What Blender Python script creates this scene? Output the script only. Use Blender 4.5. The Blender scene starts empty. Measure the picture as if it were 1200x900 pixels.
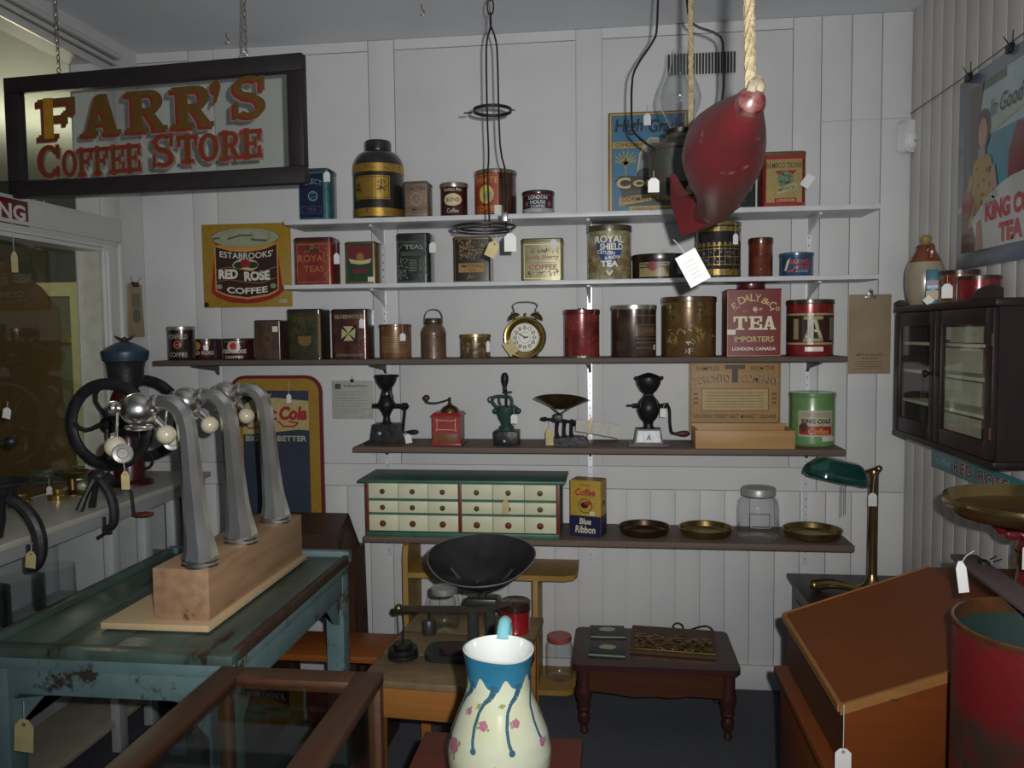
import bpy, bmesh, math, random
from math import sin, cos, pi, radians, sqrt, atan2
from mathutils import Vector, Matrix
random.seed(7)

# ------------------------------------------------------------------ camera
F_PX, YAW, PITCH, ROLL, EYE = 950.0, radians(6.9), radians(-3.6), radians(0.6), 1.54
_fw = Vector((-sin(YAW)*cos(PITCH), cos(YAW)*cos(PITCH), sin(PITCH)))
_rt0 = Vector((cos(YAW), sin(YAW), 0))
_up0 = _rt0.cross(_fw)
_rt = _rt0*cos(ROLL) - _up0*sin(ROLL)
_up = _rt0*sin(ROLL) + _up0*cos(ROLL)
CAM = Vector((0, 0, EYE))
scene = bpy.context.scene
col = scene.collection
cam_data = bpy.data.cameras.new('camera')
cam_data.sensor_fit = 'HORIZONTAL'; cam_data.sensor_width = 36.0
cam_data.lens = F_PX/1200*36.0
cam_data.clip_start = 0.02
cam = bpy.data.objects.new('camera', cam_data); col.objects.link(cam)
m = Matrix((_rt, _up, -_fw)).transposed().to_4x4(); m.translation = CAM
cam.matrix_world = m
scene.camera = cam

# ------------------------------------------------------------------ world, lights, exposure
world = bpy.data.worlds.new('world'); scene.world = world
world.use_nodes = True
_bg = world.node_tree.nodes['Background']
_bg.inputs[0].default_value = (0.80, 0.91, 1.0, 1)
_bg.inputs[1].default_value = 0.43

def light(name, kind, loc, energy, color=(1, 1, 1), **kw):
    d = bpy.data.lights.new(name, kind); d.energy = energy; d.color = color
    for k, v in kw.items(): setattr(d, k, v)
    o = bpy.data.objects.new(name, d); o.location = loc; col.objects.link(o)
    return o
# the camera's own flash, above and to the right of the lens
fl = light('camera_flash', 'SPOT', CAM + _rt*0.06 + _up*0.05, 200.0, (1.0, 0.985, 0.965),
           shadow_soft_size=0.012, spot_size=radians(104), spot_blend=1.0)
fl.rotation_euler = (_fw + _up*0.10).to_track_quat('-Z', 'Y').to_euler()

scene.view_settings.view_transform = 'Standard'
scene.view_settings.look = 'None'
scene.view_settings.exposure = 0.0
scene.view_settings.gamma = 1.0
scene.view_settings.use_curve_mapping = False

# ------------------------------------------------------------------ pixel -> place on a known plane
def ray(x, y): return _fw + _rt*((x-600)/F_PX) - _up*((y-450)/F_PX)
def PY(x, y, Y): d = ray(x, y); return CAM + d*(Y/d.y)
def PX(x, y, X): d = ray(x, y); return CAM + d*(X/d.x)
def PZ(x, y, Z): d = ray(x, y); return CAM + d*((Z-EYE)/d.z)

# ------------------------------------------------------------------ materials
def lin(c): return c/12.92 if c <= 0.04045 else ((c+0.055)/1.055)**2.4
def C(h, k=1.0):
    h = h.lstrip('#')
    c = [lin(int(h[i:i+2], 16)/255)*k for i in (0, 2, 4)]; y = 0.3*c[0]+0.6*c[1]+0.1*c[2]
    return tuple(min(0.92, v*0.92+y*0.08) for v in c) + (1,)
MATS = {}
def mat(name, c1=None, c2=None, rough=0.5, metal=0.0, scale=18.0, lo=0.35, hi=0.65, bump=0.0, bscale=60.0,
        stretch=(1, 1, 1), coat=0.0, spec=0.5, kind='noise', detail=4.0, emis=None, wear=None):
    if name in MATS: return MATS[name]
    M = bpy.data.materials.new(name); M.use_nodes = True; MATS[name] = M
    nt = M.node_tree; N, L = nt.nodes, nt.links
    b = N['Principled BSDF']
    if isinstance(c1, str): c1 = C(c1)
    if isinstance(c2, str): c2 = C(c2)
    if c2 is None: c2 = tuple(v*0.84 for v in c1[:3]) + (1,)
    tc = N.new('ShaderNodeTexCoord'); mp = N.new('ShaderNodeMapping')
    L.new(tc.outputs['Object'], mp.inputs[0]); mp.inputs['Scale'].default_value = stretch
    if kind == 'wood':
        tx = N.new('ShaderNodeTexWave'); tx.wave_type = 'BANDS'; tx.bands_direction = 'DIAGONAL'
        tx.inputs['Scale'].default_value = scale; tx.inputs['Distortion'].default_value = 7.0
        tx.inputs['Detail'].default_value = 3.0; tx.inputs['Detail Scale'].default_value = 1.6
        fac = tx.outputs['Fac'] if 'Fac' in tx.outputs else tx.outputs[1]
    else:
        tx = N.new('ShaderNodeTexNoise'); tx.inputs['Scale'].default_value = scale
        tx.inputs['Detail'].default_value = detail
        fac = tx.outputs['Fac'] if 'Fac' in tx.outputs else tx.outputs[0]
    L.new(mp.outputs[0], tx.inputs['Vector'])
    cr = N.new('ShaderNodeValToRGB'); e = cr.color_ramp.elements
    e[0].position, e[0].color = lo, c1; e[1].position, e[1].color = hi, c2
    L.new(fac, cr.inputs[0]); colour = cr.outputs[0]
    if wear:      # chips that show the ground under the paint: (colour, scale, threshold)
        n3 = N.new('ShaderNodeTexNoise'); n3.inputs['Scale'].default_value = wear[1]; n3.inputs['Detail'].default_value = 8; n3.inputs['Roughness'].default_value = .7
        L.new(mp.outputs[0], n3.inputs['Vector']); r3 = N.new('ShaderNodeValToRGB'); r3.color_ramp.elements[0].position = wear[2]; r3.color_ramp.elements[1].position = wear[2]+.04
        mx = N.new('ShaderNodeMix'); mx.data_type = 'RGBA'; L.new(n3.outputs[0], r3.inputs[0]); L.new(r3.outputs[0], mx.inputs[0]); L.new(colour, mx.inputs[6]); mx.inputs[7].default_value = C(wear[0], 1.3)
        colour = mx.outputs[2]
    L.new(colour, b.inputs['Base Color'])
    b.inputs['Roughness'].default_value = rough; b.inputs['Metallic'].default_value = metal
    b.inputs['Specular IOR Level'].default_value = spec
    if coat: b.inputs['Coat Weight'].default_value = coat; b.inputs['Coat Roughness'].default_value = 0.16
    if bump:
        n2 = N.new('ShaderNodeTexNoise'); n2.inputs['Scale'].default_value = bscale; n2.inputs['Detail'].default_value = 3
        L.new(mp.outputs[0], n2.inputs['Vector'])
        bp = N.new('ShaderNodeBump'); bp.inputs['Strength'].default_value = bump; bp.inputs['Distance'].default_value = 0.01
        L.new(n2.outputs[0], bp.inputs['Height']); L.new(bp.outputs[0], b.inputs['Normal'])
    if emis:
        b.inputs['Emission Color'].default_value = C(emis[0]); b.inputs['Emission Strength'].default_value = emis[1]
    return M
def ink(h, rough=0.45, k=1.45, metal=0.0):
    "printed or painted flat colour, as seen under the flash; k lifts it to the pigment's own lightness"
    return mat('paint_%s_%g_%g' % (h.strip('#'), rough, metal), C(h, k), C(h, k*0.86), rough, metal, scale=40)
def tinpaint(h, h2=None, rough=0.25, k=1.45, metal=0.3, bump=0.04, scale=30, lo=.4, hi=.6):
    "lithographed tinplate with slight dents and rubs"
    return mat('tin_%s_%s_%g' % (h.strip('#'), (h2 or '').strip('#'), rough), C(h, k), C(h2 or h, k*(1 if h2 else .8)),
               rough, metal, scale=scale, lo=lo, hi=hi, bump=bump, bscale=16, spec=0.6, coat=0.7)
def woodm(name, h1, h2, k=1.45, rough=0.45, scale=6.0, stretch=(1, 1, 1), bump=0.08, coat=0.0):
    a, b = C(h1, k), C(h2, k); b = tuple(p*.45+q*.55 for p, q in zip(a, b))
    return mat(name, a, b, rough, 0, scale=scale*1.6, lo=0.3, hi=0.7, stretch=tuple(q if q < 1 else q*3.2 for q in stretch), detail=7, bump=bump, bscale=90, spec=0.3)
def glassm(name, tint=(1, 1, 1), rough=0.02, amount=1.0, ior=1.45):
    "thin clear glass: light passes, the surface mirrors by Fresnel"
    if name in MATS: return MATS[name]
    M = bpy.data.materials.new(name); M.use_nodes = True; MATS[name] = M
    nt = M.node_tree; N, L = nt.nodes, nt.links
    N.remove(N['Principled BSDF']); out = N['Material Output']
    tr = N.new('ShaderNodeBsdfTransparent'); tr.inputs[0].default_value = (*tint, 1)
    gl = N.new('ShaderNodeBsdfGlossy'); gl.inputs['Roughness'].default_value = rough
    fr = N.new('ShaderNodeLayerWeight'); fr.inputs[0].default_value = 0.5
    pw = N.new('ShaderNodeMath'); pw.operation = 'POWER'; pw.inputs[1].default_value = 4.0
    mu = N.new('ShaderNodeMath'); mu.operation = 'MULTIPLY_ADD'; mu.inputs[1].default_value = 0.60*amount; mu.inputs[2].default_value = 0.03*amount
    mx = N.new('ShaderNodeMixShader')
    tcn = N.new('ShaderNodeTexCoord'); nz = N.new('ShaderNodeTexNoise'); nz.inputs['Scale'].default_value = 8
    bp = N.new('ShaderNodeBump'); bp.inputs['Strength'].default_value = 0.03
    L.new(tcn.outputs['Object'], nz.inputs['Vector']); L.new(nz.outputs[0], bp.inputs['Height']); L.new(bp.outputs[0], gl.inputs['Normal'])
    L.new(fr.outputs['Facing'], pw.inputs[0]); L.new(pw.outputs[0], mu.inputs[0]); L.new(mu.outputs[0], mx.inputs[0])
    L.new(tr.outputs[0], mx.inputs[1]); L.new(gl.outputs[0], mx.inputs[2]); L.new(mx.outputs[0], out.inputs[0])
    return M

# ------------------------------------------------------------------ mesh kit
class MB:
    "collects shapes; build() links them as one mesh object"
    def __init__(s): s.v = []; s.f = []
    def add(s, vs, fs):
        o = len(s.v); s.v += [tuple(p) for p in vs]; s.f += [tuple(i+o for i in f) for f in fs]; return s
    def box(s, x0, x1, y0, y1, z0, z1, bev=0.0):
        if bev <= 0:
            return s.add([(x0,y0,z0),(x1,y0,z0),(x1,y1,z0),(x0,y1,z0),(x0,y0,z1),(x1,y0,z1),(x1,y1,z1),(x0,y1,z1)],
                         [(0,3,2,1),(4,5,6,7),(0,1,5,4),(1,2,6,5),(2,3,7,6),(3,0,4,7)])
        bm = bmesh.new(); bmesh.ops.create_cube(bm, size=1)
        for q in bm.verts: q.co = ((x0+x1)/2+q.co.x*(x1-x0), (y0+y1)/2+q.co.y*(y1-y0), (z0+z1)/2+q.co.z*(z1-z0))
        bmesh.ops.bevel(bm, geom=bm.edges[:], offset=bev, segments=2, affect='EDGES', profile=0.5)
        bm.verts.index_update()
        s.add([q.co.copy() for q in bm.verts], [[q.index for q in f.verts] for f in bm.faces]); bm.free(); return s
    def hexa(s, bot, top):
        return s.add(list(bot)+list(top), [(3,2,1,0),(4,5,6,7),(0,1,5,4),(1,2,6,5),(2,3,7,6),(3,0,4,7)])
    def lathe(s, prof, n=28, c=(0, 0, 0), axis='z', close=False, a0=0.0, a1=2*pi, sx=1.0, sy=1.0):
        full = abs(a1-a0) > 2*pi-1e-4; m = n if full else n+1
        vs = []
        for r, z in prof:
            for i in range(m):
                a = a0+(a1-a0)*i/n
                x, y = r*cos(a)*sx, r*sin(a)*sy
                p = (x, y, z) if axis == 'z' else ((z, x, y) if axis == 'x' else (x, z, y))
                vs.append((p[0]+c[0], p[1]+c[1], p[2]+c[2]))
        fs = []; k = len(prof); ring = list(range(k)) + ([0] if close else [])
        for j in range(len(ring)-1):
            A, B = ring[j]*m, ring[j+1]*m
            for i in range(n):
                i2 = (i+1) % m
                f = (A+i, A+i2, B+i2, B+i)
                fs.append(f if axis != 'y' else f[::-1])
        return s.add(vs, fs)
    def ball(s, c, r, n=14, sc=(1, 1, 1)):
        prof = [(max(1e-5, r*sin(pi*i/(n//2+2)))*1.0, -r*cos(pi*i/(n//2+2))) for i in range(n//2+3)]
        o = MB().lathe(prof, n); s.add([(p[0]*sc[0]+c[0], p[1]*sc[1]+c[1], p[2]*sc[2]+c[2]) for p in o.v], o.f); return s
    def tube(s, pts, r, n=8, closed=False, smooth=0, sq=None):
        pts = [Vector(p) for p in pts]; rr = r if isinstance(r, (list, tuple)) else [r]*len(pts)
        rr = list(rr)
        for _ in range(smooth):
            np_, nr = [], []
            K = len(pts)
            for i in range(K if closed else K-1):
                a, b = pts[i], pts[(i+1) % K]; ra, rb = rr[i], rr[(i+1) % K]
                if not closed and i == 0: np_.append(a); nr.append(ra)
                np_ += [a*.75+b*.25, a*.25+b*.75]; nr += [ra*.75+rb*.25, ra*.25+rb*.75]
                if not closed and i == K-2: np_.append(b); nr.append(rb)
            pts, rr = np_, nr
        K = len(pts); up = None; vs = []
        for i in range(K):
            if closed: t = pts[(i+1) % K]-pts[i-1]
            else: t = pts[min(i+1, K-1)]-pts[max(i-1, 0)]
            if t.length < 1e-9: t = Vector((0, 0, 1))
            t.normalize()
            if up is None: up = Vector((0, 0, 1)) if abs(t.z) < .9 else Vector((0, 1, 0))
            u = (up - t*up.dot(t)); u = u.normalized() if u.length > 1e-6 else t.orthogonal().normalized()
            w = t.cross(u); up = u
            for k in range(n):
                a = 2*pi*k/n + (pi/n if sq else 0)
                vs.append(pts[i] + u*(cos(a)*rr[i]*(sq[0] if sq else 1)) + w*(sin(a)*rr[i]*(sq[1] if sq else 1)))
        fs = []
        for i in range(K if closed else K-1):
            A, B = i*n, ((i+1) % K)*n
            for k in range(n): fs.append((A+k, A+(k+1) % n, B+(k+1) % n, B+k))
        if not closed: fs += [tuple(range(n))[::-1], tuple(range((K-1)*n, K*n))]
        return s.add(vs, fs)
    def prism(s, poly, h0, h1, plane='xz'):
        "polygon in the plane pulled from h0 to h1 along the third axis"
        def p(a, b, h): return {'xz': (a, h, b), 'xy': (a, b, h), 'yz': (h, a, b)}[plane]
        n = len(poly)
        vs = [p(a, b, h0) for a, b in poly] + [p(a, b, h1) for a, b in poly]
        fs = [tuple(range(n)), tuple(range(2*n-1, n-1, -1))] + [(i, n+i, n+(i+1) % n, (i+1) % n) for i in range(n)]
        return s.add(vs, fs)
    def grid(s, fn, nu, nv):
        vs = [fn(i/nu, j/nv) for j in range(nv+1) for i in range(nu+1)]
        return s.add(vs, [(j*(nu+1)+i, j*(nu+1)+i+1, (j+1)*(nu+1)+i+1, (j+1)*(nu+1)+i) for j in range(nv) for i in range(nu)])
    def move(s, d, rot=None):
        d = Vector(d); s.v = [tuple((rot @ Vector(p) if rot else Vector(p)) + d) for p in s.v]; return s
    def join(s, o): return s.add(o.v, o.f)
    def mesh(s, name, smooth=35):
        me = bpy.data.meshes.new(name); me.from_pydata(s.v, [], s.f); me.validate(clean_customdata=False)
        bm = bmesh.new(); bm.from_mesh(me); bmesh.ops.recalc_face_normals(bm, faces=bm.faces[:]); bm.to_mesh(me); bm.free()
        if smooth:
            me.shade_smooth(); me.set_sharp_from_angle(angle=radians(smooth))
        return me
    def build(s, name, material, parent=None, loc=None, rot=None, smooth=35, label=None):
        me = s.mesh(name, smooth); me.materials.append(material)
        return link(name, me, parent, loc, rot, label)
def link(name, me, parent=None, loc=None, rot=None, label=None):
    o = bpy.data.objects.new(name, me); col.objects.link(o)
    if parent: o.parent = parent
    if loc is not None: o.location = loc
    if rot is not None: o.rotation_euler = rot
    if label: o['label'] = label
    return o
def thing(name, label, cat, loc=(0, 0, 0), rotz=0.0, group=None, rot=None):
    o = bpy.data.objects.new(name, None); col.objects.link(o); o.empty_display_size = 0.05
    o.location = loc; o.rotation_euler = rot or (0, 0, rotz)
    return mark(o, label, cat, group)
def mark(o, label, cat, group=None):
    o['label'] = label; o['category'] = cat
    if group: o['group'] = group
    return o
def struct(name, mb, material, parent=None, smooth=35, label=None):
    o = mb.build(name, material, parent, smooth=smooth)
    o['kind'] = 'structure'
    if label: o['label'] = label
    return o

# lettering -----------------------------------------------------------------
_tc = {}
def text2d(s, bold=0.0, shear=0.0, space=1.0):
    key = (s, bold, shear, space)
    if key not in _tc:
        cu = bpy.data.curves.new('text', 'FONT'); cu.body = s; cu.size = 1.0; cu.resolution_u = 3
        cu.offset = bold; cu.shear = shear; cu.space_character = space; cu.fill_mode = 'FRONT' if hasattr(cu, 'fill_mode') else 'FRONT'
        ob = bpy.data.objects.new('text', cu)
        me = bpy.data.meshes.new_from_object(ob)
        vs = [(p.co.x, p.co.y) for p in me.vertices]; fs = [tuple(p.vertices) for p in me.polygons]
        bpy.data.objects.remove(ob); bpy.data.curves.remove(cu); bpy.data.meshes.remove(me)
        xs = [p[0] for p in vs]; ys = [p[1] for p in vs]
        x0, x1, y0, y1 = min(xs), max(xs), min(ys), max(ys)
        vs = [((x-x0)/(x1-x0), (y-y0)/(y1-y0)) for x, y in vs]
        _tc[key] = (vs, fs, (x1-x0)/(y1-y0))
    return _tc[key]
def write(mb, surf, s, cx, cz, w, h, bold=0.01, shear=0.0, arc=0.0, wave=0.0, rot=0.0, space=1.0):
    "letters of box w x h centred on (cx,cz), mapped on surf(u,v); arc lifts the middle, wave tilts it as an S"
    vs, fs, _ = text2d(s, bold, shear, space)
    out = []
    for x, y in vs:
        u = (x-0.5)*w; v = (y-0.5)*h + arc*(1-(2*x-1)**2) + wave*sin((2*x-1)*pi)
        if rot: u, v = u*cos(rot)-v*sin(rot), u*sin(rot)+v*cos(rot)
        out.append(surf(cx+u, cz+v))
    return mb.add(out, fs)
def flat(y=0.0): return lambda u, v: (u, y, v)
def round_(r, cy=0.0, sx=1.0): return lambda u, v: (r*sx*sin(u/r), cy - r*cos(u/r), v)
def patch(mb, surf, poly):
    "convex polygon patch, cut into columns so that it follows the surface"
    us = [p[0] for p in poly]; u0, u1 = min(us), max(us); n = 12
    def cut(u):
        zs = []
        for i in range(len(poly)):
            (a, b), (c, d) = poly[i], poly[(i+1) % len(poly)]
            if (a-u)*(c-u) <= 0 and abs(a-c) > 1e-9: zs.append(b+(d-b)*(u-a)/(c-a))
            elif abs(a-u) < 1e-9: zs.append(b)
        return (min(zs), max(zs)) if zs else (0, 0)
    prev = None
    for i in range(n+1):
        u = u0+(u1-u0)*(min(.9999, max(.0001, i/n))); lo, hi = cut(u)
        cur = (surf(u, lo), surf(u, hi))
        if prev: mb.add([prev[0], cur[0], cur[1], prev[1]], [(0, 1, 2, 3)])
        prev = cur
    return mb
def rect(mb, surf, u0, u1, v0, v1): return patch(mb, surf, [(u0, v0), (u1, v0), (u1, v1), (u0, v1)])
def disc(mb, surf, cu, cv, ru, rv=None, n=20): 
    rv = rv or ru
    return patch(mb, surf, [(cu+ru*cos(2*pi*i/n), cv+rv*sin(2*pi*i/n)) for i in range(n)])
def ringp(mb, surf, cu, cv, r, w, n=24, sv=1.0):
    for i in range(n):
        a, b = 2*pi*i/n, 2*pi*(i+1)/n
        mb.add([surf(cu+(r)*cos(a), cv+r*sv*sin(a)), surf(cu+r*cos(b), cv+r*sv*sin(b)),
                surf(cu+(r-w)*cos(b), cv+(r-w)*sv*sin(b)), surf(cu+(r-w)*cos(a), cv+(r-w)*sv*sin(a))], [(0, 1, 2, 3)])
    return mb
def frame(mb, surf, u0, u1, v0, v1, w):
    rect(mb, surf, u0, u1, v0, v0+w); rect(mb, surf, u0, u1, v1-w, v1)
    rect(mb, surf, u0, u0+w, v0+w, v1-w); rect(mb, surf, u1-w, u1, v0+w, v1-w); return mb
def stroke(mb, surf, pts, w):
    for i in range(len(pts)-1):
        (a, b), (c, d) = pts[i], pts[i+1]
        L = sqrt((c-a)**2+(d-b)**2) or 1e-9; nx, ny = -(d-b)/L*w/2, (c-a)/L*w/2
        mb.add([surf(a+nx, b+ny), surf(c+nx, d+ny), surf(c-nx, d-ny), surf(a-nx, b-ny)], [(0, 1, 2, 3)])
    return mb

def slab(ch):
    "slab-serif capitals as convex polygons in a unit box"
    B = lambda x0, x1, y0, y1: [(x0, y0), (x1, y0), (x1, y1), (x0, y1)]
    def arc(cx, cy, rx, ry, wx, wy, a0, a1, n=10):
        o = []
        for i in range(n):
            a, b = radians(a0+(a1-a0)*i/n), radians(a0+(a1-a0)*(i+1)/n)
            o.append([(cx+rx*cos(a), cy+ry*sin(a)), (cx+rx*cos(b), cy+ry*sin(b)), (cx+(rx-wx)*cos(b), cy+(ry-wy)*sin(b)), (cx+(rx-wx)*cos(a), cy+(ry-wy)*sin(a))])
        return o
    stem = [B(.14, .40, 0, 1), B(0, .54, 0, .13), B(0, .5, .87, 1)]
    if ch == 'F': return stem[:2]+[B(0, .98, .85, 1), [(.80, .62), (.98, .55), (.98, 1), (.80, .9)], B(.4, .76, .44, .58), B(.66, .78, .34, .68)]
    if ch == 'E': return [B(.14, .40, 0, 1), B(0, .98, 0, .15), B(0, .98, .85, 1), [(.80, .62), (.98, .58), (.98, 1), (.80, .9)], [(.80, .1), (.98, 0), (.98, .42), (.80, .38)], B(.4, .74, .44, .58), B(.64, .76, .34, .68)]
    if ch == 'A': return [[(.10, 0), (.30, 0), (.58, 1), (.40, 1)], [(.64, 0), (.92, 0), (.66, 1), (.42, 1)], B(.25, .75, .24, .36), B(0, .42, 0, .12), B(.56, 1, 0, .12)]
    if ch == 'R': return stem+[B(.3, .6, .86, 1), B(.3, .6, .44, .58)]+arc(.58, .72, .34, .28, .24, .13, -90, 90)+[[(.44, .5), (.66, .5), (.94, .1), (.70, .06)], B(.66, 1.02, 0, .13)]
    if ch == 'S': return arc(.5, .73, .44, .27, .22, .13, 40, 250)+arc(.5, .27, .46, .28, .24, .13, -140, 70)+[[(.30, .46), (.62, .40), (.72, .56), (.36, .62)], B(.80, .94, .62, .98), B(.06, .2, .02, .38)]
    if ch == 'C': return arc(.52, .5, .50, .5, .25, .14, 35, 325, 16)+[B(.82, .97, .6, .98), B(.82, .95, .04, .34)]
    if ch == 'O': return arc(.5, .5, .5, .5, .25, .14, 0, 360, 20)
    if ch == 'T': return [B(.36, .64, 0, 1), B(.2, .8, 0, .13), B(0, 1, .85, 1), [(0, .58), (.16, .64), (.16, 1), (0, 1)], [(.84, .64), (1, .58), (1, 1), (.84, 1)]]
    if ch == "'": return arc(.5, .82, .42, .17, .40, .16, 0, 360, 10)+[[(.5, .66), (.92, .80), (.5, .45), (.3, .42)]]
    return []
def slabword(word, x0, z0, wd, hts, gap=.06, tilt_=0.0):
    adv = {"'": .42}; tot = sum(adv.get(c, 1.0) for c in word)+gap*(len(word)-1)*1.0
    u = wd/tot; out = []; x = x0
    for i, c in enumerate(word):
        a = adv.get(c, 1.0)*u; hc = hts[i] if isinstance(hts, (list, tuple)) else hts
        for p in slab(c): out.append([(x+px*a, z0+pz*hc+(x+px*a)*tilt_) for px, pz in p])
        x += a+gap*u
    return out

# ================================================================== the room
BY, LX, RX, CZ = 3.5, -2.11, 1.21, 2.81      # back wall, left wall, right wall, ceiling
WHITE = mat('wall_white_paint', (0.60, 0.60, 0.60, 1), (0.56, 0.565, 0.57, 1), 0.55, scale=5, bump=0.06, bscale=25)
TRIMW = mat('trim_white_gloss', (0.60, 0.605, 0.60, 1), (0.55, 0.56, 0.555, 1), 0.38, scale=6, bump=0.05, bscale=20)
GREYW = mat('wall_grey_paint', (0.58, 0.565, 0.53, 1), (0.53, 0.515, 0.485, 1), 0.6, scale=5, bump=0.06, bscale=25)
CEILM = mat('ceiling_paint', (0.66, 0.68, 0.72, 1), (0.62, 0.64, 0.68, 1), 0.7, scale=3, bump=0.1, bscale=40)
CARPET = mat('carpet_slate', (0.085, 0.090, 0.105, 1), (0.150, 0.158, 0.178, 1), 0.95, scale=240, lo=.3, hi=.7, bump=0.9, bscale=320, spec=0.1)
DARKV = mat('void_dark', (0.03, 0.03, 0.028, 1), None, 0.8)

struct('floor', MB().box(-5.2, RX+.15, -2.5, 6.2, -0.08, 0.0), CARPET)
struct('ceiling', MB().box(-5.2, RX+.15, -2.5, 6.2, CZ, CZ+0.08), CEILM)
wb = struct('wall_back', MB().box(LX-.02, RX+.1, BY+.012, BY+.1, 0, CZ), WHITE)
def WX(px): return PY(px, 300, BY).x
G = 0.0013
def wpiece(name, parent, x0, x1, z0, z1, m_=WHITE, t=0.0, bev=0.0):
    return MB().box(x0+G, x1-G, BY-t, BY+.0125, z0+G, z1-G, bev).build(name, m_, parent)
ZR1, ZR0, ZT = 0.962, 0.862, 2.765
cuts = [(LX, 228, 'panel'), (228, 257, 'stile'), (257, 436, 'panel'), (436, 466, 'stile'), (466, 676, 'panel'),
        (676, 706, 'stile'), (706, 927, 'panel'), (927, 960, 'stile'), (960, 995, 'board'), (995, 1030, 'board'), (1030, RX, 'board')]
for a, b, nm in cuts:
    x0 = a if a == LX else WX(a); x1 = b if b == RX else WX(b)
    if nm == 'board':
        wpiece('board', wb, x0, x1, ZR1-.1, CZ, bev=0.0015)
        continue
    wpiece(nm, wb, x0, x1, ZR1, ZT if nm == 'panel' else CZ, bev=0.0015, t=0.0 if nm == 'stile' else -0.001)
for a, b in ((LX, WX(228)), (WX(257), WX(436)), (WX(466), WX(676)), (WX(706), WX(927))):
    wpiece('top_rail', wb, a, b, ZT, CZ)
wpiece('middle_rail', wb, LX, WX(960), ZR0, ZR1)
x = LX
wid = (RX-LX)/32
for i in range(32):
    wpiece('board', wb, LX+i*wid, LX+(i+1)*wid, 0.105, ZR0, bev=0.0008)
struct('baseboard_back', MB().box(LX, RX, BY-.012, BY+.012, 0, 0.105, .002), WHITE)

# right wall of narrow beaded boards
wr = struct('wall_right', MB().box(RX+.012, RX+.1, -2.5, BY+.05, 0, CZ), GREYW)
w2 = 0.0985
for i in range(14):
    y1 = BY-i*w2
    MB().box(RX, RX+.0125, y1-w2+.001, y1-.001, 0.0, CZ, 0.002).build('board', GREYW, wr)

# left wall: shop window with transom above
wl = struct('wall_left', MB().box(LX-.1, LX, 3.30, BY+.05, 0, CZ)
            .box(LX-.1, LX, -2.5, 3.30, 2.66, CZ).box(LX-.1, LX, -2.5, 3.30, 0, 0.90)
            .box(LX-.1, LX, -2.5, 0.9, 0.90, 2.66), WHITE)
t1 = MB()
t1.box(LX-.005, LX+.012, 3.19, 3.315, 0.9, 2.66, .002).box(LX, LX+.02, 3.205, 3.228, 0.9, 1.90, .004).box(LX, LX+.024, 3.285, 3.312, 0.9, 1.94, .004)
struct('trim_1', t1, TRIMW)
t2 = MB().box(LX-.1, LX+.017, 0.9, 3.316, 1.925, 2.045, .003).box(LX-.09, LX+.022, .9, 3.30, 1.945, 1.960, .003).box(LX-.09, LX+.016, .9, 3.25, 1.915, 1.926).box(LX-.08, LX+.009, .9, 3.24, 1.898, 1.914)
struct('trim_2', t2, TRIMW)
t3 = MB().box(LX-.005, LX+.015, .9, 3.315, 2.66, 2.69, .003).box(LX, LX+.03, .9, 3.315, 2.695, 2.712, .004).box(LX, LX+.05, .9, 3.315, 2.718, 2.74, .005)
struct('trim_3', t3, TRIMW)
struct('trim_4', MB().box(LX-.095, LX+.01, 3.17, 3.30, 2.045, 2.66), TRIMW)
struct('trim_5', MB().box(LX-.095, LX+.0, 3.17, 3.30, 0.9, 1.90), mat('jamb_cream', (.52, .52, .44, 1), None, .5))
GL = glassm('window_glass', (0.86, 0.88, 0.80), 0.01, 1.0, 1.5)
w1 = struct('window_1', MB().box(LX-.098, LX-.085, .9, 3.19, 0.9, 0.93).box(LX-.098, LX-.085, 3.16, 3.19, .93, 1.9), TRIMW)
MB().box(LX-.094, LX-.090, .9, 3.17, 0.93, 1.9).build('pane', GL, w1)
w2_ = struct('window_2', MB().box(LX-.098, LX-.085, .9, 3.19, 2.045, 2.06), TRIMW)
MB().box(LX-.094, LX-.090, .9, 3.17, 2.06, 2.66).build('pane', GL, w2_)

# the next room, seen through the glass
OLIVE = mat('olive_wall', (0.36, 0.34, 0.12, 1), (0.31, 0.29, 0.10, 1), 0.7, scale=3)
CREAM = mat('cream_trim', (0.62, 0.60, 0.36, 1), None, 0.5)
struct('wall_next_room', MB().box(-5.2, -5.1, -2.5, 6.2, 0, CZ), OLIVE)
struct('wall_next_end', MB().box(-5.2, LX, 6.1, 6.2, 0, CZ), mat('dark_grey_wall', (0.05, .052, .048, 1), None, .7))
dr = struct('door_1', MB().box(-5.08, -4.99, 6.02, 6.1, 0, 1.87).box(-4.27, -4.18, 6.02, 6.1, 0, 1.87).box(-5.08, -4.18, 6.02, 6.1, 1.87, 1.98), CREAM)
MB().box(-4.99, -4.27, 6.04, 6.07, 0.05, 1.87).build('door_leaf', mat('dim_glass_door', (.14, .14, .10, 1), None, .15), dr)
MB().box(-4.60, -4.52, 5.99, 6.03, 0.6, 1.75).box(-4.45, -4.27, 5.99, 6.03, 1.50, 1.54).build('door_bar', mat('brass_bar', (.55, .40, .12, 1), None, .25, 1.0), dr)
light('next_room_fill', 'POINT', (-3.3, 4.4, 2.2), 32.0, (1.0, .92, .72), shadow_soft_size=.15)  # added point light without a fixture, brightens the otherwise dark next room
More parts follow.
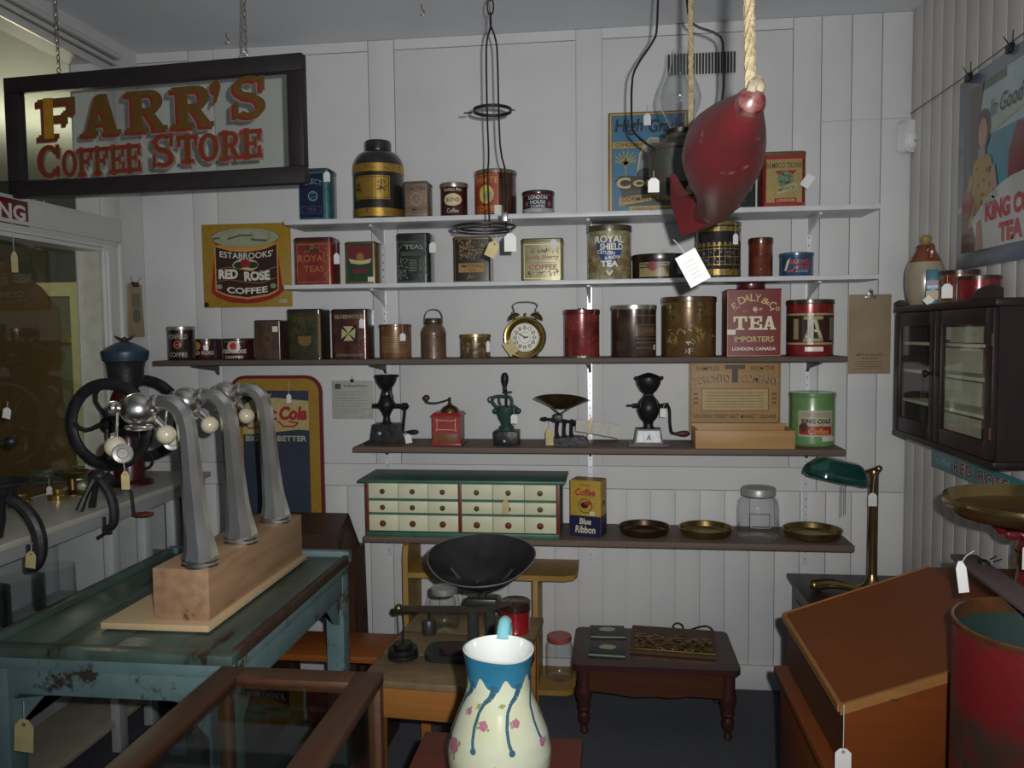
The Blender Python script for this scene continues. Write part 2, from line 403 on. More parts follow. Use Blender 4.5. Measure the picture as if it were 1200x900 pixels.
# a big burlap hanging behind the shop window
BURL = mat('burlap_brown', (0.20, 0.125, 0.065, 1), (0.15, 0.092, 0.046, 1), 0.9, scale=120, bump=0.4, bscale=200, spec=.1)
bmb = MB()
pts = []
for i in range(9):
    for j in range(13):
        z = 0.75+1.10*j/12
        far = 3.36 - 0.30*max(0, (z-1.62)/0.23)**2 + .10*max(0, (1.62-z))
        y = 0.9 + (far-0.9)*i/8
        pts.append((-2.42+0.03*sin(i*1.3)+.02*sin(j*.8), y, z))
fs = [(i*13+j, (i+1)*13+j, (i+1)*13+j+1, i*13+j+1) for i in range(8) for j in range(12)]
n0 = len(pts)
bmb.add(pts + [(p[0]-.012, p[1], p[2]) for p in pts], fs + [tuple(n0+q for q in f[::-1]) for f in fs] +
        [(i*13+12, (i+1)*13+12, n0+(i+1)*13+12, n0+i*13+12) for i in range(8)] + [(8*13+j, n0+8*13+j, n0+8*13+j+1, 8*13+j+1) for j in range(12)])
o = bmb.build('burlap_hanging', BURL); mark(o, 'brown burlap hanging seen through the shop window glass', 'cloth')

# ------------------------------------------------------------------ bench under the window
BZ, BFX = 0.93, -1.79
BENCHM = mat('bench_grey_white', (0.44, 0.46, 0.47, 1), (0.38, 0.40, 0.41, 1), 0.5, scale=7, bump=0.08)
bt = thing('window_bench', 'long white painted bench counter built under the shop window', 'counter', (LX, 2.0, 0))
def bb(name, *a, m_=BENCHM, bev=.002):
    x0, x1, y0, y1, z0, z1 = a
    return MB().box(x0-LX, x1-LX, y0-2, y1-2, z0, z1, bev).build(name, m_, bt)
bb('bench_top', LX-.08, BFX, .9, 3.44, BZ-.022, BZ, m_=mat('bench_top_white', (.56, .55, .50, 1), (.50, .49, .44, 1), .4, scale=8))
bb('front_rail', BFX-.045, BFX-.02, .9, 3.42, BZ-.07, BZ-.022)
bb('lower_shelf', LX+.02, BFX-.01, .9, 3.42, 0.56, 0.58)
bb('bottom_shelf', LX+.02, BFX-.03, .9, 3.42, 0.10, 0.125, m_=mat('bench_cream', (.50, .46, .34, 1), None, .5))
bb('back_panel', LX+.005, LX+.02, .9, 3.42, 0.125, BZ-.022)
for y in (1.2, 2.0, 2.72, 2.93, 3.14):
    bb('post', BFX-.05, BFX-.015, y, y+.05, 0.0, BZ-.07)
for y in (2.80, 3.02): bb('divider_board', LX+.03, BFX-.08, y, y+.018, 0.58, BZ-.022)
bb('end_panel', LX+.02, BFX-.02, 3.40, 3.42, 0, BZ-.022)

# ------------------------------------------------------------------ wall shelves with standards and brackets
WSH = mat('shelf_white', (0.66, 0.67, 0.69, 1), None, 0.42, scale=8)
DWOOD = woodm('shelf_dark_wood', '#463c38', '#5a4e47', k=1.5, rough=.55, scale=5, stretch=(.25, 3, 3), bump=.25)
DWOOD2 = woodm('shelf_brown_wood', '#50433a', '#6a594a', k=1.5, rough=.55, scale=5, stretch=(.25, 3, 3), bump=.25)
S1, S2, S3, S4, S5 = 2.016, 1.749, 1.438, 1.078, 0.710
shelves = {}
def shelf(z, th, yf, x0, x1, m_, label, bevel=.002):
    t = thing('wall_shelf', label, 'shelf', ((x0+x1)/2, BY, z), group='wall shelves')
    MB().box(x0-(x0+x1)/2, (x1-x0)/2, yf-BY, -.003, -th, 0, bevel).build('shelf_board', m_, t)
    return t
sh1 = shelf(S1, .020, 3.255, PY(333, 260, 3.26).x, PY(1032, 238, 3.26).x, WSH, 'topmost white wall shelf, with the tall black canister on it')
sh2 = shelf(S2, .018, 3.255, PY(333, 336, 3.26).x, PY(1030, 323, 3.26).x, WSH, 'second white wall shelf, under the topmost one, holding tea tins')
sh3 = shelf(S3, .020, 3.22, PY(179, 424, 3.22).x, PY(994, 421, 3.22).x, DWOOD, 'long dark wooden wall shelf with the brass alarm clock on it')
sh4 = shelf(S4, .022, 3.22, PY(414, 524, 3.22).x, PY(992, 530, 3.22).x, DWOOD2, 'dark wooden wall shelf carrying the row of small coffee grinders')
sh5 = shelf(S5, .024, 3.20, PY(426, 630, 3.20).x, PY(1002, 640, 3.20).x, DWOOD2, 'lowest brown wall shelf, under the small green drawer chest')
BRW = mat('bracket_white', (.62, .63, .65, 1), None, .4)
BRD = mat('bracket_dark', (.07, .06, .058, 1), None, .5)
STD = mat('standard_steel', (.80, .82, .85, 1), (.70, .73, .77, 1), .3, .3, scale=30)
SLOTD = mat('slot_dark', (.05, .05, .05, 1), None, .6)
def bracket(t, x, yf, th, m_, dark=False):
    r = t.location; L = yf+.05-BY; h = .05 if not dark else .035
    mb = MB().prism([(0-.006, -th-.0005), (L, -th-.0005), (L, -th-.008), (-.03, -th-h), (-.006, -th-h-.02)], -.006, .006, 'yz')
    mb.move((x-r.x, 0, 0)).build('bracket', m_, t)
for x in (-.985, -.085, .815):
    for t, yf, th, m_, d in ((sh1, 3.255, .02, BRW, False), (sh2, 3.255, .018, BRW, False), (sh3, 3.22, .02, BRD, True), (sh4, 3.22, .022, BRD, True), (sh5, 3.2, .024, BRD, True)):
        bracket(t, x, yf, th, m_, d)
bracket(sh3, WX(252), 3.22, .02, BRD, True)
for x, nm in ((-.985, 'beside the typed certificate'), (-.085, 'behind the brass pan scale'), (.815, 'behind the green tin')):
    z0, z1 = (.55, 2.0)
    t = thing('shelf_standard', 'slotted white steel shelf standard on the wall %s' % nm, 'shelf standard', (x, BY, z0), group='shelf standards')
    MB().box(-.0095, .0095, -.010, -.0005, 0, z1-z0).build('channel', STD, t)
    sl = MB()
    for k in range(45): sl.box(-.0014, .0014, -.0106, -.0095, .02+k*.032, .029+k*.032)
    q = sl.build('slots', SLOTD, t); q['kind'] = 'stuff'

# ================================================================== tins and canisters on the shelves
class Tin:
    def deco(s, name, h, fn, layer=1, metal=0.0, rough=0.35, label=None, k=1.45):
        mb = MB(); fn(mb, s.surf(layer))
        return mb.build(name, ink(h, rough, k, metal), s.root, smooth=0, label=label)
    def text(s, h, items, layer=2, name='lettering', **kw):
        "items: (string, u, v, w, h, options); u, w in half widths, v, h in heights of the tin"
        for it in items:
            st, u, v, w, hh = it[:5]; o = dict(it[5]) if len(it) > 5 else {}
            for q in ('arc', 'wave'):
                if q in o: o[q] *= s.h
            s.deco(name, h, lambda mb, sf: write(mb, sf, st, u*s.w/2, v*s.h, w*s.w, hh*s.h, **o), layer, **kw)
    def panel(s, name, h, u0, u1, v0, v1, layer=1, **kw):
        return s.deco(name, h, lambda mb, sf: rect(mb, sf, u0*s.w/2, u1*s.w/2, v0*s.h, v1*s.h), layer, **kw)
    def border(s, h, u0, u1, v0, v1, t=.03, layer=2, name='border_line', **kw):
        return s.deco(name, h, lambda mb, sf: frame(mb, sf, u0*s.w/2, u1*s.w/2, v0*s.h, v1*s.h, t*s.w), layer, **kw)
    def blob(s, name, h, u, v, ru, rv, layer=2, **kw):
        return s.deco(name, h, lambda mb, sf: disc(mb, sf, u*s.w/2, v*s.h, ru*s.w, rv*s.w), layer, **kw)
    def specks(s, h, u0, u1, v0, v1, n, size, layer=2, name='ornament', seed=1, **kw):
        R = random.Random(seed)
        def fn(mb, sf):
            for i in range(n):
                u, v = R.uniform(u0, u1)*s.w/2, R.uniform(v0, v1)*s.h; q = size*s.w*R.uniform(.5, 1.2)
                a = R.uniform(0, pi)
                stroke(mb, sf, [(u-q*cos(a), v-q*sin(a)), (u, v+q*.4), (u+q*cos(a), v+q*sin(a))], q*.45)
        o = s.deco(name, h, fn, layer, **kw); o['kind'] = 'stuff'; return o
    def lines(s, h, u0, u1, vs, t=.012, layer=2, name='small_print', **kw):
        def fn(mb, sf):
            for v in vs: rect(mb, sf, u0*s.w/2, u1*s.w/2, (v-t/2)*s.h, (v+t/2)*s.h)
        return s.deco(name, h, fn, layer, **kw)

TINS = 'antique tins on the wall shelves'
def rtin(name, label, px0, px1, ytop, z, yc, body, lid, lid_h=.08, over=.0025, bead=True, group=TINS, cat='tin', open_rim=False):
    t = Tin(); ym = (PY(600, ytop, yc).z+z)/2
    a, b = PY(px0, ytop+15, yc), PY(px1, ytop+15, yc)
    r = (b.x-a.x)/2; h = PY((px0+px1)/2, ytop, yc-r*.6).z - z
    t.w, t.h, t.r = 2*r, h, r
    t.root = thing(name, label, cat, ((a.x+b.x)/2, yc, z), group=group)
    # turn the printed front towards the middle of the shop
    t.root.rotation_euler.z = atan2(t.root.location.x, yc)*-0.35
    p = [(0.0005, 0), (r-.001, 0), (r, .002)]
    if bead: p += [(r, .006), (r+.0012, .008), (r, .010)]
    p += [(r, h*(1-lid_h)), (0.0005, h*(1-lid_h))]
    MB().lathe(p, 40).build('body', body, t.root)
    R = r+over; z0, z1 = h*(1-lid_h), h
    MB().lathe([(R-.0005, z0-.003), (R, z0), (R, z1-.002), (R-.002, z1), (R-.006, z1-.002), (0.0005, z1-.003)], 40).build('lid', lid, t.root)
    t.surf = lambda l=1: round_(r+.0006*l)
    return t
def rrect(w, d, r, n=4):
    out = []
    for cx, cy, a0 in ((w/2-r, -d/2+r, -pi/2), (w/2-r, d/2-r, 0), (-w/2+r, d/2-r, pi/2), (-w/2+r, -d/2+r, pi)):
        for i in range(n+1):
            a = a0+pi/2*i/n; out.append((cx+r*cos(a), cy+r*sin(a)))
    return out
def btin(name, label, px0, px1, ytop, z, yf, d, body, lid, lid_h=.07, rc=.008, over=.0015, rotz=0.0, group=TINS, cat='tin', top=None):
    t = Tin(); a, b = PY(px0, ytop+20, yf), PY(px1, ytop+20, yf)
    t.w = b.x-a.x; t.h = PY((px0+px1)/2, ytop, yf).z - z; t.d = d
    t.root = thing(name, label, cat, ((a.x+b.x)/2, yf+d/2, z), rotz, group)
    zl = t.h*(1-lid_h)
    MB().prism(rrect(t.w, d, rc), 0, zl, 'xy').build('body', body, t.root)
    pl = rrect(t.w+2*over, d+2*over, rc+over); pi_ = rrect(t.w-.006, d-.006, max(.002, rc-.003))
    n = len(pl)
    MB().add([(x, y, zl-.001) for x, y in pl]+[(x, y, t.h-.004) for x, y in pl]+[(x, y, t.h) for x, y in pi_],
             [(i, (i+1) % n, n+(i+1) % n, n+i) for i in range(n)]+[(n+i, n+(i+1) % n, 2*n+(i+1) % n, 2*n+i) for i in range(n)]+[tuple(range(2*n, 3*n))]).build('lid', lid, t.root)
    t.surf = lambda l=1: flat(-d/2-.0005*l-.0002)
    return t
GOLD = '#a8842f'; DGOLD = '#6f5720'; CREAMC = '#b5a67c'; OFFW = '#b9b8a8'
BLACKT = tinpaint('#1c1a18', '#262320', .3); BROWNT = tinpaint('#3a2c20', '#4a3a2a', .35); RUSTY = tinpaint('#4d3a2c', '#5e4630', .5, scale=18)
STEELT = mat('tinplate', (.50, .48, .43, 1), (.38, .36, .32, 1), .28, .8, scale=25, bump=.1)
BRASST = mat('tinplate_gold', (.55, .42, .17, 1), (.42, .31, .12, 1), .25, .8, scale=25, bump=.1)

# ---- topmost shelf
t = btin('tea_tin', 'teal blue square tin with navy label at the hanging shop sign', 350, 385, 197, S1, 3.30, .115, tinpaint('#2f5a62', '#3b6a70'), tinpaint('#25474d'), rc=.016)
t.panel('label_panel', '#131b35', -.95, .62, .06, .90, 1); t.text('#5d7a92', [('SELECT', -.1, .70, .66, .10, {'arc': .05})], 2)
t.deco('emblem', '#5b8796', lambda mb, sf: ringp(mb, sf, -.004, t.h*.47, .021, .004), 2)
t.specks('#5b8796', -.3, .12, .40, .54, 14, .035, 2, seed=3); t.border('#36466d', -.82, .5, .14, .28, .016); t.text('#36466d', [('TEA', -.15, .21, .3, .07)], 3)

t = Tin(); yc = 3.385
a, b = PY(415, 210, yc), PY(472.5, 210, yc); r = (b.x-a.x)/2; h = PY(444, 163, yc-.05).z-S1
t.r, t.w, t.h = r, 2*r, h
t.root = thing('tea_canister', 'tall black domed tea canister with gold bands and gold character panel', 'canister', ((a.x+b.x)/2, yc, S1)); t.root.rotation_euler.z = .12
MB().lathe([(0.001, 0), (r, 0), (r, h*.67), (r*.985, h*.71), (r*.93, h*.76), (r*.80, h*.825), (r*.60, h*.865), (0.001, h*.865)], 44).build('body', BLACKT, t.root)
MB().lathe([(r*.50, h*.84), (r*.53, h*.87), (r*.53, h*.975), (r*.50, h), (.001, h)], 36).build('lid', BLACKT, t.root)
t.surf = lambda l=1: round_(t.r+.0006*l)
for nm, v0, v1 in (('gold_band', .58, .68), ('gold_band', .035, .135)):
    q = t.deco(nm, GOLD, lambda mb, sf: [rect(mb, sf, -r*pi*.98+i*r*pi*.245, -r*pi*.98+(i+1)*r*pi*.245, v0*h, v1*h) for i in range(8)], 1, metal=.7)
    t.specks('#1c1a18', -2.2, 2.2, v0+.015, v1-.015, 90, .018, 2, seed=int(v0*100))
t.panel('gold_panel', GOLD, -.98, .60, .24, .53, 1, metal=.7, rough=.3); t.border('#1c1a18', -.94, .56, .255, .515, .008, 2)
def glyph(mb, sf, cx, cz, q, seed):
    R = random.Random(seed)
    for (x0, z0, x1, z1) in ((-.5, .4, .5, .45), (0, .8, -.05, -.7), (-.6, 0, .6, .05), (-.1, 0, -.6, -.6), (.1, 0, .6, -.65), (-.3, -.3, .35, -.28), (.35, .8, .5, .55), (-.45, .75, -.55, .5)):
        j = lambda: R.uniform(-.1, .1)
        stroke(mb, sf, [(cx+(x0+j())*q, cz+(z0+j())*q), (cx+(x1+j())*q, cz+(z1+j())*q)], q*.17)
t.deco('character', '#15120f', lambda mb, sf: glyph(mb, sf, -r*.72, h*.385, .024, 1), 2); t.deco('character', '#15120f', lambda mb, sf: glyph(mb, sf, r*.26, h*.40, .030, 5), 2)

t = btin('tea_tin', 'dull pinkish brown box tin beside the tall black canister', 474, 501, 212, S1, 3.31, .10, tinpaint('#6a5649', '#77614f', .35), tinpaint('#5c4a40'), rc=.006)
t.text('#3c2d26', [('DALTON', 0, .80, .8, .11), ('COMPANY', 0, .24, .86, .09)]); t.deco('emblem', '#8a7766', lambda mb, sf: ringp(mb, sf, 0, t.h*.52, .026, .004), 2); t.specks('#8a7766', -.4, .4, .44, .62, 16, .06, 2, seed=9); t.border('#4a382f', -.92, .92, .16, .31, .02)

t = rtin('coffee_tin', 'small maroon round coffee tin with cream oval and steel lid', 517, 547.5, 214, S1, 3.36, tinpaint('#35120f', '#40181a'), STEELT, .11)
t.blob('oval', CREAMC, 0, .50, .37, .23, 1); t.text('#a59a86', [('Golden Mat', 0, .79, .72, .10), ('Coffee', 0, .19, .46, .12)]); t.text('#4a3322', [('BLEND', 0, .50, .5, .10)], 3)

t = rtin('coffee_tin', 'large orange and brown round coffee tin behind the hanging wire holder', 557, 605, 199, S1, 3.375, tinpaint('#3c1d16', '#48241a'), tinpaint('#5b4f40', '#6d5d4a', .4), .07)
t.panel('label_panel', '#8a2c14', -1.35, .22, .04, .90, 1); t.text('#a8842f', [('WHITE', -.42, .76, .62, .13), ('COFFEE', -.42, .16, .6, .11)]); t.blob('rose', '#b5a24a', -.40, .46, .2, .22, 2); t.blob('rose_heart', '#8f8a6a', -.30, .42, .12, .13, 3)
t.border('#a8842f', -1.3, .2, .06, .88, .008); t.panel('paper_tag', OFFW, .02, .42, .02, .22, 4)

t = rtin('coffee_tin', 'short dark coffee tin lettered london house with a white band', 613, 649.5, 223.5, S1, 3.365, tinpaint('#22242e', '#2c2c38'), tinpaint('#3a2c30'), .09)
t.panel('band', '#8f8f93', -1.5, 1.5, .05, .27, 1); t.panel('band', '#6c2c30', -1.5, 1.5, .78, .84, 1); t.text('#c4c6c6', [('LONDON', 0, .70, .62, .14), ('HOUSE', 0, .51, .5, .14), ('COFFEE', 0, .345, .46, .11)])
t.blob('flower', '#8c3c40', .78, .45, .08, .09); t.blob('flower', '#8c3c40', -.8, .45, .07, .08)

t = btin('tea_tin', 'dark green black box tin half hidden behind the red fish', 846, 886, 181, S1, 3.32, .11, tinpaint('#14201f', '#1d2a26'), tinpaint('#1b1d1a'), rc=.01)
t.specks('#6f5720', -.8, .8, .15, .45, 22, .05, 1, seed=12); t.panel('sticker', OFFW, .82, .96, .55, .70, 2)

t = btin('tea_tin', 'red and gold tea tin with green medallion, at the end of the topmost shelf', 893, 945.5, 177, S1, 3.31, .11, tinpaint('#6b1a12', '#781f14'), tinpaint('#4c4020', '#5b4c28', .3), .06, rc=.02)
t.panel('label_panel', '#8d7b48', -.80, .80, .10, .90, 1, metal=.4); t.panel('red_band', '#7d1712', -.88, .9, .86, .94, 2); t.panel('red_band', '#7d1712', -.88, .9, .03, .10, 2)
t.deco('red_field', '#7d1712', lambda mb, sf: patch(mb, sf, [(-.42*t.w/2, .66*t.h), (.55*t.w/2, .66*t.h), (.2*t.w/2, .50*t.h), (-.1*t.w/2, .50*t.h)]), 2)
t.text('#4d3a1c', [('BAMBOO TRUNK', 0, .75, .80, .10)], 3); t.blob('medallion', '#5c6c4e', .06, .50, .19, .19, 3); t.specks('#3e4c3c', -.2, .3, .42, .6, 20, .05, 4, seed=5)
t.deco('banner', '#8f8a66', lambda mb, sf: patch(mb, sf, [(-.35*t.w/2, .24*t.h), (.6*t.w/2, .34*t.h), (.5*t.w/2, .45*t.h), (-.3*t.w/2, .34*t.h)]), 4); t.text('#3c3820', [('IMPORTER', .12, .345, .40, .06, {'rot': .2})], 5)
t.panel('red_plate', '#7d1712', -.42, .56, .10, .18, 3); t.text('#b09a5a', [('LONDON', .07, .14, .4, .055)], 4)

# ---- second shelf
t = btin('tea_tin', 'red tea tin with worn gold lettering beside the yellow rose sign', 344, 389, 278, S2, 3.30, .115, tinpaint('#6d1713', '#7a2a14'), tinpaint('#3c1a14'), .09, rc=.016)
t.border('#8d6a3c', -.82, .80, .06, .86, .012); t.text('#8f5a32', [('ROYAL', 0, .56, .76, .14), ('TEAS', .05, .34, .52, .13)]); t.blob('crest', '#3a2a14', 0, .76, .20, .10, 2); t.specks('#8f5a32', -.4, .4, .70, .82, 14, .05, 3, seed=2); t.specks('#8f5a32', .55, .75, .1, .8, 18, .04, 2, seed=22)
t = btin('tea_tin', 'green and red tea tin with gold edges under the white shelf bracket', 404.5, 440, 283, S2, 3.30, .10, tinpaint('#5e4c1c', '#6f5a24'), tinpaint('#4a3c1a'), .05, rc=.010)
t.panel('label_panel', '#16331c', -.86, .80, .06, .94, 1); t.panel('red_panel', '#5e1420', -.76, .70, .60, .90, 2); t.blob('medal', '#7d5a24', 0, .64, .13, .13, 3)
t.deco('scroll', '#a59468', lambda mb, sf: patch(mb, sf, [(-.7*t.w/2, .50*t.h), (0, .46*t.h), (.7*t.w/2, .50*t.h), (.76*t.w/2, .60*t.h), (0, .55*t.h), (-.76*t.w/2, .60*t.h)]), 4); t.panel('red_lettering_block', '#5e1420', -.5, .5, .26, .36, 3); t.panel('sticker', OFFW, .48, .86, .06, .17, 4)
t = btin('tea_tin', 'dark green tin lettered teas with grey ornament, beside the shelf standard', 464, 503, 273, S2, 3.31, .12, tinpaint('#1a201d', '#232b27'), tinpaint('#222824'), .10, rc=.020)
t.border('#4a5146', -.9, .84, .04, .84, .02); t.text('#7c8474', [('TEAS', .08, .715, .56, .09, {'arc': .015})]); t.deco('arch', '#39463e', lambda mb, sf: stroke(mb, sf, [(.85*t.w/2*cos(a*pi/10), (.62+.2*sin(a*pi/10))*t.h) for a in range(11)], .004), 2)
t.panel('plate', '#2f3a34', -.7, .78, .55, .63, 2); t.panel('plate', '#161c19', -.28, .34, .20, .52, 2); t.lines('#6a705c', -.2, .26, [.26, .31, .36, .41, .46], .015, 3); t.specks('#5a6152', -.85, -.32, .08, .5, 34, .05, 2, seed=4); t.specks('#5a6152', .4, .8, .08, .5, 34, .05, 2, seed=6)
t = btin('tea_tin', 'black tin with gold plant ornament behind the tan paper tag', 531.5, 574, 277, S2, 3.31, .11, tinpaint('#1d1712', '#281e16'), tinpaint('#4a3a1c', '#5a4822', .3), .06, rc=.006)
t.specks('#7c6228', -.7, .7, .50, .92, 60, .055, 1, seed=7); t.panel('gold_plate', '#7a5f28', -.72, .68, .22, .42, 2, metal=.4); t.text('#2a2012', [('IMPERIAL', 0, .36, .60, .07), ('TEA', 0, .27, .24, .06)], 3); t.specks('#7c6228', -.2, .2, .08, .18, 10, .05, 2, seed=8); t.border('#5f4c20', -.94, .94, .03, .95, .012)
t = btin('coffee_tin', 'pale olive gold coffee tin with red script lettering', 611, 659.5, 279, S2, 3.31, .11, tinpaint('#6e6844', '#7c754e', .35), tinpaint('#4d4a30', '#5c583a', .3), .09, rc=.012)
t.border('#a39a62', -.88, .88, .06, .86, .012, metal=.4); t.text('#7a1f18', [('Louis Sherry', .02, .55, .80, .13, {'bold': .02, 'shear': .15}), ('COFFEE', .04, .33, .68, .13, {'bold': .03})]); t.specks('#585032', -.75, .75, .66, .76, 34, .04, 2, seed=10); t.specks('#585032', -.75, .75, .10, .24, 44, .04, 2, seed=11); t.lines('#7a1f18', -.7, .7, [.43], .01)
t = rtin('tea_tin', 'crumpled cream tea tin with blue shield under the topmost shelf', 688.5, 740, 264, S2, 3.355, tinpaint('#8d8564', '#6a5f3e', .3, metal=.1), tinpaint('#3a3424', '#4c442c', .4), .10)
t.deco('shield', '#27407a', lambda mb, sf: patch(mb, sf, [(-.62*t.w/2, .64*t.h), (-.5*t.w/2, .44*t.h), (0, .16*t.h), (.5*t.w/2, .44*t.h), (.62*t.w/2, .64*t.h), (0, .74*t.h)]), 1)
t.text('#c9c7b4', [('ROYAL', 0, .73, .68, .13, {'bold': .03}), ('SHIELD', .10, .595, .54, .12, {'bold': .03}), ('CEYLON', -.16, .49, .40, .062, {'bold': .02, 'rot': -.10}), ('& INDIA', .14, .40, .36, .058, {'bold': .02, 'rot': .10}), ('TEA', .0, .285, .40, .11, {'bold': .04})], 3)
t.text('#3c3a34', [('ROYAL', .02, .722, .68, .13, {'bold': .05}), ('SHIELD', .12, .587, .54, .12, {'bold': .05})], 2, name='lettering_shadow'); t.deco('chevron', '#b3ad80', lambda mb, sf: stroke(mb, sf, [(-.012, .16*t.h), (0, .08*t.h), (.012, .16*t.h)], .008), 2)
t.specks('#7d3a20', -1.3, -.66, .1, .5, 40, .04, 1, seed=14); t.specks('#7d3a20', .66, 1.3, .1, .5, 40, .04, 1, seed=15)
t = rtin('tea_tin', 'low wide black oval tin with tan red rose label', 741.5, 806, 297, S2, 3.36, tinpaint('#1b1210', '#241816'), tinpaint('#1f1614'), .16)
t.root.scale = (1, .75, 1)
t.panel('label_panel', '#83784f', -.86, .30, .08, .66, 1); t.panel('label_top', '#2c201c', -.82, .26, .44, .62, 2); t.text('#a59a78', [('RED', -.62, .53, .17, .10), ('ROSE', .04, .53, .19, .10)], 3); t.blob('rose', '#7a2f2c', -.30, .50, .10, .085, 4); t.panel('sticker', '#6e6850', .62, .9, .18, .5, 1)
t = rtin('biscuit_tin', 'black and gold canister patterned with rows of little windows', 814.5, 868, 260, S2, 3.36, tinpaint('#1e1b20', '#282428'), tinpaint('#574618', '#6d5822', .3), .05)
def win(mb, sf):
    for i in range(-6, 7):
        u = i*.0215
        rect(mb, sf, u-.0012, u+.0012, .20*t.h, .58*t.h); disc(mb, sf, u, .60*t.h, .0065, n=10)
    for v in (.22, .36, .50, .56): rect(mb, sf, -.14, .14, v*t.h, (v+.018)*t.h)
t.deco('window_pattern', '#8b7430', win, 1, metal=.5); 
for v0, v1 in ((.82, .90), (.04, .15), (.93, .955)): t.panel('gold_band', '#8b7430', -1.5, 1.5, v0, v1, 1, metal=.5)
t.specks('#1e1b20', -1.4, 1.4, .055, .135, 60, .025, 2, seed=16); t.specks('#1e1b20', -1.4, 1.4, .83, .89, 60, .02, 2, seed=17); t.specks('#6a6a8a', -1.2, 1.2, .25, .5, 40, .03, 1, seed=18, name='pane_glints')
t = rtin('spice_tin', 'narrow plain rust red round tin', 878, 905.5, 278.5, S2, 3.345, tinpaint('#56200f', '#642a18', .28), tinpaint('#4a2214'), .12)
t.lines('#421408', -1.4, 1.4, [.84, .60, .56, .20], .012, 1, name='band_line')
t = rtin('coffee_tin', 'short blue coffee tin lettered in red at the shelf end', 914, 953, 296, S2, 3.355, tinpaint('#20425f', '#274c6c'), tinpaint('#2c4a58', '#395a68', .3), .08)
t.text('#a03a30', [('MAXWELL', .12, .60, .72, .20, {'bold': .03}), ('HOUSE', .2, .37, .48, .17, {'bold': .03})]); t.text('#8d9aa6', [('COFFEE', .2, .21, .36, .09)]); t.deco('cup', '#b8b6ac', lambda mb, sf: patch(mb, sf, [(-.92*t.w/2, .25*t.h), (-.76*t.w/2, .25*t.h), (-.50*t.w/2, .78*t.h), (-.72*t.w/2, .66*t.h)]), 2); t.deco('drop', '#a03a30', lambda mb, sf: patch(mb, sf, [(-.74*t.w/2, .16*t.h), (-.3*t.w/2, .2*t.h), (-.34*t.w/2, .3*t.h), (-.7*t.w/2, .27*t.h)]), 3)

# ---- third shelf
t = rtin('coffee_tin', 'dark narrow round coffee tin at the far end of the long shelf', 198.5, 227, 382.5, S3, 3.31, tinpaint('#1d120f', '#291a15'), STEELT, .09)
t.text('#8f887a', [('BONFIELD', 0, .70, .78, .14), ('COFFEE', 0, .17, .74, .13)]); t.deco('medal', '#8f3a20', lambda mb, sf: ringp(mb, sf, 0, t.h*.46, .017, .006), 2); t.panel('medal_bar', '#8f3a20', -.3, .3, .43, .49, 2)
t = rtin('coffee_tin', 'small red rose coffee tin tucked beside the dark narrow tin', 227, 258, 397, S3, 3.425, tinpaint('#3a1510', '#45190f'), tinpaint('#3a2a22'), .1)
t.text('#9a8f7c', [('RED ROSE', 0, .32, .80, .18, {'bold': .03})]); t.blob('rose', '#8f6a2a', -.45, .66, .17, .15, 1); t.panel('sticker', OFFW, .1, .42, .45, .68, 3); t.panel('stripe', '#2a3448', .78, 1.0, .05, .9, 1)
t = rtin('coffee_tin', 'small red rose coffee tin with pale roundel, standing alone', 262, 296.5, 396.5, S3, 3.34, tinpaint('#2e110f', '#3a1714'), tinpaint('#3c2d26'), .1)
t.blob('roundel', '#a08f7a', 0, .60, .22, .20, 1); t.blob('rose', '#8c1f1c', 0, .64, .12, .11, 2); t.text('#aaa294', [('RED ROSE', 0, .40, .82, .19, {'bold': .03}), ('COFFEE', 0, .13, .60, .13, {'bold': .02})], 3); t.text('#8a8070', [("ESTABROOKS", 0, .86, .66, .09)], 2)
t = btin('tobacco_tin', 'plain brown upright box tin with small medallion', 298.5, 328, 375, S3, 3.29, .095, tinpaint('#3c2b20', '#4a3627', .3), tinpaint('#38281e'), .03, rc=.004)
t.deco('medallion', '#5a4a22', lambda mb, sf: (ringp(mb, sf, 0, t.h*.53, .023, .004), ringp(mb, sf, 0, t.h*.53, .016, .003)), 1, metal=.4); t.panel('sticker', OFFW, .42, .85, .70, .84, 2); t.border('#4c3a26', -.9, .9, .05, .93, .012, 1)
t = btin('tea_tin', 'large dark olive tin with a gold teapot picture', 336, 376, 362, S3, 3.285, .125, tinpaint('#262312', '#33301a', .26), tinpaint('#241f14'), .07, rc=.014)
t.blob('teapot', '#5f4c1c', .04, .36, .20, .13, 1); t.panel('teapot_lid', '#5f4c1c', -.35, .42, .40, .46, 2); t.text('#4c3f22', [('GREEN TEA', 0, .80, .66, .09)]); t.specks('#3f3a1e', -.7, .7, .5, .75, 40, .05, 1, seed=20); t.panel('gold_edge', '#8a7440', .84, .97, .03, .90, 1, metal=.6)
t = btin('coffee_tin', 'dark red brown tin with cream cross emblem', 388.5, 430, 362, S3, 3.285, .115, tinpaint('#2d130c', '#4a1f10', .24, scale=22), tinpaint('#241511'), .07, rc=.013)
t.panel('emblem_square', '#1a120e', -.55, .45, .34, .68, 1)
def crs(mb, sf):
    cx, cz, q = -.05*t.w/2, .51*t.h, .2*t.w
    for k in range(4):
        a = k*pi/2+pi/4*0
        c_, s_ = cos(a), sin(a); f = lambda x, y: (cx+x*c_-y*s_, cz+x*s_+y*c_)
        patch(mb, sf, [f(.03*q, 0), f(q, .72*q), f(q*.98, -.72*q)])
t.deco('cross', '#98905c', crs, 2); t.text('#8a8260', [('SILVERWOOD', 0, .845, .80, .08)]); t.text('#6f6a58', [('COFFEE ROASTERS', 0, .08, .78, .05)]); t.specks('#7d4a24', .35, .95, .1, .9, 60, .03, 1, seed=24)
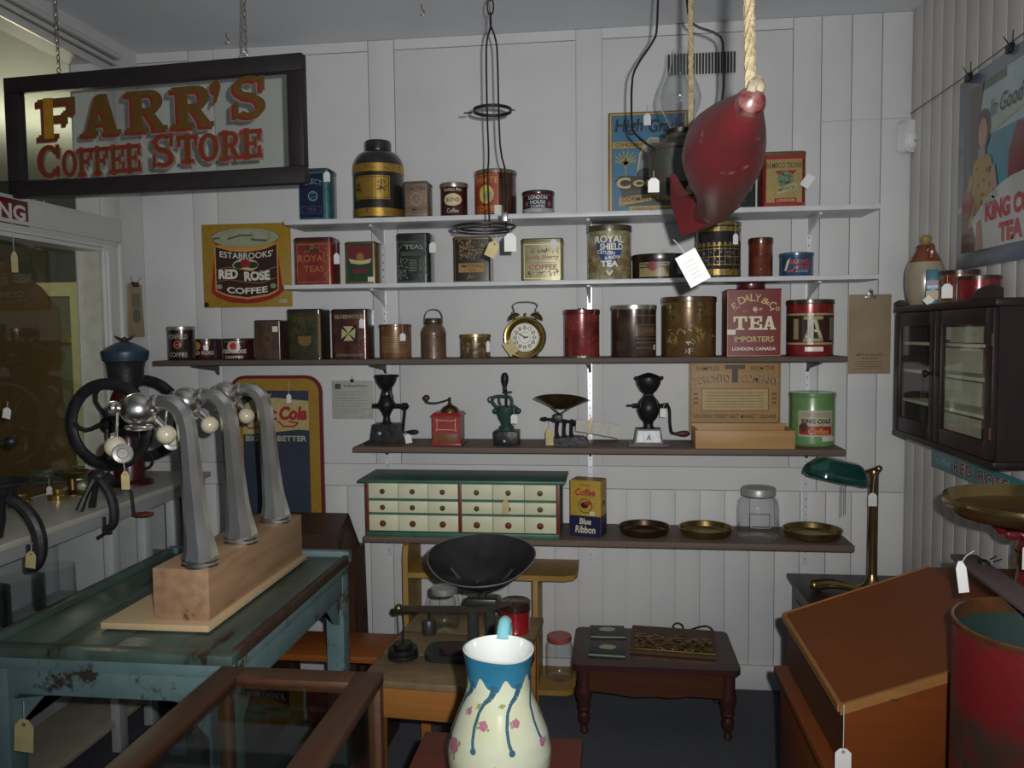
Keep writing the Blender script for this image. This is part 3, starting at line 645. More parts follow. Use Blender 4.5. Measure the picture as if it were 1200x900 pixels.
t = rtin('coffee_tin', 'tan brown round tin with faded red lettering', 446, 481.5, 380, S3, 3.33, tinpaint('#5b3d22', '#6d4a2a', .4), tinpaint('#4c3826', '#5a4630', .35), .06)
t.text('#7a2c18', [('COFFEE', 0, .78, .74, .12)]); t.lines('#8a6a40', -1.1, 1.1, [.2, .26, .32, .38, .44, .5, .56, .62], .014, 1)
# little milk can
t = Tin(); yc = 3.33; a, b = PY(494, 395, yc), PY(522.5, 395, yc); r = (b.x-a.x)/2; h = PY(508, 373, yc).z-S3; t.r, t.w, t.h = r, 2*r, h
t.root = thing('milk_can_tin', 'small brown milk can shaped tin with wire bail handle', 'can', ((a.x+b.x)/2, yc, S3)); t.surf = lambda l=1: round_(t.r+.0006*l)
MB().lathe([(.001, 0), (r, 0), (r, h*.58), (r*1.03, h*.62), (r, h*.66), (r*.90, h*.76), (r*.74, h*.82), (r*.72, h*.86), (.001, h*.86)], 36).build('body', RUSTY, t.root)
MB().lathe([(r*.72, h*.85), (r*.76, h*.87), (r*.76, h*.97), (r*.70, h), (.001, h)], 32).build('lid', BROWNT, t.root)
MB().tube([(-r*.74, 0, h*.9), (-r*.72, 0, h*1.08), (-r*.45, 0, h*1.2), (0, 0, h*1.23), (r*.45, 0, h*1.2), (r*.72, 0, h*1.08), (r*.74, 0, h*.9)], .0022, 6, smooth=2).build('bail_handle', BRD, t.root)
t.text('#4a2a1a', [('CREAM', 0, .55, .66, .11), ('TOFFEE', 0, .22, .70, .11)], 1)
t = rtin('coffee_tin', 'short gold round tin with wavy ornament', 540, 574.5, 391.5, S3, 3.32, tinpaint('#54452a', '#6a5834', .25, metal=.5), BRASST, .12)
t.specks('#3a2c18', -1.1, 1.1, .15, .75, 50, .06, 1, seed=26); t.specks('#8a7f60', -1.1, 1.1, .15, .75, 30, .05, 2, seed=27)
t = rtin('tobacco_tin', 'tall red round tin with knob lid, next to the shelf standard', 661, 702.5, 362.5, S3, 3.33, tinpaint('#5e1a1c', '#7d2a26', .24, scale=14), tinpaint('#5c1c22'), .09)
t.specks('#8a7a70', -1.2, 1.2, .1, .85, 26, .03, 1, seed=28, name='scuffs'); MB().lathe([(.014, t.h), (.014, t.h+.006), (.001, t.h+.007)], 16).build('knob', tinpaint('#4a181c'), t.root); t.panel('rim_band', '#6e6458', -1.5, 1.5, 0, .05, 1, metal=.7)
t = rtin('coffee_tin', 'silvery brown round tin under the fish price card', 716.5, 769, 357.5, S3, 3.34, tinpaint('#3a2f2a', '#51443a', .24, metal=.6, scale=16), STEELT, .07)
t.lines('#5c4a38', .1, 1.2, [.80, .62, .36, .28, .18], .02, 1); t.panel('label_patch', '#4a3828', .05, 1.2, .40, .60, 1); t.text('#6a5844', [('COFFEE', .6, .50, .42, .08)], 2); t.panel('sticker', OFFW, 1.0, 1.18, .14, .24, 3)
t = rtin('coffee_tin', 'largest gold brown round tin, beside the red box tin', 775.5, 839, 347.5, S3, 3.345, tinpaint('#4e391a', '#6b5226', .22, metal=.45, scale=12, lo=.3, hi=.7), tinpaint('#3a2c1a', '#4c3a20', .3), .08)
t.text('#5a2a14', [('MERCHANT', 0, .52, .74, .07), ('COFFEE', 0, .10, .74, .10)]); t.specks('#7d6a34', -1.1, 1.1, .2, .48, 40, .05, 1, seed=30); t.specks('#33280f', -1.1, 1.1, .58, .85, 40, .05, 1, seed=31)
# E. Daly & Co tea box
t = btin('tea_box_tin', 'big red box tin lettered tea importers with round lid on top', 852, 916, 338.5, S3, 3.29, .15, ink('#66181b', .5), ink('#5c1518', .5), .02, rc=.003)
MB().lathe([(.052, t.h-.001), (.055, t.h+.004), (.055, t.h+.022), (.050, t.h+.027), (.001, t.h+.027)], 28, c=(.0, .0, 0)).build('round_lid', tinpaint('#4c1a18', '#3a1614', .4), t.root)
t.border('#94713c', -.99, .99, .005, .985, .012, 1)
for st, u, v, w, hh, o in (('E.', -.69, .755, .13, .10, .5), ('D', -.46, .835, .14, .11, .3), ('A', -.26, .865, .12, .11, .14), ('L', -.05, .872, .10, .11, 0), ('Y', .13, .862, .12, .11, -.15), ('&', .42, .815, .18, .09, -.3), ('C', .67, .755, .13, .11, -.5), ('o', .85, .70, .08, .06, -.6)):
    t.text('#a8935a', [(st, u, v, w*.92, hh, {'rot': o, 'bold': .01})])
for k_, ch_ in enumerate('TEA'):
    for nm_, col_, ly_, dx_, dz_ in (('lettering', '#bcb091', 2, 0, 0), ('lettering_shadow', '#3d1013', 1, .003, -.003)):
        t.deco(nm_, col_, lambda mb, sf: [mb.add([tuple(Vector(sf(a_+dx_, b_+dz_))-Vector((0, 2e-5*i_, 0))) for a_, b_ in p_], [tuple(range(len(p_)))]) for i_, p_ in enumerate(slabword(ch_, (-.76, -.20, .30)[k_]*t.w/2, .395*t.h, .25*t.w, .20*t.h))], ly_)
t.text('#a8935a', [('IMPORTERS', 0, .255, .72, .085, {'bold': .015})]); t.text('#c0bbae', [('LONDON, CANADA', 0, .11, .80, .055, {'bold': .02})])
t.specks('#b08a6a', -.75, .75, .655, .70, 12, .035, 2, seed=33); t.deco('flower', '#bcb091', lambda mb, sf: [disc(mb, sf, .003+.006*cos(k*pi/3), .70*t.h+.006*sin(k*pi/3), .003, n=8) for k in range(6)], 3)['kind'] = 'stuff'
t.panel('sticker', OFFW, -.99, -.68, .325, .40, 4)
t = rtin('coffee_tin', 'red round tin with a dark picture band and white sticker', 922.5, 976.5, 351, S3, 3.335, tinpaint('#721519', '#7d1a1d', .24), tinpaint('#33201c', '#443028', .3), .07)
t.panel('picture_band', '#2c1f17', -1.5, 1.5, .24, .72, 1); t.panel('band_edge', '#8a7c58', -1.5, 1.5, .72, .755, 2); t.panel('band_edge', '#8a7c58', -1.5, 1.5, .205, .24, 2)
t.deco('letter_a', '#9c9878', lambda mb, sf: (stroke(mb, sf, [(-.3*t.w/2, .32*t.h), (-.04*t.w/2, .66*t.h)], .013), stroke(mb, sf, [(.32*t.w/2, .32*t.h), (.04*t.w/2, .66*t.h)], .013), stroke(mb, sf, [(-.15*t.w/2, .45*t.h), (.15*t.w/2, .45*t.h)], .01)), 2)
t.panel('plate', '#84784f', -.42, .42, .255, .315, 2); t.panel('plate', '#84784f', -.42, .42, .645, .705, 2); t.panel('figure', '#7b7150', -.9, -.66, .30, .66, 2); t.panel('figure', '#62664e', .78, 1.2, .28, .68, 2); t.panel('sticker', '#c4b8b0', -.36, .44, .085, .165, 3)

# ---- shelf four and five packages
t = rtin('coffee_tin', 'apple green round tin with king cole coffee label', 925.5, 978.5, 460.5, S4, 3.398, tinpaint('#4e7440', '#547c46', .3, metal=0), tinpaint('#4a6e3c', '#507542', .3, metal=0), .07)
t.panel('label_panel', '#978f78', -.78, .86, .18, .68, 1); t.text('#1d2420', [('KING COLE', .05, .475, .66, .085, {'bold': .04})]); t.panel('red_banner', '#8c1f1c', -.74, .80, .22, .38, 2); t.text('#a87a40', [('Coffee', .15, .29, .46, .11, {'shear': .2, 'bold': .02})], 3); t.blob('portrait', '#4a3024', -.52, .36, .10, .10, 4); t.panel('sticker', '#a8a898', .28, .98, .095, .19, 3); t.lines('#6a6450', -.6, .7, [.58, .62], .012)
t = btin('coffee_carton', 'yellow and navy coffee carton lettered blue ribbon', 670.5, 708, 563, S5, 3.26, .085, ink('#9a7a14', .5), ink('#8a6c12', .5), .01, rc=.002, over=.0002, cat='carton', rotz=-.28)
t.panel('navy_band', '#191b3a', -1, 1, 0, .37, 1); t.text('#8f2a24', [('Coffee', 0, .79, .66, .13, {'shear': .2, 'bold': .03})]); t.text('#b9b39a', [('Blue', 0, .275, .38, .11, {'shear': .1, 'bold': .02}), ('Ribbon', 0, .13, .66, .13, {'shear': .1, 'bold': .02})], 2)
t.text('#4a3a10', [('FINEST', 0, .91, .3, .035)]); t.deco('rose_ring', '#3a3010', lambda mb, sf: ringp(mb, sf, 0, .55*t.h, .030, .003), 2); t.blob('bow', '#2a1614', -.05, .56, .13, .10, 3); t.blob('red_bow', '#8f2a24', .15, .60, .13, .07, 4); t.panel('sticker', '#b0ab98', .30, .62, .39, .46, 4)
dd = t.d; mb = MB().box(t.w/2+.0003, t.w/2+.0008, -dd/2+.002, dd/2-.002, 0.001, t.h*.37); mb.build('navy_side', ink('#191b3a', .5), t.root)
MB().box(t.w/2+.0003, t.w/2+.0009, -.018, .018, t.h*.55, t.h*.63).build('side_print', ink('#4a3a10', .5), t.root)

# ================================================================== grinders, scale, clock and other shelf things
IRON = mat('cast_iron_black', (.008, .008, .009, 1), (.014, .014, .015, 1), .4, .0, scale=30, bump=.2, bscale=40, spec=.35)
BRASS = mat('old_brass', (.28, .20, .075, 1), (.19, .135, .05, 1), .3, .9, scale=14, bump=.08, bscale=30)
BRASSB = mat('bright_brass', (.62, .45, .16, 1), (.52, .37, .12, 1), .2, .95, scale=14)
STEEL = mat('grey_steel', (.42, .43, .45, 1), (.33, .34, .36, 1), .35, .85, scale=20)
def rel(root, Y):
    o = root.location
    return lambda x, y, dy=0.0: PY(x, y, Y) - o + Vector((0, dy, 0))
SCL = lambda Y: Y/F_PX/ (cos(YAW))     # metres per pixel at depth Y, near enough

# ---- tall black iron mill
Y = 3.33; b = PY(454, 520, Y); r0 = thing('coffee_grinder', 'black cast iron coffee grinder with goblet hopper and side crank', 'coffee grinder', (b.x, Y, S4)); q = rel(r0, Y); s = SCL(Y)
MB().prism([(-.090, 0), (.070, 0), (.068, .008), (.062, .010), (-.064, .022), (-.088, .008)], -.05, .05).build('foot_plate', IRON, r0)
MB().hexa([(-.062, -.05, .012), (.060, -.05, .012), (.060, .05, .012), (-.062, .05, .012)], [(-.052, -.042, .085), (.050, -.042, .085), (.050, .042, .085), (-.052, .042, .085)]).build('drawer_box', IRON, r0)
MB().lathe([(.001, 0), (.008, .001), (.008, .006), (.001, .007)], 16, axis='y', c=(-.020, -.0535, .048)).build('drawer_knob', STEEL, r0)
MB().lathe([(.030, .080), (.016, .095), (.013, .115), (.022, .135), (.036, .155), (.037, .170), (.028, .190), (.016, .205)], 24).build('grinding_body', IRON, r0)
MB().tube([(.014, 0, .165), (.026, 0, .19), (.016, 0, .215), (.014, 0, .235)], [.010, .008, .009, .012], 8, smooth=1).tube([(-.012, 0, .17), (-.020, 0, .19), (-.012, 0, .215), (-.006, 0, .232)], [.012, .01, .009, .012], 8, smooth=1).build('hopper_arms', IRON, r0)
MB().lathe([(.012, .222), (.026, .236), (.042, .262), (.049, .288), (.047, .291), (.040, .264), (.001, .245)], 28).build('hopper', IRON, r0)
MB().ball((.050, 0, .287), .006).ball((-.047, .0, .286), .005).build('hopper_lugs', IRON, r0)['kind'] = 'stuff'
MB().tube([(-.060, 0, .160), (-.04, 0, .160), (-.03, 0, .160)], [.010, .010, .014]).build('axle', IRON, r0); MB().tube([(.03, 0, .160), (.05, 0, .160), (.066, 0, .158), (.068, 0, .158), (.088, 0, .158), (.096, 0, .158)], [.011, .010, .010, .015, .015, .006]).build('axle', IRON, r0)
cr = MB().tube([(.080, -.006, .158), (.083, -.02, .13), (.078, -.022, .09), (.074, -.022, .056)], .006, 8, smooth=2).build('crank', IRON, r0)
MB().lathe([(.003, 0), (.005, .02), (.009, .035), (.010, .05), (.007, .065), (.001, .069)], 14, axis='x', c=(.074, -.022, .052)).build('handle', IRON, cr)

# ---- red box mill
Y = 3.27; b = PY(524, 520, Y); rm = thing('coffee_grinder', 'small red box coffee grinder with brass dome and little drawer', 'coffee grinder', (b.x, Y+.05, S4)); 
RED = mat('red_enamel', C('#7a1714', 1.7), C('#6a1212', 1.7), .35, scale=20)
MB().box(-.066, .060, -.060, .060, 0, .010, .002).box(-.060, .055, -.055, .055, .009, .122).build('box', RED, rm)
MB().hexa([(-.068, -.063, .122), (.063, -.063, .122), (.063, .063, .122), (-.068, .063, .122)], [(-.056, -.052, .136), (.052, -.052, .136), (.052, .052, .136), (-.056, .052, .136)]).build('top_board', RED, rm)
d_ = MB().box(-.050, .045, -.0585, -.050, .014, .052, .001).build('drawer', woodm('drawer_wood', '#5a3a1c', '#6d4a26'), rm)
MB().ball((-.002, -.061, .033), .0045).build('knob', BRASSB, d_)
fr = MB()
sf = flat(-.0558); stroke(fr, sf, [(-.044, .062), (-.036, .068), (.030, .066), (.040, .060), (.036, .075), (.036, .098), (.040, .112), (.030, .104), (-.036, .106), (-.044, .112), (-.040, .098), (-.040, .075), (-.044, .062)], .0025)
fr.build('painted_line', ink('#a59a60'), rm, smooth=0)
MB().lathe([(.040, .136), (.038, .146), (.028, .158), (.012, .165), (.008, .172), (.001, .172)], 24, c=(.004, 0, 0)).build('dome', BRASS, rm)
ck = MB().tube([(.004, 0, .168), (.004, 0, .197)], .005).tube([(.006, 0, .190), (-.03, -.02, .178), (-.06, -.035, .174), (-.085, -.045, .180)], .0035, 6, smooth=1).build('crank', IRON, rm)
MB().lathe([(.003, 0), (.007, .008), (.014, .016), (.014, .026), (.007, .032), (.001, .033)], 14, c=(-.085, -.045, .178)).build('knob', woodm('knob_wood', '#3a2c1e', '#4a3826'), ck)

# ---- green hand press grinder
Y = 3.32; b = PY(594, 521, Y); rg = thing('hand_mill', 'dark green cast iron hand mill with black upright handle on a black block', 'hand mill', (b.x, Y, S4))
GRN = mat('green_enamel', C('#22403a', 1.6), C('#1a332e', 1.6), .4, scale=25, bump=.15)
MB().box(-.050, .052, -.045, .045, 0, .060, .003).build('block', IRON, rg)
MB().lathe([(.001, 0), (.005, .0), (.005, .004), (.001, .004)], 12, axis='y', c=(-.004, -.049, .02)).build('screw', STEEL, rg)
MB().lathe([(.034, .058), (.030, .066), (.032, .074), (.022, .084), (.024, .094), (.034, .110), (.042, .135), (.044, .155), (.040, .160), (.001, .155)], 24).build('funnel', GRN, rg)
MB().ball((-.046, 0, .140), .012).ball((.050, 0, .140), .012).build('lugs', GRN, rg)['kind'] = 'stuff'
MB().tube([(-.036, 0, .15), (-.060, 0, .178), (-.058, 0, .196), (-.038, 0, .202), (0, 0, .200), (.018, 0, .198), (.024, 0, .18), (.022, 0, .15)], .0065, 8, smooth=1).tube([(-.03, 0, .20), (-.03, 0, .18), (-.022, 0, .155)], .005).tube([(.022, 0, .165), (.044, 0, .150), (.052, 0, .138)], .007).build('yoke', GRN, rg)
MB().tube([(-.064+.012*cos(a), 0, .188+.012*sin(a)) for a in [k*pi/4 for k in range(8)]], .003, 6, closed=True).build('ring', GRN, rg)
MB().tube([(0, 0, .155), (0, 0, .225)], .005).box(-.014, .024, -.008, .008, .214, .222, .002).build('shaft', IRON, rg)
MB().lathe([(.005, .222), (.009, .228), (.007, .238), (.015, .262), (.015, .282), (.010, .296), (.001, .300)], 18, c=(-.005, 0, 0)).build('handle', IRON, rg)

# ---- counter scale with brass pan
Y = 3.32; b = PY(668, 522, Y); rs = thing('counter_scale', 'small black counter scale with brass scoop pan and white chart plate', 'scale', (b.x, Y, S4)); q = rel(rs, Y)
MB().prism([(-.068, 0), (.075, 0), (.072, .022), (.055, .034), (.010, .036), (-.068, .030)], -.04, .04).build('base', IRON, rs)
mb = MB()
for x in (-.052, -.022, .008): mb.tube([(x, 0, .03), (x-.003, 0, .06), (x+.002, 0, .105)], [.010, .006, .009], 8, smooth=1)
mb.build('posts', IRON, rs)['kind'] = 'stuff'
a, c = q(634, 491), q(677, 495)
MB().tube([(a.x-.002, 0, a.z), (a.x+.02, 0, a.z), (a.x+.022, 0, a.z), (c.x, 0, c.z)], [.006, .010, .006, .006], 8).box(-.07, -.03, -.02, .02, a.z-.012, a.z+.02, .004).build('beam', IRON, rs)
p0 = q(655, 486); 
MB().tube([(p0.x-.045, 0, p0.z+.045), (p0.x-.004, 0, p0.z+.008), (p0.x, 0, p0.z)], .004, 6, smooth=1).tube([(p0.x+.055, 0, p0.z+.035), (p0.x+.02, 0, p0.z+.012), (p0.x, 0, p0.z)], .004, 6, smooth=1).tube([(p0.x, 0, p0.z+.008), (p0.x, 0, p0.z-.03)], .007).build('pan_fork', IRON, rs)
pc = q(657.5, 471)
pan = MB().lathe([(.001, -.036), (.025, -.033), (.055, -.022), (.085, -.006), (.112, .008), (.115, .009), (.113, .011), (.086, -.002), (.054, -.018), (.024, -.029), (.001, -.032)], 36)
pan.v = [(x*1.0, y*.85, z+.05*(x/.115)*-.06+ (.006*(1-(x/.115)**2))) for x, y, z in pan.v]
pan.build('pan', mat('pan_brass', (.24, .19, .08, 1), (.18, .14, .06, 1), .3, .9, scale=10), rs, loc=(pc.x, 0, pc.z), rot=(radians(-14), 0, 0))
c4 = [q(*p) for p in ((676, 489.5), (727, 497), (725, 512), (675, 503.5))]
MB().add([(v.x, -.045, v.z) for v in c4]+[(v.x, -.037, v.z) for v in c4], [(0, 1, 2, 3), (7, 6, 5, 4), (0, 4, 5, 1), (1, 5, 6, 2), (2, 6, 7, 3), (3, 7, 4, 0)]).build('chart_plate', mat('chart_white', (.42, .41, .36, 1), (.34, .33, .29, 1), .45, scale=40), rs, smooth=0)
e0, e1 = q(694, 488), q(689, 511); MB().tube([(e0.x, -.047, e0.z), (e1.x, -.047, e1.z)], .007, 4, sq=(1.2, .6)).build('slider', BRASS, rs)
MB().tube([(c4[0].x-.012, -.02, .5*(c4[0].z+c4[3].z)), (c4[0].x+.003, -.041, .5*(c4[0].z+c4[3].z))], .006).build('plate_arm', IRON, rs)

# ---- black mill with grey base plate
Y = 3.32; b = PY(760, 521, Y); r0 = thing('coffee_grinder', 'black iron coffee grinder with ball body and pale grey stepped base', 'coffee grinder', (b.x, Y, S4))
MB().box(-.082, .078, -.055, .055, 0, .012, .002).build('foot_plate', mat('foot_grey', (.10, .09, .085, 1), None, .5), r0)
MB().hexa([(-.060, -.045, .012), (.056, -.045, .012), (.056, .045, .012), (-.060, .045, .012)], [(-.050, -.038, .070), (.048, -.038, .070), (.048, .038, .070), (-.050, .038, .070)]).build('base_box', IRON, r0)
MB().add([(-.050, -.0462, .018), (.047, -.0462, .018), (.042, -.0405, .064), (-.044, -.0405, .064)], [(0, 1, 2, 3)]).build('front_plate', mat('plate_silver', (.36, .37, .39, 1), (.26, .27, .29, 1), .45, .3, scale=60), r0, smooth=0)
mb = MB(); write(mb, lambda u, v: (u, -.0452+(v-.040)*.12-.0008, v), 'A', -.001, .038, .02, .022, bold=.05); mb.build('casting_mark', ink('#3a3c40'), r0, smooth=0)
MB().lathe([(.024, .068), (.018, .085), (.020, .096), (.034, .112), (.046, .140), (.047, .158), (.040, .180), (.024, .200), (.019, .208), (.020, .214)], 28).build('body', IRON, r0)
hp = MB().lathe([(.016, .208), (.034, .224), (.048, .250), (.051, .270), (.049, .278), (.040, .284), (.020, .292), (.006, .296), (.001, .296)], 28).build('hopper', IRON, r0)
MB().ball((.052, -.01, .275), .008).ball((-.050, -.01, .275), .008).build('hopper_lugs', IRON, hp)['kind'] = 'stuff'
MB().tube([(-.088, -.005, .163), (-.06, -.005, .163)], .004).tube([(-.064, -.005, .163), (-.03, -.005, .163)], .009).tube([(.03, -.005, .163), (.064, -.005, .163)], .008).tube([(.06, -.005, .163), (.080, -.005, .165)], .010).build('axle', IRON, r0)
MB().tube([(.035*cos(a)-.0, -.048+.01*abs(sin(a)), .16+.05*sin(a)) for a in [k*pi/8 for k in range(9)]], .0012, 5).build('wire_guard', IRON, r0)
cr = MB().tube([(.076, -.012, .165), (.084, -.02, .15), (.084, -.024, .10), (.088, -.024, .066), (.092, -.024, .054), (.105, -.024, .052)], .005, 8, smooth=2).build('crank', IRON, r0)
MB().lathe([(.003, 0), (.008, .015), (.012, .035), (.012, .05), (.006, .062), (.001, .066)], 14, axis='x', c=(.100, -.024, .052)).build('handle', woodm('handle_redwood', '#3a1c16', '#4a241a'), cr)

# ---- wooden sample box with printed lid
rb = thing('sample_box', 'open wooden sample box with printed lid stood upright behind it', 'box', (PY(868, 527, 3.235).x, 3.30, S4))
o = rb.location; BOXW = woodm('box_wood', '#86653a', '#9a7848', k=1.6, scale=4, stretch=(.4, 3, 3)); LIDW = woodm('lid_wood', '#7d6038', '#8f7046', k=1.6, scale=4, stretch=(.4, 3, 3))
x0, x1 = PY(815, 515, 3.235).x-o.x, PY(932, 515, 3.235).x-o.x; hz = PY(860, 504.5, 3.235).z-S4
y0, y1, tk = 3.235-o.y, 3.385-o.y, .010
MB().box(x0, x1, y0, y0+tk, 0, hz, .001).build('front_board', BOXW, rb)
MB().box(x0, x0+tk, y0+tk, y1, 0, hz, .001).build('side_board', BOXW, rb); MB().box(x1-tk, x1, y0+tk, y1, 0, hz, .001).build('side_board', BOXW, rb)
MB().box(x0, x1, y1, y1+tk, 0, hz+.012, .001).build('back_board', BOXW, rb); MB().box(x0+tk, x1-tk, y0+tk, y1, .002, .008).build('bottom_board', BOXW, rb)
yl = 3.40; lx0, lx1 = PY(808, 460, yl).x-o.x, PY(915, 460, yl).x-o.x; lz0, lz1 = PY(860, 497, yl).z-S4, .338
ld = MB().box(lx0, lx1, yl-o.y, yl-o.y+.010, lz0-.03, lz1, .001).build('lid', LIDW, rb)
sf = flat(yl-o.y-.0006); cx = (lx0+lx1)/2; W = lx1-lx0; Hh = lz1-lz0; vz = lambda f: lz0+f*Hh
sf2 = flat(yl-o.y-.0012)
mb = MB(); write(mb, sf, 'SAMPLES', cx-.30*W, vz(.885), .26*W, .065*Hh, bold=.02); write(mb, sf, 'FROM THE', cx+.30*W, vz(.885), .26*W, .065*Hh, bold=.02); write(mb, sf, 'T', cx, vz(.80), .22*W, .28*Hh, bold=.05)
write(mb, sf, '103 KING STREET EAST MARKET SQUARE', cx, vz(.12), .90*W, .075*Hh, bold=.02); mb.build('lettering', ink('#26160a'), ld, smooth=0)
mb = MB(); write(mb, sf, 'TORONTO', cx-.26*W, vz(.70), .40*W, .13*Hh, bold=.03, arc=.02*Hh, rot=.10); mb.build('lettering', ink('#2c1c0e'), ld, smooth=0); mb = MB(); write(mb, sf, 'COMPANY', cx+.27*W, vz(.70), .40*W, .13*Hh, bold=.03, arc=.02*Hh, rot=-.10); mb.build('lettering', ink('#2c1c0e'), ld, smooth=0)
mb = MB(); write(mb, sf2, 'TORONTO', cx-.255*W, vz(.71), .40*W, .12*Hh, bold=.0, arc=.02*Hh, rot=.10); mb.build('lettering_highlight', ink('#8f7448'), ld, smooth=0); mb = MB(); write(mb, sf2, 'COMPANY', cx+.275*W, vz(.71), .40*W, .12*Hh, bold=.0, arc=.02*Hh, rot=-.10); mb.build('lettering_highlight', ink('#8f7448'), ld, smooth=0)
mb = MB(); rect(mb, sf, cx-.36*W, cx+.36*W, vz(.22), vz(.56)); mb.build('label_panel', ink('#90793f'), ld, smooth=0)
mb = MB(); frame(mb, sf2, cx-.37*W, cx+.37*W, vz(.21), vz(.57), .003); frame(mb, sf, cx-.485*W, cx+.485*W, vz(.02), vz(.985), .003)
for k in range(6): rect(mb, sf2, cx-.32*W, cx+.32*W, vz(.27+.045*k), vz(.277+.045*k))
for u in (-.43, .43):
    for k in range(3): stroke(mb, sf, [(cx+u*W-.01, vz(.32+.07*k)), (cx+u*W+.01, vz(.36+.07*k))], .004); stroke(mb, sf, [(cx+u*W+.01, vz(.32+.07*k)), (cx+u*W-.01, vz(.36+.07*k))], .004)
q_ = mb.build('printed_lines', ink('#4a3018'), ld, smooth=0); q_['kind'] = 'stuff'
MB().tube([(x1-.05, y1, hz+.01), (x1-.035, y1-.04, hz+.03), (lx1-.004, yl-o.y-.003, lz0+.02)], .0012, 5).build('lid_stay', STEEL, rb)

# ---- alarm clock
Y = 3.30; cc = PY(615, 395.5, Y); rc = thing('alarm_clock', 'brass twin bell alarm clock with white dial and dark numbers', 'clock', (cc.x, Y, S3)); s = SCL(Y)
zc = cc.z-S3; R = 24.3*s
MB().lathe([(R, 0), (R, .05), (R*.9, .06), (.001, .062)], 44, axis='y', c=(0, 0, zc)).build('case', BRASS, rc)
MB().lathe([(R, .004), (R*1.02, -.004), (R*.96, -.012), (R*.80, -.010), (R*.72, -.004), (R*.60, .006)], 44, axis='y', c=(0, 0, zc)).build('bezel', BRASSB, rc)
MB().lathe([(.001, 0), (R*.68, 0)], 40, axis='y', c=(0, -.002, zc)).build('dial', ink('#bdbdb0'), rc)
for k in range(12):
    a = pi/2-k*pi/6; cxn, czn = R*.47*cos(a), zc+R*.47*sin(a)
    mb = MB(); disc(mb, flat(-.0027), cxn, czn, R*.095, n=14); nd = mb.build('number_disc', ink('#232a3c'), rc, smooth=0)
    mb = MB(); write(mb, flat(-.0033), str(12 if k == 0 else k), cxn, czn, R*.085 if k not in (0, 10, 11) else R*.12, R*.11, bold=.03); mb.build('numeral', ink('#c6c6bb'), nd, smooth=0)
mb = MB(); ringp(mb, flat(-.0028), 0, zc, R*.28, R*.02); ringp(mb, flat(-.0028), 0, zc, R*.62, R*.015, 36); mb.build('chapter_ring', ink('#4a4a48'), rc, smooth=0)
mb = MB(); stroke(mb, flat(-.005), [(0, zc), (-R*.28, zc+R*.20)], R*.06); stroke(mb, flat(-.006), [(0, zc), (R*.18, zc+R*.03)], R*.07); disc(mb, flat(-.0065), 0, zc, R*.06); mb.build('hands', ink('#15171c'), rc, smooth=0)
for sgn in (-1, 1):
    bl = MB().lathe([(.001, .018), (.012, .016), (.022, .010), (.028, 0), (.0285, -.002)], 24); bl.move((0, 0, 0), Matrix.Rotation(sgn*radians(28), 3, 'Y')); bl.move((sgn*R*.56, .025, zc+R*.97))
    be = bl.build('bell', BRASS, rc); MB().tube([(sgn*R*.5, .025, zc+R*.82), (sgn*R*.6, .025, zc+R*1.15)], .003).ball((sgn*R*.615, .025, zc+R*1.19), .005).build('bell_post', BRASS, be)
    MB().lathe([(.003, 0), (.006, .006), (.004, .02)], 12, c=(sgn*R*.55, .02, 0)).build('foot', BRASSB, rc)
MB().tube([(-R*.5, .025, zc+R*1.15), (-R*.56, .025, zc+R*1.38), (-R*.63, .025, zc+R*1.52), (-R*.48, .025, zc+R*1.68), (0, .025, zc+R*1.72), (R*.48, .025, zc+R*1.68), (R*.63, .025, zc+R*1.50), (R*.50, .025, zc+R*1.36), (R*.52, .025, zc+R*1.15)], .0026, 6, smooth=2).build('carry_handle', STEEL, rc)
MB().tube([(0, .025, zc+R), (0, .025, zc+R*1.1)], .002).ball((0, .025, zc+R*1.12), .006).build('hammer', BRASS, rc)

# ---- green drawer chest
Y = 3.215; rd = thing('drawer_chest', 'long miniature chest of cream drawers with green roof board and red stiles', 'drawer chest', (PY(542, 625, Y).x, Y+.115, S5)); o = rd.location
GREENP = mat('chest_green', C('#2c5a47', 1.5), C('#24493a', 1.5), .45, scale=10, bump=.08); REDP = ink('#5e1a1c', .45); CREAMP = mat('drawer_cream', C('#b0b196', 1.5), C('#a9aa8c', 1.5), .5, scale=6)
X0, X1 = PY(428.5, 590, Y).x-o.x, PY(656, 590, Y).x-o.x; fy = -.115; T = PY(440, 564.5, Y).z-S5; dp = .115
MB().box(X0, X1, fy+.012, dp, 0, T).build('carcass', GREENP, rd)
MB().box(X0-.024, X1+.024, fy-.022, dp+.005, T, T+.012, .002).build('roof_board', GREENP, rd)
MB().box(X0+.003, X1-.003, fy-.006, fy+.012, 0, .018, .001).build('plinth', GREENP, rd)
wcol = (X1-X0); st = .0135
MB().box(X0, X0+st, fy, fy+.012, .0, T, .001).build('stile', REDP, rd); MB().box(X1-st, X1, fy, fy+.012, .0, T, .001).build('stile', REDP, rd)
xm = PY(539, 590, Y).x-o.x; MB().box(xm-st/2, xm+st/2, fy, fy+.012, .018, T, .001).build('stile', REDP, rd)
rows = ((.022, .088), (.098, .146), (.157, T-.006))
for z in (.0925, .1515): 
    for a_, b_ in ((X0+st, xm-st/2), (xm+st/2, X1-st)): MB().box(a_, b_, fy+.001, fy+.012, z-.005, z+.005).build('rail', GREENP, rd)
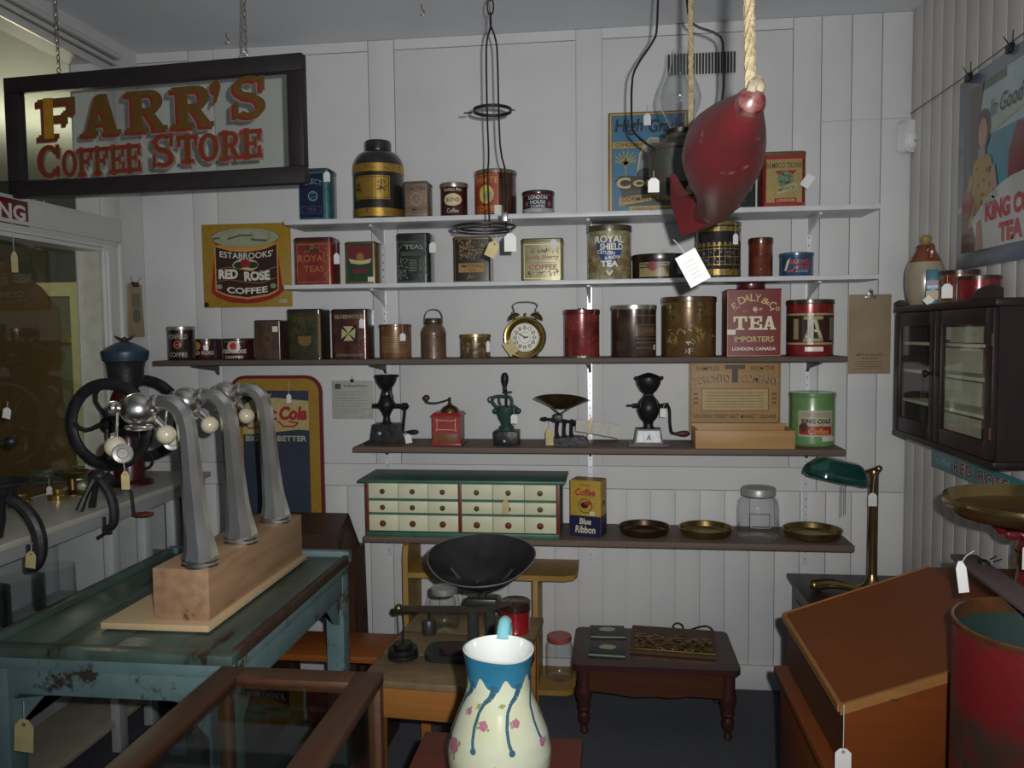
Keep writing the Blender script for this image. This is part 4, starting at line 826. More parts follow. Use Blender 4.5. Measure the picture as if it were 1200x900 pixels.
for bay, (a_, b_) in enumerate(((X0+st, xm-st/2), (xm+st/2, X1-st))):
    wd = (b_-a_)/3
    for c_ in range(3):
        for ri, (z0, z1) in enumerate(rows):
            d_ = MB().box(a_+c_*wd+.0012, a_+(c_+1)*wd-.0012, fy-.003, fy+.06, z0, z1, .0012).build('drawer', CREAMP, rd)
            kx = a_+(c_+.5)*wd; kz = (z0+z1)/2; rk = .0135 if ri == 0 else .0112
            MB().lathe([(.003, 0), (.004, -.006), (rk*.8, -.009), (rk, -.014), (rk*.7, -.019), (.001, -.020)], 14, axis='y', c=(kx, fy-.003, kz)).build('knob', mat('knob_red' if ri == 0 else 'knob_brown', C('#5a1a16' if ri == 0 else '#4a2a1c', 1.6), None, .35), d_)

# ---- brass plates and glass jar
for i, (px, py, wpx, lab, m_) in enumerate(((755, 616, 60, 'dull brown brass plate beside the yellow carton', mat('plate_brown', (.12, .075, .045, 1), (.085, .055, .035, 1), .3, .85, scale=9)),
                             (827, 620, 62, 'greenish brass plate between the dull plate and the glass jar', BRASS),
                             (952, 622, 66, 'polished brass plate at the end of the lowest shelf', BRASS))):
    Yp = 3.33; c_ = PY(px, py, Yp); r = wpx/2*SCL(Yp)
    t = thing('brass_plate', lab, 'plate', (c_.x, Yp, S5), group='brass plates on the lowest shelf')
    MB().lathe([(.001, .003), (r*.84, .003), (r*.92, .010), (r*.97, .028), (r, .033), (r*.98, .036), (r*.94, .033), (r*.88, .014), (r*.80, .008), (.001, .008)], 44).build('dish', m_, t)
    MB().lathe([(r*.64, 0), (r*.66, .0), (r*.66, .004), (r*.64, .004)], 36, close=True).build('foot_ring', m_, t)
    mb = MB(); rect(mb, lambda u, v: (u, v, .0088), -r*.45, -r*.15, -r*.20, -r*.10); mb.build('sticker', ink('#a9a79c'), t, smooth=0)
CG = glassm('jar_glass', (.985, .99, .99), .03, 1.1, 1.5)
Y = 3.30; c_ = PY(888.5, 631, Y); s = SCL(Y); r = 23.2*s; h = PY(888, 571, Y).z-S5
t = thing('glass_jar', 'clear ribbed glass storage jar with pale lid among the brass plates', 'jar', (c_.x, Y, S5))
jr = MB().lathe([(.001, .004), (r*.85, .0), (r*.98, .012), (r, .03), (r, h*.62), (r*.94, h*.74), (r*.76, h*.82), (r*.76, h*.86)], 40)
jr.v = [(x*(1+.012*cos(10*atan2(y, x))), y*(1+.012*cos(10*atan2(y, x))), z) for x, y, z in jr.v]; jr.build('jar_body', CG, t)
MB().lathe([(.001, .010), (r*.80, .008), (r*.94, .016), (r*.96, .03), (r*.96, h*.62), (r*.90, h*.735), (r*.73, h*.81)], 36).build('inner_wall', CG, t)
MB().lathe([(r*.80, h*.85), (r*.82, h*.86), (r*.82, h*.97), (r*.78, h), (.001, h)], 36).build('lid', mat('lid_pewter', (.42, .42, .40, 1), None, .4, .4), t)
mb = MB(); frame(mb, round_(r*1.016), -r*.55, r*.45, h*.28, h*.58, .003); mb.build('embossed_panel', mat('emboss_glass', (.42, .44, .44, 1), None, .2), t, smooth=0)

# ================================================================== signs and papers on the walls
def board(name, label, cat, px0, px1, y0, y1, Y, th, m_, rc=0.0, group=None):
    "flat thing facing the shop; root at its bottom middle, returns (root, w, h, front surf)"
    a, b = PY(px0, (y0+y1)/2, Y), PY(px1, (y0+y1)/2, Y); pm = (px0+px1)/2
    zb, zt = PY(pm, y1, Y).z, PY(pm, y0, Y).z; w, h = b.x-a.x, zt-zb
    t = thing(name, label, cat, ((a.x+b.x)/2, Y+th, zb), group=group)
    if rc: MB().prism([(x, z+h/2) for x, z in rrect(w, h, rc, 6)], -th, 0).build('panel', m_, t)
    else: MB().box(-w/2, w/2, -th, 0, 0, h, min(.001, th/3)).build('panel', m_, t)
    return t, w, h, (lambda l=1: flat(-th-.0006*l))
def dec(t, name, h, fn, sf, rough=.4, k=1.45, metal=0.0, stuff=False):
    mb = MB(); fn(mb, sf); o = mb.build(name, ink(h, rough, k, metal), t, smooth=0)
    if stuff: o['kind'] = 'stuff'
    return o

# yellow enamel sign with a picture of a coffee tin
t, w, h, S = board('tin_sign', 'yellow enamel wall sign picturing a red rose coffee tin', 'sign', 237.5, 341, 262, 360, BY-.012, .006, ink('#8a6a08', .3))
U = lambda f: (f-.5)*w; V = lambda f: (1-f)*h
dec(t, 'tin_side', '#7a1410', lambda mb, sf: patch(mb, sf, [(U(.10), V(.17)), (U(.90), V(.15)), (U(.905), V(.82)), (U(.82), V(.89)), (U(.65), V(.945)), (U(.5), V(.955)), (U(.3), V(.94)), (U(.16), V(.88)), (U(.09), V(.82))]), S(1))
dec(t, 'tin_edge', '#a8742c', lambda mb, sf: patch(mb, sf, [(U(.14), V(.25)), (U(.86), V(.23)), (U(.86), V(.80)), (U(.76), V(.865)), (U(.5), V(.905)), (U(.28), V(.87)), (U(.14), V(.80))]), S(2))
dec(t, 'label_field', '#2c1713', lambda mb, sf: patch(mb, sf, [(U(.155), V(.27)), (U(.32), V(.325)), (U(.5), V(.34)), (U(.70), V(.315)), (U(.845), V(.25)), (U(.845), V(.79)), (U(.74), V(.845)), (U(.5), V(.88)), (U(.29), V(.85)), (U(.155), V(.79))]), S(3))
dec(t, 'tin_lid', '#83876d', lambda mb, sf: disc(mb, sf, U(.495), V(.165), w*.39, h*.115), S(4)); dec(t, 'lid_ring', '#4c4f3c', lambda mb, sf: (ringp(mb, sf, U(.495), V(.165), w*.39, .004, 36, .29*h/w), ringp(mb, sf, U(.49), V(.165), w*.29, .003, 36, .29)), S(5))
dec(t, 'key_strip', '#4a4c3a', lambda mb, sf: (stroke(mb, sf, [(U(.30), V(.18)), (U(.44), V(.14)), (U(.58), V(.14))], .008), stroke(mb, sf, [(U(.56), V(.19)), (U(.74), V(.21))], .010), stroke(mb, sf, [(U(.13), V(.175)), (U(.20), V(.165))], .008)), S(6))
dec(t, 'roundel', '#a59a78', lambda mb, sf: disc(mb, sf, U(.49), V(.495), w*.150, h*.075), S(4)); dec(t, 'leaf', '#1e2c18', lambda mb, sf: (disc(mb, sf, U(.42), V(.495), w*.065, h*.04), disc(mb, sf, U(.57), V(.495), w*.065, h*.04)), S(5)); dec(t, 'rose', '#7a1018', lambda mb, sf: disc(mb, sf, U(.49), V(.475), w*.062, h*.050), S(6))
dec(t, 'ribbon', '#2c1713', lambda mb, sf: patch(mb, sf, [(U(.17), V(.545)), (U(.33), V(.52)), (U(.5), V(.56)), (U(.66), V(.59)), (U(.83), V(.53)), (U(.83), V(.66)), (U(.66), V(.705)), (U(.5), V(.69)), (U(.33), V(.66)), (U(.17), V(.68))]), S(7))
dec(t, 'lettering', '#b9b7ac', lambda mb, sf: (write(mb, sf, "ESTABROOKS'", U(.505), V(.355), w*.60, h*.075, bold=.01, arc=-.03*h), write(mb, sf, 'RED', U(.295), V(.60), w*.22, h*.115, bold=.05), write(mb, sf, 'ROSE', U(.62), V(.625), w*.29, h*.115, bold=.05, rot=.04), write(mb, sf, 'COFFEE', U(.505), V(.785), w*.46, h*.075, bold=.03, arc=-.02*h)), S(8))
dec(t, 'ribbon_line', '#8a5a28', lambda mb, sf: (stroke(mb, sf, [(U(.16), V(.55)), (U(.30), V(.515)), (U(.5), V(.555)), (U(.66), V(.585)), (U(.84), V(.52))], .003), stroke(mb, sf, [(U(.16), V(.69)), (U(.30), V(.665)), (U(.5), V(.70)), (U(.66), V(.715)), (U(.84), V(.65))], .003)), S(8))
dec(t, 'leaf_print', '#7a7868', lambda mb, sf: (disc(mb, sf, U(.19), V(.75), w*.035, h*.03), disc(mb, sf, U(.80), V(.75), w*.035, h*.03)), S(8)); dec(t, 'sticker', '#8f8a80', lambda mb, sf: rect(mb, sf, U(.86), U(.95), V(.955), V(.91)), S(4)); dec(t, 'rust_spot', '#2c1c08', lambda mb, sf: disc(mb, sf, U(.03), V(.965), .012), S(2))

# high grade coffee tin sign standing on the topmost shelf
t, w, h, S = board('tin_sign', 'blue and gold tin sign lettered high grade coffee behind the oil lamp', 'sign', 713, 806, 121, 243.5, 3.42, .014, tinpaint('#5c4620', '#6d5528', .4))
t.location.z = S1
U = lambda f: (f-.5)*w; V = lambda f: (1-f)*h
dec(t, 'blue_field', '#255a78', lambda mb, sf: rect(mb, sf, U(.045), U(.955), V(.955), V(.035)), S(1)); dec(t, 'gold_line', '#9a8048', lambda mb, sf: frame(mb, sf, U(.02), U(.98), V(.985), V(.015), .006), S(2), metal=.3)
dec(t, 'lettering', '#12181f', lambda mb, sf: write(mb, sf, 'High', U(.26), V(.145), w*.36, h*.16, bold=.03, shear=.15), S(3)); dec(t, 'lettering', '#12181f', lambda mb, sf: write(mb, sf, 'Grade', U(.73), V(.14), w*.44, h*.13, bold=.03, shear=.15), S(3))
dec(t, 'gold_band', '#8f7530', lambda mb, sf: rect(mb, sf, U(.05), U(.95), V(.345), V(.285)), S(3)); dec(t, 'gold_ribbon', '#8f7530', lambda mb, sf: patch(mb, sf, [(U(.13), V(.90)), (U(.13), V(.82)), (U(.6), V(.78)), (U(.9), V(.8)), (U(.9), V(.86)), (U(.6), V(.845))]), S(3)); dec(t, 'gold_band', '#8f7530', lambda mb, sf: rect(mb, sf, U(.26), U(.92), V(.965), V(.905)), S(3))
dec(t, 'ground', '#2c3422', lambda mb, sf: patch(mb, sf, [(U(.2), V(.9)), (U(.15), V(.74)), (U(.9), V(.74)), (U(.9), V(.9))]), S(2))
dec(t, 'picture', '#6a6c68', lambda mb, sf: patch(mb, sf, [(U(.36), V(.64)), (U(.40), V(.40)), (U(.52), V(.26)), (U(.68), V(.27)), (U(.78), V(.40)), (U(.80), V(.66)), (U(.55), V(.70))]), S(4)); dec(t, 'picture_edge', '#9a8c60', lambda mb, sf: stroke(mb, sf, [(U(.36), V(.64)), (U(.40), V(.40)), (U(.52), V(.255)), (U(.68), V(.265)), (U(.79), V(.40))], .006), S(5))
dec(t, 'shade_shape', '#33383a', lambda mb, sf: disc(mb, sf, U(.60), V(.36), w*.12, h*.06), S(5)); dec(t, 'shade_shape', '#33383a', lambda mb, sf: disc(mb, sf, U(.46), V(.60), w*.10, h*.06), S(5))
dec(t, 'palm', '#77713c', lambda mb, sf: [stroke(mb, sf, [(U(.22), V(.50)), (U(.22+.14*cos(a)), V(.46-.09*sin(a)))], .007) for a in [k*pi/7 for k in range(8)]]+[stroke(mb, sf, [(U(.22), V(.60)), (U(.22), V(.42))], .005)], S(3), stuff=True)
dec(t, 'coffee_plaque', '#1d1410', lambda mb, sf: patch(mb, sf, [(U(.10), V(.72)), (U(.08), V(.66)), (U(.14), V(.61)), (U(.4), V(.615)), (U(.92), V(.64)), (U(.92), V(.735)), (U(.16), V(.75))]), S(6)); dec(t, 'lettering', '#9a8a58', lambda mb, sf: write(mb, sf, 'C', U(.19), V(.68), w*.18, h*.11, bold=.04), S(7)); dec(t, 'lettering', '#9a8a58', lambda mb, sf: write(mb, sf, 'OFFEE', U(.58), V(.685), w*.54, h*.065, bold=.05), S(7))
dec(t, 'lettering', '#2c2410', lambda mb, sf: write(mb, sf, 'GORMAN ECKERT', U(.5), V(.83), w*.66, h*.045, bold=.02, rot=.03), S(4)); dec(t, 'lettering', '#2c2410', lambda mb, sf: write(mb, sf, 'LONDON CANADA', U(.58), V(.936), w*.55, h*.03), S(4)); dec(t, 'lettering', '#2c2410', lambda mb, sf: write(mb, sf, 'CONQUEROR', U(.29), V(.315), w*.40, h*.04, bold=.02), S(4))

# cola chalkboard sign on the wall behind the taps
t, w, h, S = board('chalkboard_sign', 'yellow bordered soda chalkboard with red rim and blue slate, behind the taps', 'sign', 271, 379, 440, 630, BY-.02, .012, ink('#571019', .4), rc=.075)
U = lambda f: (f-.5)*w; V = lambda f: (1-f)*h
MB().prism([(x, z+h/2) for x, z in rrect(w-.028, h-.028, .062, 6)], -.0135, -.012).build('yellow_border', ink('#86640c', .45), t)
MB().box(-w/2+.062, w/2-.062, -.0148, -.0135, .06, h-.068).build('slate', mat('slate_blue', C('#222c3c', 1.5), C('#1b2432', 1.5), .6, scale=6), t)
sf = flat(-.0152); sf2 = flat(-.0157)
dec(t, 'cream_band', '#9a8a58', lambda mb, q: patch(mb, q, [(-w/2+.062, V(.19)), (-w/4, V(.145)), (0, V(.135)), (w/4, V(.15)), (w/2-.062, V(.155)), (w/2-.062, V(.335)), (w/4, V(.33)), (0, V(.345)), (-w/4, V(.36)), (-w/2+.062, V(.36))]), sf)
dec(t, 'lettering', '#8a1a1c', lambda mb, q: (write(mb, q, 'Pepsi', -w*.17, V(.255), w*.32, h*.10, bold=.05, shear=.25), write(mb, q, 'Cola', w*.19, V(.23), w*.30, h*.085, bold=.05, shear=.2), stroke(mb, q, [(-w*.33, V(.30)), (-w*.29, V(.325)), (-w*.20, V(.315)), (-w*.12, V(.28))], .007), stroke(mb, q, [(w*.02, V(.275)), (w*.08, V(.31)), (w*.20, V(.31)), (w*.24, V(.29)), (w*.14, V(.28))], .007), disc(mb, q, w*.0, V(.225), .007), disc(mb, q, w*.0, V(.265), .007)), sf2)
dec(t, 'lettering', '#8f8d80', lambda mb, q: (write(mb, q, 'ENJOY', -w*.14, V(.125), w*.22, h*.028, bold=.03), write(mb, q, 'BIGGER-BETTER', 0, V(.385), w*.66, h*.035, bold=.03)), sf2)

# certificate, kraft sheet, bag by the window
t, w, h, S = board('paper_certificate', 'small white typed certificate pinned above the drawer chest', 'paper', 389, 437.5, 446, 491, BY-.006, .002, ink('#93938a', .7))
dec(t, 'print', '#3a3c40', lambda mb, sf: [write(mb, sf, 'La Banque Franco', w*.08, h*.86, w*.56, h*.07, bold=.03), rect(mb, sf, -w*.42, -w*.28, h*.78, h*.92)], S(1)); dec(t, 'typed_lines', '#6c6e70', lambda mb, sf: [rect(mb, sf, -w*.40, w*(.38-.1*(k % 3)), h*(.70-.075*k), h*(.712-.075*k)) for k in range(8)], S(1), stuff=True)
MB().box(-.008, .008, -.006, 0, h-.008, h+.006, .001).tube([(-.004, -.003, h+.006), (0, -.006, h+.02), (.004, -.003, h+.006)], .001, 5).build('binder_clip', IRON, t)
t, w, h, S = board('kraft_sheet', 'brown kraft paper sheet hung from a bulldog clip beside the shelves', 'paper', 994.5, 1044, 345, 438, BY-.006, .002, mat('kraft', C('#86755c', 1.35), C('#7c6b52', 1.35), .8, scale=9))
dec(t, 'print', '#4a3826', lambda mb, sf: [write(mb, sf, 'SMITH & SONS LTD', 0, h*.24, w*.62, h*.030, bold=.02), write(mb, sf, 'TEA IMPORTERS', 0, h*.195, w*.4, h*.02)], S(1)); dec(t, 'typed_lines', '#4a3826', lambda mb, sf: [rect(mb, sf, -w*(.3+.05*(k % 2)), w*(.3+.05*(k % 2)), h*(.15-.03*k), h*(.156-.03*k)) for k in range(4)], S(1), stuff=True)
MB().box(-.022, .022, -.008, .001, h-.016, h-.004, .002).box(-.010, .010, -.008, -.004, h-.006, h+.014, .002).lathe([(.001, -.002), (.008, -.002), (.008, .002), (.001, .002)], 14, axis='y', c=(0, -.006, h+.014)).build('bulldog_clip', STEEL, t)
rt = thing('paper_bag', 'narrow brown paper bag clipped to the wall beside the window casing', 'paper bag', (LX+.004, 3.41, 1.54)); kr = mat('kraft', None)
a_ = PX(146, 332, LX); hb = a_.z-1.54
MB().hexa([(0, -.062, 0), (.004, -.062, 0), (.006, .06, .0), (0, .06, .0)], [(0, -.050, hb), (.006, -.050, hb), (.008, .045, hb), (0, .045, hb)]).build('bag', kr, rt)
sfr = lambda u, v: (.0085, -u, v); mb = MB(); disc(mb, sfr, 0, hb*.40, .030, .032); mb.build('round_print', ink('#4c5048'), rt, smooth=0); mb = MB(); rect(mb, sfr, -.03, .03, hb*.56, hb*.82); mb.build('block_print', ink('#5a5648'), rt, smooth=0)
MB().box(0, .012, -.025, .02, hb-.012, hb+.008, .001).tube([(.006, -.02, hb+.008), (.012, -.045, hb+.035)], .0012, 5).tube([(.006, .015, hb+.008), (.012, .04, hb+.035)], .0012, 5).build('binder_clip', IRON, rt)

# red ING sign over the shop window
a_, b_ = PX(-60, 224, LX+.02), PX(33, 237, LX+.02); c_ = PX(33, 266, LX+.02)
rt = thing('small_sign', 'small dark red sign ending in the letters ing, on the window header', 'sign', (LX+.013, (a_.y+b_.y)/2, c_.z)); hh = b_.z-c_.z; L_ = b_.y-a_.y
MB().box(0, .006, -L_/2, L_/2, 0, hh, .001).build('panel', ink('#5c0f1c', .4), rt)
yI = PX(16, 250, LX+.02).y - rt.location.y; sfl = lambda u, v: (.0068, u, v)
mb = MB(); write(mb, sfl, 'SPRING', L_/2-.016-.15, hh*.5, .30, hh*.62, bold=.03); mb.build('lettering', ink('#b5b3ac'), rt, smooth=0)

# vent grille
t, w, h, S = board('vent_grille', 'dark slotted vent grille high on the wall behind the lamp', 'vent', 782, 862.5, 61, 88, BY-.004, .003, mat('vent_white', (.55, .55, .55, 1), None, .5))
for k in range(22):
    x = -w/2+(k+.5)*w/22; MB().box(x-.0042, x+.0042, -.0046, -.0030, .004, h-.004).build('slot', DARKV, t)

# alarm sensor in the corner
b_ = PY(1061, 181, BY); rt = thing('motion_sensor', 'white plastic motion sensor in the room corner', 'sensor', (b_.x-.006, BY-.03, b_.z), rotz=radians(28)); PL = mat('white_plastic', (.72, .73, .74, 1), None, .3)
MB().prism([(x, z+.064) for x, z in rrect(.062, .128, .022, 5)], -.022, .020).build('housing', PL, rt); MB().lathe([(.029, 0), (.027, -.010), (.018, -.017), (.001, -.020)], 22, axis='y', c=(0, -.020, .046), sy=1.3).build('lens', PL, rt)
MB().lathe([(.001, 0), (.004, 0)], 10, axis='y', c=(.0, -.0415, .040)).build('led', ink('#22242a'), rt)

# picture wire + tea poster + strip sign on the right wall
def RS(t, e): return lambda u, v: (-e, -u, v)      # u runs along the wall towards the door, v up
pa, pb = PX(1121, 102, RX-.006), PX(1124, 317, RX-.006); yT = (pa.y+pb.y)/2; z0, z1 = pb.z, pa.z; PH = z1-z0; PW = .80
rp = thing('tea_poster', 'tea poster of a woman in a yellow dress under a tree, clipped to a wire', 'poster', (RX-.001, yT-PW/2, z0))
POST = lambda h, k=1.35: mat('poster_'+h.strip('#'), C(h, k), C(h, k*.82), .22, scale=9, coat=.3)
MB().box(-.005, 0, -PW/2, PW/2, 0, PH, .001).build('sheet', POST('#5f6a78'), rp)
def pw(name, h, fn, l): mb = MB(); fn(mb, lambda u, v: (-.005-.0007*l, PW/2-u, v)); return mb.build(name, POST(h), rp, smooth=0)
u0, u1, v0, v1 = .045, PW-.045, .055, PH-.045
pw('sky', '#8a9ea0', lambda mb, sf: rect(mb, sf, u0, u1, v0, v1), 1); pw('water', '#2f7486', lambda mb, sf: rect(mb, sf, .16, u1, v0+.19, v0+.36), 2); pw('shore', '#8c9688', lambda mb, sf: patch(mb, sf, [(.16, v0+.35), (u1, v0+.44), (u1, v0+.47), (.16, v0+.40)]), 3)
pw('foliage', '#46584a', lambda mb, sf: (rect(mb, sf, u0, .15, v0+.12, v1), rect(mb, sf, .15, .34, v1-.03, v1)), 2); pw('tree_trunk', '#4a3a30', lambda mb, sf: patch(mb, sf, [(.10, v0+.20), (.155, v0+.20), (.15, v0+.40), (.19, v1), (.09, v1), (.115, v0+.42)]), 4)
pw('dress', '#8f7418', lambda mb, sf: (patch(mb, sf, [(.10, v0+.08), (.27, v0+.08), (.27, v0+.22), (.255, v0+.29), (.20, v0+.31), (.13, v0+.29), (.115, v0+.20)]), ), 5); pw('arms', '#94705a', lambda mb, sf: (stroke(mb, sf, [(.265, v0+.26), (.29, v0+.17), (.22, v0+.14)], .03), stroke(mb, sf, [(.12, v0+.25), (.085, v0+.17), (.15, v0+.13)], .03)), 6); pw('face', '#99755e', lambda mb, sf: disc(mb, sf, .195, v0+.375, .033, .048), 6.4); pw('neck', '#8f6c56', lambda mb, sf: rect(mb, sf, .175, .215, v0+.295, v0+.345), 6); pw('hair', '#3c2820', lambda mb, sf: disc(mb, sf, .195, v0+.385, .050, .066), 5.5)
R_ = random.Random(4); pw('dress_dots', '#5e4a14', lambda mb, sf: [disc(mb, sf, R_.uniform(.125, .26), v0+R_.uniform(.1, .28), .006, n=8) for _ in range(22)], 6)['kind'] = 'stuff'
pw('foreground', '#5a4a44', lambda mb, sf: rect(mb, sf, u0, .2, v0, v0+.12), 3); pw('red_figure', '#6a1c1c', lambda mb, sf: (patch(mb, sf, [(.36, v0+.14), (.50, v0+.14), (.50, v0+.33), (.42, v0+.36), (.37, v0+.28)]), ), 5); pw('flower', '#8a5048', lambda mb, sf: (disc(mb, sf, .09, v0+.16, .04, .045),), 7)
pw('tablecloth', '#a9aaa6', lambda mb, sf: patch(mb, sf, [(.13, v0+.10), (.17, v0), (u1, v0), (u1, v0+.22), (.36, v0+.20), (.24, v0+.165)]), 8); pw('fingers', '#8a6440', lambda mb, sf: patch(mb, sf, [(.16, v0), (.22, v0), (.20, v0+.10), (.17, v0+.09)]), 9); pw('crockery', '#93908c', lambda mb, sf: (disc(mb, sf, .25, v0+.15, .045, .016), disc(mb, sf, .29, v0+.165, .02, .014)), 9)
pw('lettering', '#a01c2c', lambda mb, sf: (write(mb, sf, 'KING COLE', .41, v0+.115, .36, .062, bold=.06), write(mb, sf, 'TEA', .40, v0+.04, .15, .06, bold=.06)), 10); pw('script', '#26282c', lambda mb, sf: write(mb, sf, 'In Good Taste', .42, v1-.10, .36, .055, bold=.01, shear=.3), 6); pw('sticker', '#a9a9a6', lambda mb, sf: rect(mb, sf, .012, .045, PH*.30, PH*.335), 3)
for k, uu in enumerate((.075, .36, .66)):
    cl = MB().box(-.016, -.001, PW/2-uu-.016, PW/2-uu+.016, PH-.012, PH+.014, .002).tube([(-.006, PW/2-uu+.010, PH+.014), (-.014, PW/2-uu+.03, PH+.045)], .0016, 5).tube([(-.006, PW/2-uu-.010, PH+.014), (-.014, PW/2-uu-.03, PH+.045)], .0016, 5)
    cl.build('binder_clip', IRON, rp)
wz = z1+.004
o = MB().tube([(RX-.004, BY-.002, PX(1068, 133, RX).z), (RX-.006, yT, wz+.012), (RX-.006, 1.9, wz+.02)], .0022, 5).build('picture_wire', mat('wire_grey', (.12, .12, .12, 1), None, .4, .5)); mark(o, 'thin grey picture wire stretched along the boarded wall', 'wire')
o = MB().tube([PY(962, 143, BY-.006), PY(1000, 140.5, BY-.006), PY(1065, 138, BY-.006)], .0016, 5).build('picture_wire', mat('wire_white', (.5, .5, .5, 1), None, .5)); mark(o, 'white painted wire running to the motion sensor', 'wire')
sa, sb = PX(1092, 525, RX-.006), PX(1092, 546.5, RX-.006); SW = 1.0; SH = sa.z-sb.z
rp2 = thing('strip_sign', 'teal strip sign lettered red rose under the wall cabinet', 'sign', (RX-.001, sa.y-SW/2, sb.z))
MB().box(-.006, 0, -SW/2, SW/2, 0, SH, .001).build('panel', ink('#1f7078', .35), rp2)
def sw(name, h, fn, l): mb = MB(); fn(mb, lambda u, v: (-.006-.0007*l, SW/2-u, v)); return mb.build(name, ink(h, .4), rp2, smooth=0)
sw('lettering_outline', '#a8a8a0', lambda mb, sf: write(mb, sf, 'RED ROSE', .40, SH*.5, .40, SH*.62, bold=.07, space=1.15), 1)['kind'] = 'stuff'; sw('lettering', '#6c1420', lambda mb, sf: write(mb, sf, 'RED ROSE', .40, SH*.5, .392, SH*.58, bold=.02, space=1.15), 2); sw('lettering', '#7fa0a6', lambda mb, sf: (write(mb, sf, 'coffee', .11, SH*.5, .13, SH*.42, shear=.3), write(mb, sf, 'tea', .72, SH*.5, .10, SH*.42, shear=.3)), 1)

# ================================================================== things hanging from the ceiling
def chain(mb, p0, p1, link_=.030, wire=.0022, wd=.009):
    p0, p1 = Vector(p0), Vector(p1); L = (p1-p0).length; n = max(2, int(L/(link_*.78))); d = (p1-p0)/n
    for k in range(n):
        c = p0+d*(k+.5); side = Vector((1, 0, 0)) if k % 2 else Vector((0, 1, 0)); u = d.normalized()
        ring = []
        for i in range(10):
            a = 2*pi*i/10; ring.append(c + u*(link_*.5*cos(a)) + side*(wd*.5*sin(a)))
        mb.tube(ring, wire, 5, closed=True)
    return mb
# ---- framed glass shop sign on chains
TL, TR, BR, BL = PY(11, 93, 2.69), PY(357, 63, 2.60), PY(361, 215, 2.60), PY(14, 233, 2.69)
bl, br, tl, tr = BL, BR, TL, TR
w = ((br-bl).length+(tr-tl).length)/2; h = ((tl-bl).length+(tr-br).length)/2
ang = atan2(br.y-bl.y, br.x-bl.x); tilt = atan2((br.z+tr.z)/2-(bl.z+tl.z)/2, w)
base = (bl+br)/2
rs = thing('hanging_sign', 'hanging glass shop sign with gold and red lettering in a dark frame', 'sign', base, rot=(0, -tilt, ang))
FRM = woodm('sign_frame_wood', '#1b171a', '#262024', k=1.4, rough=.5, scale=5)
fw = .055
MB().box(-w/2, w/2, -.018, .018, 0, fw, .003).build('frame_rail', FRM, rs); MB().box(-w/2, w/2, -.018, .018, h-fw, h, .003).build('frame_rail', FRM, rs)
MB().box(-w/2, -w/2+fw, -.018, .018, fw, h-fw, .003).build('frame_stile', FRM, rs); MB().box(w/2-fw, w/2, -.018, .018, fw, h-fw, .003).build('frame_stile', FRM, rs)
SG = glassm('sign_glass', (.93, .94, .92), .02, .8, 1.5)
MB().box(-w/2+fw-.004, w/2-fw+.004, .000, .003, fw-.004, h-fw+.004).build('glass_pane', SG, rs)
def polys(name, P, col_, y, dx=0, dz=0, metal=0.0, grow=0.0, k=1.5):
    mb = MB()
    for pi_, p in enumerate(P):
        cx_ = sum(q[0] for q in p)/len(p); cz_ = sum(q[1] for q in p)/len(p)
        mb.add([(a+dx+(a-cx_)*grow, y-pi_*1.2e-5, b+dz+(b-cz_)*grow) for a, b in p], [tuple(range(len(p)))])
    return mb.build(name, ink(col_, .4, k, metal), rs, smooth=0)
WORDS = ((("FARR", -w/2+w*.105, h*.475, w*.60, h*.335, .13, .01), 1), (("'", w/2-w*.30, h*.52, w*.035, h*.33), 1), (('S', w/2-w*.235, h*.53, w*.115, h*.33), 1),
         (('C', -w/2+w*.095, h*.155, w*.085, h*.275), 0), (('OFFEE', -w/2+w*.185, h*.17, w*.275, h*.225, .05, .02), 0), (('S', w*.0-.005, h*.19, w*.08, h*.27, .04), 0), (('TORE', w*.085, h*.205, w*.275, h*.225, .05, .02), 0))
for args, isbig in WORDS:
    wd_ = args[0]; rest = list(args[1:]); gap = rest[4] if len(rest) > 4 else .06; tl_ = rest[5] if len(rest) > 5 else 0.0
    adv = {"'": .42}; tot = sum(adv.get(c_, 1.0) for c_ in wd_)+gap*(len(wd_)-1); u_ = rest[2]/tot; x_ = rest[0]
    for c_ in wd_:
        a_ = adv.get(c_, 1.0)*u_; P = [[(x_+px_*a_, rest[1]+pz_*rest[3]+(x_+px_*a_)*tl_) for px_, pz_ in p_] for p_ in slab(c_)]; x_ += a_+gap*u_
        if isbig:
            L0 = polys('letter', P, '#5a4014', -.0020, .003, .004, .3); ch_ = (polys('letter_shade', P, '#6a1410', -.0012, -.006, -.003, grow=.03), polys('letter_shadow', P, '#6a6a62', -.0006, -.010, -.008, k=1.2))
        else:
            L0 = polys('letter', P, '#7a120e', -.0012, 0, 0, grow=.12); ch_ = (polys('letter_face', P, '#4c2c10', -.0020, 0, 0, grow=-.25), polys('letter_shadow', P, '#6a6a62', -.0006, .008, -.008, k=1.2))
        for q_ in ch_: q_.parent = L0
polys('gilt_patch', [[(x, z) for x, z in p] for p in slabword('F', -w/2+w*.105, h*.475, w*.60/4.39, h*.335)[:1]], '#a8780c', -.0026, .004, .003, .4)
CHN = mat('chain_steel', (.35, .30, .24, 1), (.22, .19, .16, 1), .35, .8, scale=60)
